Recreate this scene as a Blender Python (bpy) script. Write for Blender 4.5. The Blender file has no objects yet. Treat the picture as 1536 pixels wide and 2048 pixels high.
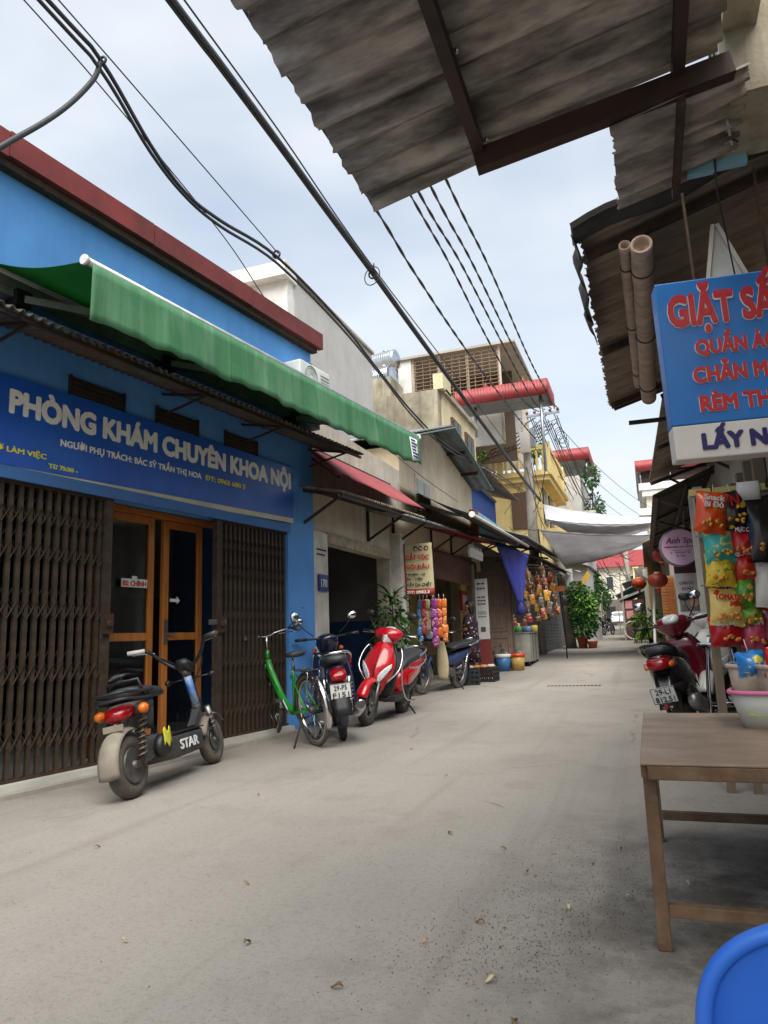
import bpy, math, random
from mathutils import Vector as Vec, Matrix as Mat
R = math.radians
rnd = random.Random(7)
SC = bpy.context.scene
COL = SC.collection

# ---------------------------------------------------------------- camera
cam_data = bpy.data.cameras.new('camera')
cam_data.sensor_fit = 'VERTICAL'; cam_data.sensor_height = 36.0
cam_data.lens = 36.0 * 1440 / 2048
cam_data.clip_start = 0.05; cam_data.clip_end = 3000
cam = bpy.data.objects.new('camera', cam_data); COL.objects.link(cam)
CAM_YAW, CAM_PITCH, CAM_ROLL = R(27.516 - 7.9), R(9.965), 0.035
_f0 = Vec((-math.sin(CAM_YAW), math.cos(CAM_YAW), 0)); _r0 = Vec((math.cos(CAM_YAW), math.sin(CAM_YAW), 0))
_f = _f0 * math.cos(CAM_PITCH) + Vec((0, 0, math.sin(CAM_PITCH)))
_u0 = Vec((0, 0, math.cos(CAM_PITCH))) - _f0 * math.sin(CAM_PITCH)
_r = _r0 * math.cos(CAM_ROLL) - _u0 * math.sin(CAM_ROLL)
_u = _u0 * math.cos(CAM_ROLL) + _r0 * math.sin(CAM_ROLL)
cam.matrix_world = Mat(((_r.x, _u.x, -_f.x, 0), (_r.y, _u.y, -_f.y, 0), (_r.z, _u.z, -_f.z, 0.95), (0, 0, 0, 1)))
SC.camera = cam

# ---------------------------------------------------------------- sky, sun, exposure
SUN_EL, SUN_AZ = 58.0, 165.0      # azimuth measured clockwise from +Y (down the street)
w = bpy.data.worlds.new('World'); SC.world = w; w.use_nodes = True
nt = w.node_tree; nt.nodes.clear()
def _n(t, **k):
    n = nt.nodes.new(t)
    for a, b in k.items(): setattr(n, a, b)
    return n
_sky = _n('ShaderNodeTexSky', sky_type='NISHITA', sun_disc=False, sun_elevation=R(SUN_EL), sun_rotation=R(SUN_AZ), air_density=1.3, dust_density=2.5)
_tc = _n('ShaderNodeTexCoord'); _mp = _n('ShaderNodeMapping'); _mp.inputs['Scale'].default_value = (1.0, 1.0, 2.2); _mp.inputs['Location'].default_value = (0.35, 0.1, 0.2)
_nz = _n('ShaderNodeTexNoise'); _nz.inputs['Scale'].default_value = 1.7; _nz.inputs['Detail'].default_value = 4; _nz.inputs['Roughness'].default_value = 0.45; _nz.inputs['Distortion'].default_value = 0.15
_cr = _n('ShaderNodeValToRGB'); _cr.color_ramp.elements[0].position = 0.34; _cr.color_ramp.elements[1].position = 0.60
_cr.color_ramp.elements[0].color = (.3, .3, .3, 1); _cr.color_ramp.elements[1].color = (.95, .95, .95, 1)
_b1 = _n('ShaderNodeBackground'); _b1.inputs['Strength'].default_value = 0.105
_b2 = _n('ShaderNodeBackground'); _b2.inputs['Color'].default_value = (0.90, 0.95, 1.0, 1); _b2.inputs['Strength'].default_value = 0.53
_mx = _n('ShaderNodeMixShader'); _wo = _n('ShaderNodeOutputWorld')
L = nt.links.new
L(_tc.outputs['Generated'], _mp.inputs['Vector']); L(_mp.outputs['Vector'], _nz.inputs['Vector']); L(_nz.outputs['Fac'], _cr.inputs['Fac'])
L(_sky.outputs['Color'], _b1.inputs['Color']); L(_b1.outputs[0], _mx.inputs[1]); L(_b2.outputs[0], _mx.inputs[2]); L(_cr.outputs['Color'], _mx.inputs['Fac']); L(_mx.outputs[0], _wo.inputs['Surface'])
sun_data = bpy.data.lights.new('sun', 'SUN'); sun_data.energy = 3.3; sun_data.angle = R(62); sun_data.color = (1.0, 0.955, 0.89)
sun = bpy.data.objects.new('sun', sun_data); COL.objects.link(sun)
_sd = Vec((math.sin(R(SUN_AZ)) * math.cos(R(SUN_EL)), math.cos(R(SUN_AZ)) * math.cos(R(SUN_EL)), math.sin(R(SUN_EL))))
sun.rotation_euler = _sd.to_track_quat('Z', 'Y').to_euler()
sun.location = (0, 0, 30)
SC.view_settings.view_transform = 'Standard'; SC.view_settings.look = 'None'
SC.view_settings.exposure = 1.0; SC.view_settings.gamma = 1.0; SC.view_settings.use_curve_mapping = False
SC.render.engine = 'CYCLES'
SC.cycles.use_denoising = True; SC.cycles.max_bounces = 7; SC.cycles.diffuse_bounces = 4; SC.cycles.glossy_bounces = 3
SC.cycles.transparent_max_bounces = 8; SC.cycles.caustics_reflective = False; SC.cycles.caustics_refractive = False

# ---------------------------------------------------------------- helpers: mesh builder
def frame_of(d, up=None):
    d = Vec(d).normalized(); up = Vec(up) if up is not None else (Vec((0, 0, 1)) if abs(d.z) < .95 else Vec((0, 1, 0)))
    x = up.cross(d)
    if x.length < 1e-6: x = Vec((1, 0, 0)).cross(d)
    x.normalize(); return x, d.cross(x).normalized(), d
class MB:
    def __init__(s): s.v = []; s.f = []; s.sm = []
    def add(s, vs, fs, smooth=False):
        n = len(s.v); s.v += [tuple(p) for p in vs]
        for q in fs: s.f.append(tuple(n + i for i in q)); s.sm.append(smooth)
        return s
    def box(s, c, d, rz=0, m=None):
        hx, hy, hz = d[0] / 2, d[1] / 2, d[2] / 2
        vs = [Vec((x, y, z)) for z in (-hz, hz) for y in (-hy, hy) for x in (-hx, hx)]
        if rz: m = Mat.Rotation(rz, 3, 'Z')
        if m is not None: vs = [m @ p for p in vs]
        c = Vec(c); return s.add([p + c for p in vs], [(0, 2, 3, 1), (4, 5, 7, 6), (0, 1, 5, 4), (2, 6, 7, 3), (0, 4, 6, 2), (1, 3, 7, 5)])
    def bx(s, x0, x1, y0, y1, z0, z1): return s.box(((x0 + x1) / 2, (y0 + y1) / 2, (z0 + z1) / 2), (x1 - x0, y1 - y0, z1 - z0))
    def bar(s, p, q, w, h=None, up=None):
        p, q = Vec(p), Vec(q); h = h or w; x, y, d = frame_of(q - p, up); a, b = x * w / 2, y * h / 2
        vs = [p - a - b, p + a - b, p + a + b, p - a + b, q - a - b, q + a - b, q + a + b, q - a + b]
        return s.add(vs, [(0, 3, 2, 1), (4, 5, 6, 7), (0, 1, 5, 4), (1, 2, 6, 5), (2, 3, 7, 6), (3, 0, 4, 7)])
    def tube(s, pts, r, n=8, cap=True, closed=False):
        pts = [Vec(p) for p in pts]; m = len(pts); rs = r if isinstance(r, (list, tuple)) else [r] * m
        vs = []; up = None
        for i, p in enumerate(pts):
            a = pts[i - 1] if (i or closed) else p; b = pts[(i + 1) % m] if (i < m - 1 or closed) else p
            d = (b - a); d = d.normalized() if d.length > 1e-9 else Vec((0, 0, 1))
            if up is None: x, y, _ = frame_of(d)
            else:
                x = up - d * up.dot(d)
                if x.length < 1e-6: x, y, _ = frame_of(d)
                x.normalize(); y = d.cross(x)
            up = x
            for k in range(n):
                t = 2 * math.pi * k / n; vs.append(p + (x * math.cos(t) + y * math.sin(t)) * rs[i])
        fs = []
        for i in range(m if closed else m - 1):
            j = (i + 1) % m
            for k in range(n): fs.append((i * n + k, i * n + (k + 1) % n, j * n + (k + 1) % n, j * n + k))
        c = cap and not closed
        if c: fs += [tuple(range(n))[::-1], tuple((m - 1) * n + k for k in range(n))]
        s.add(vs, fs, True)
        if c: s.sm[-2:] = [False, False]
        return s
    def lathe(s, prof, c=(0, 0, 0), ax=(0, 0, 1), n=20, cap=True):
        x, y, d = frame_of(ax); c = Vec(c); vs = []
        for r, h in prof:
            for k in range(n):
                t = 2 * math.pi * k / n; vs.append(c + d * h + (x * math.cos(t) + y * math.sin(t)) * r)
        fs = [(i * n + k, i * n + (k + 1) % n, (i + 1) * n + (k + 1) % n, (i + 1) * n + k) for i in range(len(prof) - 1) for k in range(n)]
        if cap: fs += [tuple(range(n))[::-1], tuple((len(prof) - 1) * n + k for k in range(n))]
        s.add(vs, fs, True)
        if cap: s.sm[-2:] = [False, False]
        return s
    def ring(s, c, ax, R_, r, n=28, k=8, a0=0, a1=2 * math.pi):
        x, y, d = frame_of(ax); c = Vec(c); full = abs(a1 - a0 - 2 * math.pi) < 1e-6
        return s.tube([c + (x * math.cos(a0 + (a1 - a0) * i / n) + y * math.sin(a0 + (a1 - a0) * i / n)) * R_ for i in range(n if full else n + 1)], r, k, True, full)
    def loft(s, rings, cap=True, smooth=True):
        n = len(rings[0]); vs = [p for r in rings for p in r]
        fs = [(i * n + k, i * n + (k + 1) % n, (i + 1) * n + (k + 1) % n, (i + 1) * n + k) for i in range(len(rings) - 1) for k in range(n)]
        if cap: fs += [tuple(range(n))[::-1], tuple((len(rings) - 1) * n + k for k in range(n))]
        return s.add(vs, fs, smooth)
    def se(s, secs, n=16, cap=True):
        """loft of superellipse sections; each (centre, half_a, half_b, dir_a, dir_b, power)"""
        rings = []
        for c, a, b, da, db, e in secs:
            c, da, db = Vec(c), Vec(da).normalized(), Vec(db).normalized(); r = []
            for k in range(n):
                t = 2 * math.pi * k / n; ct, st = math.cos(t), math.sin(t)
                r.append(c + da * (a * math.copysign(abs(ct) ** (2 / e), ct)) + db * (b * math.copysign(abs(st) ** (2 / e), st)))
            rings.append(r)
        return s.loft(rings, cap)
    def sheet(s, fn, nu, nv, th, off=None, smooth=True):
        """thin solid shell: fn(u,v) in 0..1 -> point, thickness th along off or the local normal"""
        P = [[Vec(fn(i / nu, j / nv)) for j in range(nv + 1)] for i in range(nu + 1)]
        N = []
        for i in range(nu + 1):
            for j in range(nv + 1):
                if off is not None: N.append(Vec(off).normalized()); continue
                a = P[min(i + 1, nu)][j] - P[max(i - 1, 0)][j]; b = P[i][min(j + 1, nv)] - P[i][max(j - 1, 0)]
                c = a.cross(b); N.append(c.normalized() if c.length > 1e-9 else Vec((0, 0, 1)))
        A = [p for r in P for p in r]; m = len(A); Bk = [p - q * th for p, q in zip(A, N)]
        k = nv + 1; fs = []
        for i in range(nu):
            for j in range(nv):
                q = (i * k + j, (i + 1) * k + j, (i + 1) * k + j + 1, i * k + j + 1); fs.append(q); fs.append(tuple(m + t for t in q[::-1]))
        s.add(A + Bk, fs, smooth); n0 = len(s.v) - 2 * m; ed = []
        for i in range(nu): ed += [(i * k, i * k + m, (i + 1) * k + m, (i + 1) * k), (i * k + nv, (i + 1) * k + nv, (i + 1) * k + nv + m, i * k + nv + m)]
        for j in range(nv): ed += [(j, j + 1, j + 1 + m, j + m), (nu * k + j, nu * k + j + m, nu * k + j + 1 + m, nu * k + j + 1)]
        for q in ed: s.f.append(tuple(n0 + t for t in q)); s.sm.append(False)
        return s
    def prism(s, poly, o, ax, ay, th):
        """polygon (2D list) laid on axes ax, ay at o, extruded th along ax x ay"""
        o, ax, ay = Vec(o), Vec(ax), Vec(ay); nrm = ax.cross(ay).normalized() * th; n = len(poly)
        a = [o + ax * p[0] + ay * p[1] for p in poly]
        return s.add(a + [p + nrm for p in a], [tuple(range(n))[::-1], tuple(range(n, 2 * n))] + [(i, (i + 1) % n, (i + 1) % n + n, i + n) for i in range(n)])
    def mesh(s, name):
        me = bpy.data.meshes.new(name); me.from_pydata(s.v, [], s.f); me.polygons.foreach_set('use_smooth', s.sm); me.update()
        return me
    def build(s, name, mat, parent=None, loc=None, rot=None, bevel=0, sub=0):
        o = bpy.data.objects.new(name, s.mesh(name)); COL.objects.link(o)
        if mat: o.data.materials.append(mat)
        if parent: o.parent = parent
        if loc: o.location = loc
        if rot: o.rotation_euler = rot
        if bevel:
            b = o.modifiers.new('bevel', 'BEVEL'); b.width = bevel; b.segments = 2; b.limit_method = 'ANGLE'; b.angle_limit = R(40)
        if sub:
            b = o.modifiers.new('sub', 'SUBSURF'); b.levels = b.render_levels = sub
        return o
def tag(o, label, cat, group=None, kind=None):
    if label: o['label'] = label
    if cat: o['category'] = cat
    if group: o['group'] = group
    if kind: o['kind'] = kind
    return o
def thing(name, label, cat, loc=(0, 0, 0), rz=0, group=None, tilt=None):
    o = bpy.data.objects.new(name, None); COL.objects.link(o); o.location = loc
    o.rotation_euler = tilt if tilt else (0, 0, rz); o.empty_display_size = .1
    return tag(o, label, cat, group)
def copy_tree(o, parent=None):
    c = o.copy(); COL.objects.link(c); c.parent = parent
    for ch in [x for x in COL.objects if x.parent == o and x is not c]: copy_tree(ch, c)
    return c
def text(body, h, mat, parent, loc, rot, w=None, th=.004, bold=.0, name='lettering', align='LEFT', shear=0, cap=.73):
    """one line of lettering as a thin mesh; h = cap height, w = total width to fit"""
    cu = bpy.data.curves.new('t', 'FONT'); cu.body = body; cu.size = 1; cu.extrude = .001; cu.shear = shear; cu.resolution_u = 3
    t = bpy.data.objects.new('t', cu); COL.objects.link(t)
    src = bpy.data.meshes.new_from_object(t.evaluated_get(bpy.context.evaluated_depsgraph_get()))
    bpy.data.objects.remove(t); bpy.data.curves.remove(cu)
    P = [v.co.copy() for v in src.vertices]; Fc = [tuple(p.vertices) for p in src.polygons]; bpy.data.meshes.remove(src)
    x0, x1 = min(p.x for p in P) - bold, max(p.x for p in P) + bold; k = h / (cap + 2 * bold); kx = (w / (x1 - x0)) if w else k
    sh = {'LEFT': 0, 'CENTER': (x1 - x0) / 2, 'RIGHT': x1 - x0}[align]; vs, fs = [], []
    dirs = [(0, 0)] + ([(math.cos(a) * bold, math.sin(a) * bold) for a in [.3927 + .7854 * i for i in range(8)]] if bold else [])
    for i, (dx, dy) in enumerate(dirs):     # heavier strokes from copies set around each other
        n = len(vs); vs += [((p.x + dx - x0 - sh) * kx, (p.y + dy) * k, p.z / .001 * th / 2 - .00012 * i) for p in P]; fs += [tuple(n + q for q in f) for f in Fc]
    me = bpy.data.meshes.new(name); me.from_pydata(vs, [], fs); me.update()
    o = bpy.data.objects.new(name, me); COL.objects.link(o); me.materials.clear(); me.materials.append(mat); o.parent = parent
    o.location = loc; o.rotation_euler = rot
    return o

# ---------------------------------------------------------------- helpers: materials
def C(r, g, b):
    f = lambda c: (c / 255 / 12.92) if c <= 10 else ((c / 255 + .055) / 1.055) ** 2.4
    return (f(r), f(g), f(b))
_mats = {}
def M(name, c, c2=None, s=6., r=.6, m=0., bump=0., bs=50., dirt=0., dc=(.09, .075, .06), ds=1.6, stretch=(1, 1, 1), streak=0., emit=0., trans=0., spec=.5, coat=0., detail=5):
    if name in _mats: return _mats[name]
    mt = bpy.data.materials.new(name); mt.use_nodes = True; t = mt.node_tree; b = t.nodes['Principled BSDF']; ln = t.links.new; N = t.nodes.new
    b.inputs['Roughness'].default_value = r; b.inputs['Metallic'].default_value = m; b.inputs['Specular IOR Level'].default_value = spec
    b.inputs['Coat Weight'].default_value = coat
    if trans: b.inputs['Transmission Weight'].default_value = trans
    tc = N('ShaderNodeTexCoord'); mp = N('ShaderNodeMapping'); mp.inputs['Scale'].default_value = stretch
    ln(tc.outputs['Object'], mp.inputs['Vector'])
    out = None
    def noise(sc, det=detail, vec=mp.outputs['Vector']):
        n = N('ShaderNodeTexNoise'); n.inputs['Scale'].default_value = sc; n.inputs['Detail'].default_value = det; n.inputs['Roughness'].default_value = .6; ln(vec, n.inputs['Vector']); return n.outputs['Fac']
    def ramp(src, a, bb):
        q = N('ShaderNodeMapRange'); q.inputs['From Min'].default_value = a; q.inputs['From Max'].default_value = bb; ln(src, q.inputs['Value']); return q.outputs['Result']
    def mix(fac, A, Bc):
        q = N('ShaderNodeMix'); q.data_type = 'RGBA'; ln(fac, q.inputs['Factor'])
        for sock, val in ((q.inputs[6], A), (q.inputs[7], Bc)):
            if isinstance(val, tuple): sock.default_value = (*val, 1)
            else: ln(val, sock)
        return q.outputs[2]
    if c2 is None: c2 = tuple(x * .86 for x in c)
    out = mix(ramp(noise(s), .32, .68), c, c2)
    if dirt:
        q = N('ShaderNodeMath'); q.operation = 'MULTIPLY'; q.inputs[1].default_value = dirt; ln(ramp(noise(ds, 8), .42, .72), q.inputs[0]); out = mix(q.outputs[0], out, dc)
    if streak:
        m2 = N('ShaderNodeMapping'); m2.inputs['Scale'].default_value = (1, 1, .07); ln(tc.outputs['Object'], m2.inputs['Vector'])
        q = N('ShaderNodeMath'); q.operation = 'MULTIPLY'; q.inputs[1].default_value = streak; ln(ramp(noise(9, 6, m2.outputs['Vector']), .48, .78), q.inputs[0]); out = mix(q.outputs[0], out, dc)
    ln(out, b.inputs['Base Color'])
    if emit: b.inputs['Emission Color'].default_value = (*c, 1); b.inputs['Emission Strength'].default_value = emit
    if bump:
        q = N('ShaderNodeBump'); q.inputs['Strength'].default_value = bump; q.inputs['Distance'].default_value = .01; ln(noise(bs, 6), q.inputs['Height']); ln(q.outputs['Normal'], b.inputs['Normal'])
    rr = N('ShaderNodeMapRange'); rr.inputs['To Min'].default_value = max(.03, r - .08); rr.inputs['To Max'].default_value = min(1, r + .1); ln(noise(s * 2.3), rr.inputs['Value']); ln(rr.outputs['Result'], b.inputs['Roughness'])
    _mats[name] = mt; return mt
def glass(name, col, r=.05):
    mt = bpy.data.materials.new(name); mt.use_nodes = True; b = mt.node_tree.nodes['Principled BSDF']
    b.inputs['Base Color'].default_value = (*col, 1); b.inputs['Roughness'].default_value = r; b.inputs['Transmission Weight'].default_value = 1.0; b.inputs['IOR'].default_value = 1.5
    _mats[name] = mt; return mt
def sag(p, q, d, n=14):
    p, q = Vec(p), Vec(q); return [p.lerp(q, i / n) - Vec((0, 0, 4 * d * (i / n) * (1 - i / n))) for i in range(n + 1)]
def smooth(pts, n=4):
    """Catmull-Rom through the points"""
    pts = [Vec(p) for p in pts]; out = []
    for i in range(len(pts) - 1):
        a, b, c, d = pts[max(i - 1, 0)], pts[i], pts[i + 1], pts[min(i + 2, len(pts) - 1)]
        for k in range(n):
            t = k / n; out.append(.5 * ((2 * b) + (c - a) * t + (2 * a - 5 * b + 4 * c - d) * t * t + (3 * b - a - 3 * c + d) * t ** 3))
    return out + [pts[-1]]
def gz(v):
    t = v - 9.0
    return 0.0195 * (t if t > 3 else (0 if t < -3 else (t + 3) ** 2 / 12))
# ================================================================ materials shared
m_blue = M('blue_wall_paint', C(88, 152, 216), C(78, 140, 206), s=1.5, r=.75, bump=.1, dirt=.22, dc=C(58, 96, 140), ds=1.6, streak=.2)
m_redtrim = M('red_roof_paint', C(136, 54, 52), C(112, 42, 42), s=4, r=.7, dirt=.45, dc=C(78, 48, 44), streak=.3)
m_rust = M('rusty_iron', C(72, 56, 42), C(44, 36, 30), s=25, r=.75, m=.3, bump=.3, dirt=.6, dc=C(96, 62, 40), ds=9)
m_gate = M('gate_iron', C(80, 66, 50), C(50, 42, 34), s=16, r=.7, m=.25, bump=.2, dirt=.5, dc=C(40, 34, 28), ds=6)
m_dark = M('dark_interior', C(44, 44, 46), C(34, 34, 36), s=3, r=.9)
m_wood = M('door_wood', C(190, 122, 60), C(164, 98, 44), s=4, r=.45, stretch=(8, 8, .6), bump=.1, spec=.4)
m_glass = glass('door_glass', (.82, .87, .9))
m_white = M('white_paint', C(226, 226, 222), C(206, 206, 200), s=4, r=.6, dirt=.15, dc=C(120, 112, 100))
m_black = M('black_plastic', C(24, 24, 26), C(34, 34, 36), s=12, r=.45)
m_steel = M('steel', C(170, 172, 176), C(140, 142, 146), s=10, r=.35, m=.9)
m_alu = M('awning_aluminium', C(186, 190, 186), C(150, 156, 152), s=8, r=.4, m=.6, dirt=.25)
m_signblue = M('sign_blue_print', C(36, 98, 192), C(28, 80, 170), s=1.2, r=.35, dirt=.12, dc=C(10, 34, 80))
m_letter = M('sign_letter_cream', C(240, 238, 230), C(224, 222, 212), s=20, r=.5)
m_yellow = M('sign_yellow_letter', C(226, 220, 60), C(212, 200, 50), s=20, r=.5)
m_plaster = M('aged_plaster', C(212, 204, 188), C(188, 178, 158), s=2.2, r=.9, bump=.35, bs=40, dirt=.45, dc=C(122, 106, 88), ds=1.3, streak=.4)
m_plaster2 = M('tan_gable_plaster', C(206, 192, 168), C(186, 170, 144), s=1.4, r=.92, bump=.3, dirt=.35, dc=C(120, 102, 80), ds=1.1, streak=.35)
m_cream = M('cream_wall', C(222, 216, 200), C(202, 194, 176), s=1.3, r=.85, bump=.15, dirt=.2, dc=C(140, 130, 112), streak=.25)
m_grey_wall = M('grey_render', C(186, 184, 180), C(172, 170, 167), s=.8, r=.9, bump=.15, dirt=.15, dc=C(140, 136, 130), streak=.25)
m_yellow_wall = M('yellow_wall', C(232, 212, 150), C(216, 190, 122), s=1.2, r=.85, bump=.15, dirt=.2, dc=C(150, 124, 84), streak=.3)
m_mossy = M('mossy_render', C(176, 168, 146), C(140, 132, 112), s=2.2, r=.95, bump=.4, dirt=.7, dc=C(74, 70, 60), ds=1.2, streak=.6)
m_green = M('green_canvas', C(16, 116, 52), C(12, 100, 44), s=2, r=.65)
def canvas(name, c, c2, tr, s=2.0, dirt=.2, dc=C(90, 90, 84), streak=0.):
    m = M(name, c, c2, s=s, r=.75, dirt=dirt, dc=dc, bump=.1, bs=30, streak=streak)
    t = m.node_tree; b = t.nodes['Principled BSDF']; o = t.nodes['Material Output']
    q = t.nodes.new('ShaderNodeBsdfTranslucent'); mx = t.nodes.new('ShaderNodeMixShader'); mx.inputs[0].default_value = tr
    t.links.new(b.inputs['Base Color'].links[0].from_socket, q.inputs['Color']); t.links.new(b.outputs[0], mx.inputs[1]); t.links.new(q.outputs[0], mx.inputs[2]); t.links.new(mx.outputs[0], o.inputs['Surface'])
    return m
m_green = canvas('green_awning_canvas', C(22, 128, 58), C(16, 112, 50), .35, dc=C(70, 120, 80))
m_valance = canvas('faded_green_valance', C(70, 134, 86), C(58, 122, 76), .25, s=1.3, dirt=.35, dc=C(136, 172, 144), streak=.6)
m_tarp = canvas('grey_shade_tarp', C(212, 211, 212), C(194, 193, 195), .5, s=1.5)
m_bluetarp = canvas('navy_tarp', C(44, 50, 142), C(34, 40, 120), .15)
m_concrete = M('concrete', C(172, 166, 154), C(146, 140, 130), s=3, r=.92, bump=.3, dirt=.35, dc=C(100, 94, 84), streak=.3)
m_fibro = M('weathered_fibre_cement', C(186, 178, 168), C(128, 120, 112), s=9, r=.95, bump=.6, bs=60, stretch=(.35, 1.6, 1), dirt=.9, dc=C(44, 38, 34), ds=4.5)
m_tin_brown = M('rusted_tin', C(160, 146, 130), C(130, 116, 102), s=8, r=.75, m=.25, bump=.25, dirt=.6, dc=C(70, 48, 34), ds=3.2, stretch=(.5, 2, 1))
m_tin_grey = M('grey_tin', C(150, 152, 150), C(124, 128, 128), s=6, r=.55, m=.35, dirt=.4, dc=C(92, 82, 70))
m_tin_red = M('red_tin', C(150, 50, 52), C(124, 42, 44), s=4, r=.5, m=.1, dirt=.2, dc=C(100, 52, 46))
m_darkframe = M('dark_brown_steel', C(58, 44, 38), C(42, 34, 30), s=12, r=.6, m=.3, dirt=.4, dc=C(92, 60, 42))
m_leaf = M('leaf_green', C(58, 96, 40), C(36, 70, 30), s=6, r=.5, spec=.3)
m_leaf2 = M('leaf_bright_green', C(112, 156, 52), C(84, 130, 44), s=6, r=.5, spec=.3)
m_terra = M('terracotta', C(160, 76, 48), C(136, 62, 42), s=8, r=.85, dirt=.2)

# ================================================================ ground
def ground():
    mt = bpy.data.materials.new('dusty_road'); mt.use_nodes = True; t = mt.node_tree; b = t.nodes['Principled BSDF']; N = t.nodes.new; ln = t.links.new
    tc = N('ShaderNodeTexCoord'); b.inputs['Roughness'].default_value = .92; b.inputs['Specular IOR Level'].default_value = .25
    def nz(s, d=8, r=.6, vec=None):
        q = N('ShaderNodeTexNoise'); q.inputs['Scale'].default_value = s; q.inputs['Detail'].default_value = d; q.inputs['Roughness'].default_value = r; ln(vec or tc.outputs['Object'], q.inputs['Vector']); return q.outputs['Fac']
    def mr(x, a, c, lo=0., hi=1.):
        q = N('ShaderNodeMapRange'); q.inputs['From Min'].default_value = a; q.inputs['From Max'].default_value = c; q.inputs['To Min'].default_value = lo; q.inputs['To Max'].default_value = hi; ln(x, q.inputs['Value']); return q.outputs['Result']
    def mix(f, A, Bc):
        q = N('ShaderNodeMix'); q.data_type = 'RGBA'; ln(f, q.inputs['Factor'])
        for s_, v_ in ((q.inputs[6], A), (q.inputs[7], Bc)):
            if isinstance(v_, tuple): s_.default_value = (*v_, 1)
            else: ln(v_, s_)
        return q.outputs[2]
    def mul(a, c):
        q = N('ShaderNodeMath'); q.operation = 'MULTIPLY'; ln(a, q.inputs[0])
        if isinstance(c, (int, float)): q.inputs[1].default_value = c
        else: ln(c, q.inputs[1])
        return q.outputs[0]
    col = mix(mr(nz(.35), .35, .65), C(152, 147, 139), C(137, 132, 125))
    mp = N('ShaderNodeMapping'); mp.inputs['Scale'].default_value = (1.4, .22, 1); ln(tc.outputs['Object'], mp.inputs['Vector'])
    col = mix(mul(mr(nz(.8, 6, .6, mp.outputs[0]), .45, .75), .4), col, C(163, 158, 149))      # pale dust tracks along the lane
    col = mix(mul(mr(nz(1.7, 9, .7), .52, .75), .45), col, C(104, 99, 91))
    col = mix(mul(mr(nz(38, 6, .75), .52, .70), .4), col, C(88, 81, 73))                      # aggregate speckle
    col = mix(mul(mr(nz(110, 4, .7), .56, .70), .55), col, C(66, 60, 54))
    col = mix(mul(mr(nz(95, 3, .7), .60, .70), .45), col, C(170, 163, 152))
    # oil and soot stains beside the stall on the right side of the lane
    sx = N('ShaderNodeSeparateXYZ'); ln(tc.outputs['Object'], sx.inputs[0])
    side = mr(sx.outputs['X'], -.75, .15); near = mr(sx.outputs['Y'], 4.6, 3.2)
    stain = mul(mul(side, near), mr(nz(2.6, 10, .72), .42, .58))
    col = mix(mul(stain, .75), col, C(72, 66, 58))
    mp2 = N('ShaderNodeMapping'); mp2.inputs['Scale'].default_value = (3.2, .12, 1); mp2.inputs['Rotation'].default_value = (0, 0, .06); ln(tc.outputs['Object'], mp2.inputs['Vector'])
    col = mix(mul(mr(nz(1.1, 5, .6, mp2.outputs[0]), .56, .70), .35), col, C(112, 106, 98))      # tyre streaks
    vo = N('ShaderNodeTexVoronoi'); vo.feature = 'DISTANCE_TO_EDGE'; vo.inputs['Scale'].default_value = .33; q_ = N('ShaderNodeMix'); q_.data_type = 'VECTOR'; q_.inputs[0].default_value = .12; nv_ = N('ShaderNodeTexNoise'); nv_.inputs['Scale'].default_value = 2.5; nv_.inputs['Detail'].default_value = 8; ln(tc.outputs['Object'], nv_.inputs['Vector']); ln(tc.outputs['Object'], q_.inputs[4]); ln(nv_.outputs['Color'], q_.inputs[5]); ln(q_.outputs[1], vo.inputs['Vector'])
    col = mix(mul(mul(mr(vo.outputs['Distance'], .006, .0015), mr(nz(.9), .5, .62)), .55), col, C(74, 69, 62))      # hairline cracks
    ln(col, b.inputs['Base Color'])
    bp = N('ShaderNodeBump'); bp.inputs['Strength'].default_value = .5; bp.inputs['Distance'].default_value = .006; ln(nz(60, 8, .7), bp.inputs['Height']); ln(bp.outputs[0], b.inputs['Normal'])
    g = MB(); us = [-900, -200, -60, -20, -8, -5, -4, -3, -2, -1, 0, 1, 2, 4, 8, 20, 60, 200, 900]
    vs = [-600, -100, -30, -10, -4, 0, 2, 4, 5, 6] + [6 + .5 * i for i in range(1, 16)] + [15, 18, 22, 27, 34, 44, 60, 82, 100, 140, 250, 500, 1200]
    P = [(u, v, gz(min(v, 100)) + (rnd.uniform(-.004, .004) if -6 < u < 2 and 1 < v < 14 else 0)) for u in us for v in vs]; k = len(vs)
    g.add(P, [(i * k + j, (i + 1) * k + j, (i + 1) * k + j + 1, i * k + j + 1) for i in range(len(us) - 1) for j in range(k - 1)], True)
    return tag(g.build('ground', mt), None, None, kind='structure')
ground()
def grate(u0, u1, v, n):
    t = thing('drain_grate', None, 'drain', (0, 0, gz(v))); b = MB(); b.bx(u0, u1, v - .13, v + .13, -.02, .006); b.build('slab', m_concrete, t)
    sl = MB(); sl.bx(-.018, .018, -.09, .09, -.01, .0095); o = sl.build('slot', M('slot_black', C(20, 19, 18), r=1.), t, ((u0 + .06), v, 0))
    for i in range(1, n):
        c = o.copy(); COL.objects.link(c); c.location.x = u0 + .06 + i * (u1 - u0 - .12) / (n - 1)
    return t
grate(-1.72, -.78, 12.55, 15)['label'] = 'slotted concrete drain cover across the lane, nearer of the two'
grate(-2.0, -.85, 22.7, 15)['label'] = 'slotted concrete drain cover across the lane, farther of the two'

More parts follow.
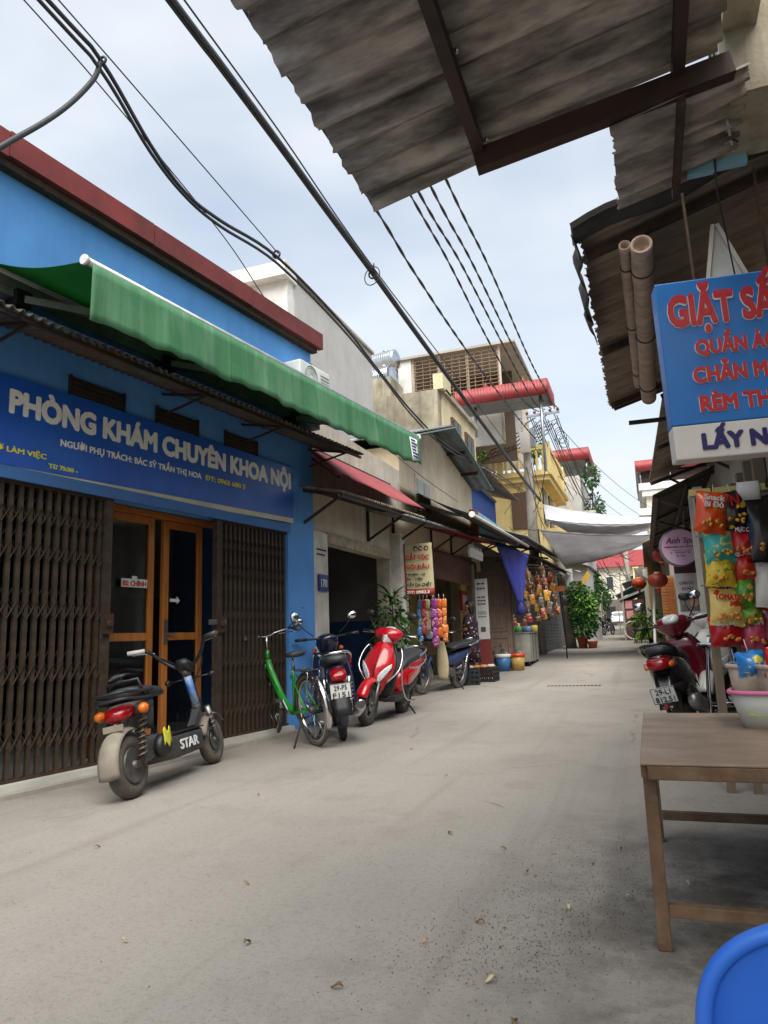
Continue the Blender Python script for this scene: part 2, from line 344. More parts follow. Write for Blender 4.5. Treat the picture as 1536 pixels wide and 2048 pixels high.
# ================================================================ blue clinic building (local x along the front, y into the house)
BA = R(90 - 7.9)
clinic = thing('clinic_building', 'blue painted single storey clinic with red roof edge on the left', 'building', (-4.586, .636, 0), BA)
def bpt(x, y, z): return Mat.Rotation(BA, 4, 'Z') @ Vec((x, y, z)) + Vec((-4.586, .636, 0))
b = MB(); b.bx(-4, 7.07, 0, .2, 2.17, 4.5); b.bx(6.55, 7.07, 0, .2, 0, 2.17); b.bx(-4, 1.0, 0, .2, 0, 2.17); b.bx(6.87, 7.07, .2, 6, 0, 4.5); b.bx(-4, -3.8, .2, 6, 0, 4.5)
b.build('wall', m_blue, clinic)
b = MB(); b.bx(-3.8, 6.87, 5.8, 6, 0, 4.3); b.bx(-3.8, 6.87, .2, 5.8, 3.2, 3.3); b.build('back_wall', M('clinic_room', C(130, 138, 146), C(112, 118, 126), s=1, r=.8), clinic)
b = MB(); b.bx(-4.0, 7.1, -.06, 6.1, 4.5, 4.68); b.build('roof_slab', m_redtrim, clinic)
for k in range(8):
    x0 = -4.1 + 1.41 * k; dz = rnd.uniform(-.006, .006); b = MB(); b.bx(x0, x0 + 1.404 if k < 7 else 7.16, -.13 + rnd.uniform(-.004, .004), -.062, 4.5 + dz, 4.7 + dz); b.build('roof_edge', m_redtrim, clinic)
b = MB(); b.bx(-4.05, 7.1, -.08, -.002, 4.44, 4.498); b.build('soffit', m_rust, clinic)
b = MB(); b.bx(1.0, 6.55, -.06, 5.8, -.02, .075); b.build('door_step', M('pale_tile', C(206, 206, 198), C(190, 188, 180), s=2, r=.4, dirt=.4), clinic)
b = MB(); b.bx(-4, 6.55, -.16, -.06, -.02, .035); b.build('kerb', m_concrete, clinic)
b = MB(); b.bx(1.0, 6.56, -.03, -.002, 2.15, 2.24); b.build('lintel', M('blue_lintel', C(58, 110, 172), r=.6, dirt=.2), clinic)
for x0, x1 in ((2.3, 2.9), (3.64, 4.16), (4.55, 5.06), (5.48, 5.97)):
    v = MB(); v.bx(x0, x1, -.012, .02, 2.92, 3.06); vo = v.build('transom_vent', M('vent_dark', C(52, 46, 42), C(66, 58, 50), s=9, r=.8), clinic)
    v = MB()
    for k in range(3): v.bx(x0 + .01, x1 - .01, -.03, -.012, 2.93 + k * .045, 2.945 + k * .045)
    v.bx(x0 - .015, x0, -.03, .01, 2.91, 3.07); v.bx(x1, x1 + .015, -.03, .01, 2.91, 3.07); v.build('frame', m_darkframe, vo)
b = MB()
for x, z in ((6.72, 2.42), (6.72, 2.46), (6.72, 2.5), (6.8, 1.32), (6.83, 1.32), (6.78, 2.9)): b.bx(x, x + .012, -.004, .01, z, z + .008)
b.build('screw_holes', m_dark, clinic)
# sign board
sg = thing('clinic_sign_board', 'long dark blue clinic sign board with cream capital letters', 'sign', (-4.586, .636, 0), BA)
b = MB(); b.prism([(1.2, 2.2), (6.62, 2.32), (6.62, 2.9), (1.2, 2.9)], (0, -.002, 0), (1, 0, 0), (0, 0, 1), .03); b.build('panel', m_signblue, sg)
b = MB(); b.prism([(3.2, 2.185), (6.62, 2.265), (6.62, 2.318), (3.2, 2.243)], (0, -.002, 0), (1, 0, 0), (0, 0, 1), .026); b.build('lower_strip', M('cream_strip', C(200, 194, 172), r=.6, dirt=.3), sg)
RX = (R(90), 0, 0)
text('PHÒNG KHÁM CHUYÊN KHOA NỘI', .195, m_letter, sg, (3.12, -.034, 2.632), (R(90), R(-.35), 0), w=3.45, bold=.055)
text('NGƯỜI PHỤ TRÁCH: BÁC SỸ TRẦN THỊ HOA', .056, m_letter, sg, (3.555, -.034, 2.475), (R(90), R(-.9), 0), w=1.55, bold=.026)
text('ĐT: 0963 680 5', .052, m_yellow, sg, (5.16, -.034, 2.5), (R(90), R(-.9), 0), w=.6, bold=.026)
text('GIỜ LÀM VIỆC', .042, m_yellow, sg, (2.97, -.034, 2.335), (R(90), R(-1), 0), w=.47, bold=.022)
text('Từ 7h30 -', .036, m_yellow, sg, (3.46, -.034, 2.285), (R(90), R(-1), 0), w=.26, bold=.03)
# folding gates
def folding_gate(x0, x1, n, label):
    t = thing('folding_gate', label, 'gate', tuple(bpt(x0, 0, 0)), BA); W = x1 - x0; z0, z1 = .075, 2.15
    p = MB(); p.bx(-.011, .011, .03, .062, z0 + .02, z1 - .02); p.bx(-.016, .016, .026, .03, z0 + .02, z1 - .02); me = p.mesh('picket'); me.materials.append(m_gate)
    for i in range(n):
        o = bpy.data.objects.new('picket', me); COL.objects.link(o); o.parent = t; o.location.x = .02 + (W - .04) * i / (n - 1)
    la = MB(); dx = (W - .04) / (n - 1)
    for zc in (.4, .85, 1.3, 1.72, 1.98):
        for i in range(n - 1):
            x = .02 + dx * i
            for j, (a, c) in enumerate(((-.13, .0), (.0, -.13))):
                la.bar((x, .022 + .008 * j, zc + a), (x + dx, .022 + .008 * j, zc + c), .004, .014, up=(0, 1, 0))
                la.bar((x, .07 + .008 * j, zc + a + .1), (x + dx, .07 + .008 * j, zc + c + .1), .004, .014, up=(0, 1, 0))
    tag(la.build('lattice', m_gate, t), None, None, kind='stuff')
    r = MB(); r.bx(-.02, W + .02, .01, .075, z1 - .02, z1 + .002); r.build('track', m_rust, t); r = MB(); r.bx(-.02, W + .02, .015, .075, z0, z0 + .02); r.build('track', m_rust, t)
    return t
def lockbar(t, x):
    q = MB(); q.bx(x - .035, x + .035, .0, .06, .08, 2.15); q.build('end_post', m_gate, t)
    q = MB(); q.bx(x - .045, x + .045, -.03, -.002, 1.06, 1.22); q.lathe([(.028, 0), (.034, .012), (.02, .03)], (x, -.03, 1.14), (0, -1, 0), 12); q.build('lock_plate', m_rust, t)
gl = folding_gate(1.02, 4.1, 40, 'rusty folding lattice gate pushed to the left of the clinic door'); lockbar(gl, 3.05)
gr = folding_gate(5.38, 6.53, 17, 'rusty folding lattice gate to the right of the clinic door'); lockbar(gr, .03)
q = MB(); q.bar((-.12, .0, 1.16), (.1, -.02, 1.16), .012, .05); q.build('bolt', m_steel, gr)
# wooden door, set back
dr = thing('glazed_wooden_door', 'orange brown wooden double door with glass panes behind the folding gates', 'door', tuple(bpt(4.3, .32, .075)), BA)
D = 2.12
def frame_rect(x0, x1, z0, z1, wd, d, y=0):
    q = MB(); q.bx(x0, x0 + wd, y, y + d, z0, z1); q.bx(x1 - wd, x1, y, y + d, z0, z1); q.bx(x0 + wd, x1 - wd, y, y + d, z0, z0 + wd); q.bx(x0 + wd, x1 - wd, y, y + d, z1 - wd, z1); return q
frame_rect(-.03, 1.6, 0, D, .055, .1).build('door_frame', m_wood, dr, bevel=.004)
for x0, x1, yy, nm in ((.03, .6, .02, 'l'), (.75, 1.28, .05, 'r')):
    q = frame_rect(x0, x1, .02, D - .06, .07, .045, yy); q.bx(x0 + .07, x1 - .07, yy, yy + .045, .93, 1.0); lf = q.build('door_leaf', m_wood, dr, bevel=.004)
    for z0, z1 in ((.09, .93), (1.0, D - .13)):
        q = MB(); q.bx(x0 + .06, x1 - .06, yy + .018, yy + .024, z0, z1); q.build('glass_pane', m_glass, lf)
    if nm == 'r':
        q = MB(); q.bar((x0 + .03, yy - .02, .99), (x0 + .13, yy - .035, .99), .012, .018); q.bx(x0 + .015, x0 + .05, yy - .015, yy, .9, 1.12); q.build('handle', m_steel, lf)
        q = MB(); q.prism([(0, .01), (.09, .01), (.09, -.01), (.13, .025), (.09, .06), (.09, .04), (0, .04)], (x0 + .1, yy + .012, 1.28), (1, 0, 0), (0, 0, 1), .003); q.build('arrow_sticker', m_letter, lf)
nb = MB(); nb.bx(.2, .5, .0, .004, 1.4, 1.475); nb.bx(.32, .38, .001, .005, 1.475, 1.5); no = nb.build('name_notice', m_white, dr); m_red = M('red_print', C(196, 30, 36), r=.5)
text('BS: CHÍNH', .048, m_red, dr, (.215, -.002, 1.413), RX, w=.27, bold=.022)
# dark chair-like furniture inside
q = MB(); q.bx(4.6, 5.4, 2.0, 2.6, .07, .8); q.bx(5.7, 6.4, 1.6, 4, .07, 1.5); q.build('cabinet', m_dark, clinic)
# corrugated canopy above the sign
def corrugated(name, mat, parent, o, ax, ay, LX, LY, pitch, amp, th=.006, sub=6, sagf=None, edge=0, flat=0):
    """sheet: ax = direction across the waves (length LX), ay = down the slope (length LY)"""
    o, ax, ay = Vec(o), Vec(ax).normalized(), Vec(ay).normalized(); n = ax.cross(ay).normalized(); nu = max(6, int(LX / pitch * sub)); rr = random.Random(int(LX * 977 + LY * 31))
    ph = [rr.uniform(-edge, edge) for _ in range(nu + 1)]
    def fn(u, v):
        x = u * LX; hgt = amp * math.sin(2 * math.pi * x / pitch); i = int(round(u * nu))
        y = v * (LY + (ph[i] + edge * .5 * math.sin(i * .37)))
        return o + ax * x + ay * y + n * (hgt + (sagf(u, v) if sagf else 0))
    q = MB(); q.sheet(fn, nu, 4, th, off=n); return q.build(name, mat, parent)
cc = thing('corrugated_canopy', 'narrow dark corrugated canopy above the clinic sign board', 'canopy', (-4.586, .636, 0), BA)
corrugated('roof_sheet', M('old_fibro_dark', C(92, 96, 84), C(70, 62, 54), s=6, r=.95, bump=.5, dirt=.8, dc=C(104, 70, 48), ds=1.5), cc, (.6, -.005, 3.26), (1, 0, 0), (0, -.55, -.13), 6.75, .565, .075, .016, .006, 6, edge=.008)
for x in (1.4, 2.9, 4.62, 5.75, 7.0):
    q = MB(); q.bar((x, 0, 3.2), (x, -.53, 3.09), .022); q.bar((x, 0, 3.0), (x, -.5, 3.085), .018); q.build('bracket', m_darkframe, cc)
q = MB(); q.bar((.6, -.52, 3.1), (7.33, -.52, 3.1), .025); q.bar((.6, -.02, 3.29), (7.33, -.02, 3.29), .05, .03); q.build('purlin', m_darkframe, cc)
# green awning
aw = thing('retractable_awning', 'green canvas roll out awning with pale scalloped valance', 'awning', (-4.586, .636, 0), BA)
AX0, AX1, AY, AZ = 2.78, 7.5, -1.2, 3.27
def aw_top(u, v):
    x = AX0 + .02 + (AX1 - AX0 - .04) * u; s_ = -.06 * math.sin(math.pi * v) - .015 * abs(math.sin(u * 9.4)) * math.sin(math.pi * v)
    return Vec((x, -.12 + (AY + .12) * v, 3.62 + (AZ - 3.62 + .03) * v + s_))
q = MB(); q.sheet(aw_top, 40, 10, .003, off=(0, 0, 1)); q.build('canopy_fabric', m_green, aw)
def valance(u, v):
    x = AX0 + .015 + (AX1 - AX0 - .03) * u; ln_ = .355 + .008 * math.cos(2 * math.pi * u * 19) + .006 * math.sin(u * 13) - .03 * max(0, u - .93) / .07
    wob = (.012 * math.sin(u * 31) + .01 * math.sin(u * 77 + 1) + .03 * math.exp(-((u - .02) / .03) ** 2)) * v
    return Vec((x + .03 * math.sin(u * 23) * v * v, AY - .035 + wob - .02 * v, AZ - .01 - ln_ * v + .012 * math.sin(u * 40) * v * v * .6))
q = MB(); q.sheet(valance, 150, 6, .002, off=(0, 1, 0)); q.build('valance', m_valance, aw)
for f in (.27, .52, .77): q = MB(); q.sheet(lambda u, v: valance(f + .003 * u, v) + Vec((0, -.003, 0)), 1, 6, .001, off=(0, 1, 0)); q.build('seam', m_valance, aw)
q = MB(); q.tube([(AX0, AY, AZ + .01), (AX1, AY, AZ + .01)], .026, 14); q.build('front_bar', m_alu, aw)
q = MB(); q.lathe([(.032, 0), (.034, .012), (.03, .024)], (AX0 - .028, AY, AZ + .01), (1, 0, 0), 16); q.build('end_cap', m_white, aw)
q = MB(); q.lathe([(.04, 0), (.043, .015), (.038, .03)], (AX1, AY, AZ + .01), (1, 0, 0), 16); q.build('end_cap', m_white, aw)
q = MB(); q.bx(1.6, 7.05, -.13, -.02, 3.44, 3.5); q.bx(1.6, 7.05, -.15, -.05, 3.5, 3.56); q.tube([(1.6, -.1, 3.61), (7.05, -.1, 3.61)], .045, 12); q.build('wall_cassette', m_alu, aw)
for xs, xe, xf in ((3.1, 3.75, 3.15), (4.55, 5.15, 4.75), (6.5, 6.95, 6.4)):
    q = MB(); q.bar((xs, -.14, 3.44), (xe, -.72, 3.36), .045, .055); q.bar((xe, -.72, 3.34), (xf, AY + .04, AZ), .04, .05); q.lathe([(.03, -.05), (.03, .05)], (xe, -.72, 3.35), (0, 0, 1), 10); q.build('folding_arm', m_alu, aw)
    q = MB(); q.bx(xs - .06, xs + .06, -.17, -.01, 3.38, 3.5); q.build('arm_bracket', m_black, aw)
q = MB(); q.sheet(lambda u, v: valance(.935 + .045 * u, .15 + .8 * v) + Vec((0, -.008, 0)), 6, 4, .001, off=(0, 1, 0)); nt_ = q.build('notice_sheet', m_white, aw); m_ink = M('blue_ink', C(40, 46, 110), r=.7)
q = MB()
for k in range(6):
    p = valance(.94, .22 + .11 * k) + Vec((0, -.013, 0)); q.bx(p.x, p.x + rnd.uniform(.1, .16), p.y, p.y + .002, p.z - .012, p.z + .008)
q.build('print_line', m_ink, nt_)
# air conditioner on the blue wall
ac = thing('air_conditioner_unit', 'white air conditioner outdoor unit on the blue wall above the awning', 'air conditioner', tuple(bpt(6.4, -.3, 3.79)), BA)
q = MB(); q.bx(0, .62, 0, .24, 0, .3); q.build('casing', m_white, ac, bevel=.015)
q = MB(); q.ring((.22, -.004, .15), (0, 1, 0), .125, .006); [q.ring((.22, -.004, .15), (0, 1, 0), r_, .003, 20, 5) for r_ in (.04, .07, .1)]; q.build('fan_grille', M('ac_grey', C(150, 152, 152), r=.5), ac)
q = MB()
for k in range(5): q.bx(.42, .6, -.006, 0, .06 + k * .04, .075 + k * .04)
q.build('louvre', M('ac_grey', C(150, 152, 152)), ac)
q = MB(); q.bar((.08, .0, -.02), (.08, .3, -.02), .03); q.bar((.54, 0, -.02), (.54, .3, -.02), .03); q.build('bracket', m_steel, ac)
def printed(name, cols, s=16.):
    m = bpy.data.materials.new(name); m.use_nodes = True; t = m.node_tree; b = t.nodes['Principled BSDF']; b.inputs['Roughness'].default_value = .28; b.inputs['Coat Weight'].default_value = .3
    tc = t.nodes.new('ShaderNodeTexCoord'); nz = t.nodes.new('ShaderNodeTexNoise'); nz.inputs['Scale'].default_value = s; nz.inputs['Detail'].default_value = 2; cr = t.nodes.new('ShaderNodeValToRGB'); cr.color_ramp.interpolation = 'CONSTANT'; e = cr.color_ramp.elements; e[0].color = (*cols[0], 1); e[0].position = 0; e[1].color = (*cols[1], 1); e[1].position = .54
    for k, c in enumerate(cols[2:]): n = e.new(.6 + .07 * k); n.color = (*c, 1)
    t.links.new(tc.outputs['Object'], nz.inputs['Vector']); t.links.new(nz.outputs['Fac'], cr.inputs['Fac']); t.links.new(cr.outputs[0], b.inputs['Base Color']); return m
# ================================================================ foliage helper
def leaves(q, c, rad, n, size, r_=rnd, droop=.3, long=2.2, shell=.35):
    c = Vec(c)
    for _ in range(n):
        while True:
            p = Vec((r_.uniform(-1, 1), r_.uniform(-1, 1), r_.uniform(-1, 1)))
            if shell < p.length < 1: break
        d = (p + Vec((r_.uniform(-.5, .5), r_.uniform(-.5, .5), r_.uniform(-.6, .3) - droop))).normalized(); o = c + Vec((p.x * rad[0], p.y * rad[1], p.z * rad[2]))
        x, y, _ = frame_of(d); a = r_.uniform(0, 6.28); sdv = (x * math.cos(a) + y * math.sin(a)); s_ = size * r_.uniform(.6, 1.3)
        nrm = sdv.cross(d); m1 = o + d * s_ * .5 * long * .5
        q.add([o, m1 + sdv * s_ * .28 + nrm * s_ * .06, o + d * s_ * long * .5 - Vec((0, 0, s_ * .12)), m1 - sdv * s_ * .28 + nrm * s_ * .06], [(0, 1, 2), (0, 2, 3)])
    return q
def fronds(q, c, n, L_, wd, r_=rnd, up=.8, segs=6):
    """arching strap leaves from a crown point"""
    for k in range(n):
        a = 6.283 * k / n + r_.uniform(-.3, .3); e = r_.uniform(.3, 1.2) * up; l = L_ * r_.uniform(.65, 1.1); p = Vec(c); d = Vec((math.cos(a) * math.cos(e), math.sin(a) * math.cos(e), math.sin(e))); sd = Vec((-math.sin(a), math.cos(a), 0)); vs = []
        for i in range(segs + 1):
            t = i / segs; w_ = wd * math.sin(math.pi * min(.97, t * .86 + .12)); vs += [p - sd * w_, p + sd * w_]
            p = p + d * (l / segs); d = (d - Vec((0, 0, .28))).normalized()
        q.add(vs, [(2 * i, 2 * i + 1, 2 * i + 3, 2 * i + 2) for i in range(segs)], True)
    return q
def pot(parent, r, h, mat=None, z=0):
    q = MB(); q.lathe([(r * .7, 0), (r * .95, h * .85), (r * 1.05, h * .86), (r * 1.05, h), (r * .92, h), (r * .9, h * .9), (0.01, h * .9)], (0, 0, z), n=18); return q.build('pot', mat or m_terra, parent)
LF = R(90)
def lf(v, dep=0., z=None): return (-3.75 - dep, v, gz(v) if z is None else z)

# ================================================================ house number 170
h170 = thing('house', 'small aged plaster house with open dark doorway next to the clinic', 'house', (-3.75, 0, 0), LF)
b = MB(); b.bx(7.72, 8.33, 0, .22, -.1, 2.2); b.bx(10.7, 11.35, 0, .22, -.1, 2.2); b.bx(7.72, 11.35, 0, .22, 2.2, 3.75); b.build('wall', m_plaster, h170)
m_wpost = M('whitewashed_post', C(216, 212, 202), C(194, 188, 176), s=3, r=.85, dirt=.35, dc=C(128, 118, 104), ds=3, streak=.2)
MB().bx(7.72, 8.28, -.025, -.002, -.1, 2.28).build('door_post', m_wpost, h170); MB().bx(10.78, 10.98, -.16, -.002, -.05, 2.6).build('door_post', m_wpost, h170)
b = MB(); b.bx(8.28, 10.74, -.03, -.002, 2.17, 2.30); b.build('lintel', M('flaking_lintel', C(188, 176, 150), C(150, 136, 112), s=14, r=.9, bump=.6, dirt=.5), h170)
b = MB(); b.bx(7.72, 11.35, .22, 4.3, 3.55, 3.75); b.bx(7.72, 7.9, .22, 4, -.1, 3.55); b.bx(11.2, 11.35, .22, 4, -.1, 3.55); b.build('side_wall', m_plaster, h170)
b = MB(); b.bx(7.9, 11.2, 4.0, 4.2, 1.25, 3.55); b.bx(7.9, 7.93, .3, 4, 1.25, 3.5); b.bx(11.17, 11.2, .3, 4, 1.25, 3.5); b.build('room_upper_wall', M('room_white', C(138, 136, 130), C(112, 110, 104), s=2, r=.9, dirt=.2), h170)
b = MB(); b.bx(7.9, 11.2, 3.99, 4.2, 0, 1.25); b.bx(11.165, 11.2, .3, 3.99, 0, 1.25); b.build('room_dado', M('room_blue', C(34, 70, 110), C(28, 58, 92), s=2, r=.8), h170)
b = MB(); b.bx(7.9, 11.2, .0, 4, -.05, .04); b.build('room_floor', m_concrete, h170)
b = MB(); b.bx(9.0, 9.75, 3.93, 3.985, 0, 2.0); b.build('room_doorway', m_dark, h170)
for x0, x1, z0, z1, c in ((10.05, 10.75, 1.55, 2.15, C(156, 40, 44)), (10.05, 10.6, .95, 1.5, C(190, 110, 50)), (8.3, 8.75, 1.4, 2.0, C(120, 40, 50))):
    q = MB(); q.bx(x0, x1, 3.95, 3.98, z0, z1); o = q.build('poster', M('poster%02d' % int(x0 * 10 + z0), c, r=.5), h170)
    q = MB(); q.bx(x0 + .12, x1 - .12, 3.94, 3.949, z0 + .12, z1 - .14); q.build('poster_print', m_cream, o)
q = MB(); q.lathe([(.17, 0), (.19, .02), (.17, .05)], (9.75, 3.9, 2.45), (0, -1, 0), 20); q.build('wall_clock', m_black, h170)
b = MB(); b.bx(7.74, 11.3, .9, 3.0, 3.752, 4.05); b.bx(7.7, 11.35, .62, 3.1, 4.05, 4.14); b.build('roof_parapet', m_cream, h170)
b = MB(); b.prism([(7.72, 3.75), (11.2, 3.75), (11.2, 4.5), (9.6, 4.05), (7.72, 3.8)], (0, 1.6, 0), (1, 0, 0), (0, 0, 1), .1); b.build('roof_slab', m_cream, h170)
hn = thing('house_number_plate', 'small blue enamel number plate on the white door post', 'number plate', (-3.72, 7.96, 1.55), LF)
q = MB(); q.bx(0, .27, -.018, -.003, 0, .2); q.build('plate', M('enamel_blue', C(26, 54, 132), r=.3), hn); q = MB(); q.bx(.012, .258, -.02, -.018, .012, .188); q.bx(.02, .25, -.0205, -.0185, .02, .18); q.build('border', M('enamel_blue', C(26, 54, 132)), hn)
text('170', .1, m_white, hn, (.045, -.022, .05), RX, w=.18, bold=.015)
q = MB()
for k, (z, wdt) in enumerate(((2.05, .28), (1.99, .24))): q.bx(7.95, 7.95 + wdt, -.03, -.026, z, z + .018)
q.build('painted_notice', m_dark, h170)
# red sheet awning over the house
ra = thing('red_awning', 'faded red sheet awning sloping over the plaster house', 'awning', (-3.75, 0, 0), LF)
def redfn(u, v):
    return Vec((7.55 + 3.2 * u + .45 * v * (u - .15), -.02 - .5 * v - .02 * math.sin(u * 5) * v, 3.3 + .1 * u - (.48 - .06 * u) * v + .02 * math.sin(u * 8) * v + .05 * math.exp(-((u - .06) / .05) ** 2) * v))
q = MB(); q.sheet(redfn, 24, 6, .004); q.build('sheet', canvas('faded_red_canvas', C(176, 84, 86), C(158, 70, 74), .15), ra)
q = MB(); q.bar((7.6, -.02, 3.3), (10.8, -.02, 3.4), .03); q.bar((10.75, -.02, 3.3), (10.9, -.5, 2.95), .025); q.bar((7.65, -.02, 3.2), (7.62, -.5, 2.83), .025); q.build('frame', m_darkframe, ra)
# corrugated canopy with steel frame across house and shop
kc = thing('corrugated_canopy', 'thin corrugated tin canopy on a rusty frame across the plaster house and shop', 'canopy', (-3.75, 0, 0), LF)
corrugated('roof_sheet', m_tin_brown, kc, (7.35, -.03, 2.74), (1, 0, .052), (0, -.6, -.13), 3.3, .62, .076, .013, .004, 6, edge=.006)
corrugated('roof_sheet', m_tin_grey, kc, (9.6, -.05, 2.80), (1, 0, .052), (0, -.6, -.13), 3.2, .64, .076, .013, .004, 6, edge=.01)
corrugated('roof_sheet', m_tin_red, kc, (12.5, -.05, 2.93), (1, 0, .052), (0, -.6, -.13), 4.3, .64, .076, .013, .004, 6, edge=.01)
for x in (7.45, 9.75, 10.9, 13.1, 14.6, 16.4):
    z = 2.58 + (x - 7.4) * .052; q = MB(); q.bar((x, -.01, z + .12), (x, -.6, z), .035); q.bar((x, -.02, z - .35), (x, -.02, z + .14), .035); q.bar((x, -.02, z - .33), (x, -.55, z - .02), .03); q.build('bracket', m_darkframe, kc)
q = MB(); q.bar((7.35, -.57, 2.575), (16.8, -.57, 3.06), .035); q.bar((7.35, -.3, 2.64), (16.8, -.3, 3.12), .03); q.build('purlin', m_darkframe, kc)
# plant in front of the doorway
pl = thing('potted_tree', 'tall drooping potted plant beside the dark doorway of the plaster house', 'plant', (-3.62, 10.35, .02))
pot(pl, .16, .3); q = MB(); q.tube([(0, 0, .2), (.02, 0, .8), (0, .03, 1.5)], [.02, .015, .01], 6); q.build('stem', m_rust, pl)
q = MB(); fronds(q, (0, 0, 1.5), 14, .6, .025); fronds(q, (0, .02, 1.2), 16, .65, .025, up=.4); fronds(q, (0, 0, .95), 14, .55, .025, up=.4); fronds(q, (0, 0, .6), 12, .45, .022, up=.5); leaves(q, (0, 0, 1.1), (.26, .26, .6), 260, .1); q.build('leaves', m_leaf, pl)

# ================================================================ gabled shop
sh = thing('gabled_shop', 'tan plastered shop with gable roof and small shuttered window', 'shop', (-3.75, 0, 0), LF)
b = MB(); b.prism([(11.36, 2.5), (16.9, 2.5), (16.9, 4.45), (13.6, 5.0), (11.36, 4.3)], (0, .22, 0), (1, 0, 0), (0, 0, 1), .22)
b.build('gable_wall', m_plaster2, sh)
b = MB(); b.bx(11.36, 11.6, 0, .22, -.1, 2.5); b.bx(16.55, 16.9, 0, .22, -.1, 2.5); b.bx(11.36, 11.5, .22, 5, -.1, 4.2); b.bx(16.76, 16.9, .22, 5, -.1, 4.2); b.bx(11.5, 16.76, 3.0, 3.2, -.1, 3); b.bx(11.5, 16.76, .22, 5, 2.6, 2.7); b.build('wall', m_plaster2, sh)
b = MB(); b.bx(11.4, 16.9, -.02, 4, 0, .1); b.build('shop_floor', m_concrete, sh)
def slope(x0, z0, x1, z1):
    q = MB(); dx, dz = x1 - x0, z1 - z0; l = math.hypot(dx, dz); q.sheet(lambda u, v: Vec((x0 + dx * u, -.42 + 5.5 * v, z0 + dz * u + .012 * math.sin(v * 5.5 / .2 * 6.283))), 2, 120, .02, off=(0, 0, 1)); return q
slope(13.6, 5.12, 17.25, 4.5).build('roof_slope', m_tin_grey, sh); slope(13.6, 5.121, 11.1, 4.33).build('roof_slope', m_tin_grey, sh)
q = MB(); q.bar((13.6, -.43, 5.06), (17.25, -.43, 4.44), .02, .1, up=(0, 1, 0)); q.bar((13.6, -.43, 5.06), (11.1, -.43, 4.27), .02, .1, up=(0, 1, 0)); q.build('barge_board', M('grey_green_trim', C(124, 146, 140), C(104, 124, 120), r=.6, dirt=.3), sh)
for x in (14.7, 15.9): z = 5.0 - (x - 13.6) * .17; q = MB(); q.bar((x, .0, z), (x, -.4, z), .06, .07); q.build('rafter', m_darkframe, sh)
q = MB(); q.bx(12.2, 13.15, -.03, 0, 3.2, 3.88); wn = q.build('window', M('window_frame_cream', C(184, 178, 160), r=.7, dirt=.3), sh)
for x0 in (12.26, 12.7): q = MB(); q.bx(x0, x0 + .38, -.045, -.03, 3.26, 3.8); q.build('shutter', M('window_pane_grey', C(120, 122, 116), C(140, 140, 132), s=3, r=.4), wn)
# grey roll out awning of the shop
ga = thing('retractable_awning', 'dark grey roll out awning with white end cap over the shop front', 'awning', (-3.75, 0, 0), LF)
def gaf(u, v): return Vec((11.3 + 5.6 * u, -.05 - 1.2 * v, 3.52 - .64 * v - .05 * math.sin(math.pi * v) + .08 * u))
q = MB(); q.sheet(gaf, 20, 8, .004, off=(0, 0, 1)); q.build('canopy_fabric', canvas('slate_canvas', C(96, 104, 108), C(80, 88, 92), .12), ga)
q = MB(); q.tube([(11.2, -1.26, 2.86), (17.0, -1.26, 2.97)], .03, 10); q.build('front_bar', M('cream_bar', C(206, 200, 188), r=.5, dirt=.2), ga)
q = MB(); q.lathe([(.05, 0), (.05, .04)], (11.16, -1.26, 2.86), (1, 0, 0), 12); q.build('end_cap', m_white, ga)
for x in (11.9, 15.8): q = MB(); q.bar((x, -.05, 3.3), (x + .5, -.65, 3.1), .04, .05); q.bar((x + .5, -.65, 3.1), (x, -1.22, 2.9), .035, .045); q.build('folding_arm', m_alu, ga)
# brown roller sheet above the shop opening
q = MB(); q.sheet(lambda u, v: Vec((-3.66 + .03 * v, 12.6 + 3.9 * u, 2.58 + .06 * u - (.56 + .05 * u) * v)), 12, 6, .004, off=(1, 0, 0))
tag(q.build('drop_sheet', canvas('brown_drop', C(112, 74, 58), C(94, 60, 48), .08)), 'plain brown drop sheet hanging above the dark shop opening', 'awning')
# banner facing down the street
bn = thing('hairdresser_banner', 'tall torn hairdresser banner with red letters hanging by the shop post', 'banner', (-3.58, 10.9, 1.6), R(8))
def bfn(u, v): return Vec((.46 * u + .015 * v, .008 * math.sin(u * 4 + v * 2) + .05 * max(0, u - .85) * 4 * v, .83 - .83 * v - (.0 if u < .9 else .0)))
def bfront(u, v): return bfn(u, v) + Vec((0, -.006, 0))
q = MB(); q.sheet(bfn, 12, 12, .003, off=(0, -1, 0)); q.build('cloth', M('banner_cream', C(196, 188, 150), C(176, 164, 124), s=3, r=.6, dirt=.3, dc=C(130, 120, 90)), bn)
q = MB(); q.sheet(lambda u, v: bfn(u, .87 + .13 * v) + Vec((0, -.005, 0)), 8, 2, .003, off=(0, -1, 0)); q.build('red_band', M('banner_red', C(150, 46, 44), r=.6), bn)
q = MB(); q.sheet(lambda u, v: bfn(u * .05, v * .87) + Vec((0, -.005, 0)), 2, 6, .003, off=(0, -1, 0)); q.build('red_margin', M('banner_red', C(150, 46, 44)), bn)
for s_, z, h_, wd, m_ in (('CẮT TÓC', .57, .08, .37, m_red), ('GỘI ĐẦU', .43, .06, .37, m_red), ('Nhuộm - Là', .32, .04, .3, m_dark), ('Ép - Hấp', .25, .035, .26, m_dark), ('TẨY DA CHẾT', .15, .048, .4, m_dark), ('ĐT: 0982.3', .03, .05, .36, m_letter)):
    text(s_, h_, m_, bn, (.04, -.028 if z > .1 else -.032, z), RX, w=wd, bold=.04)
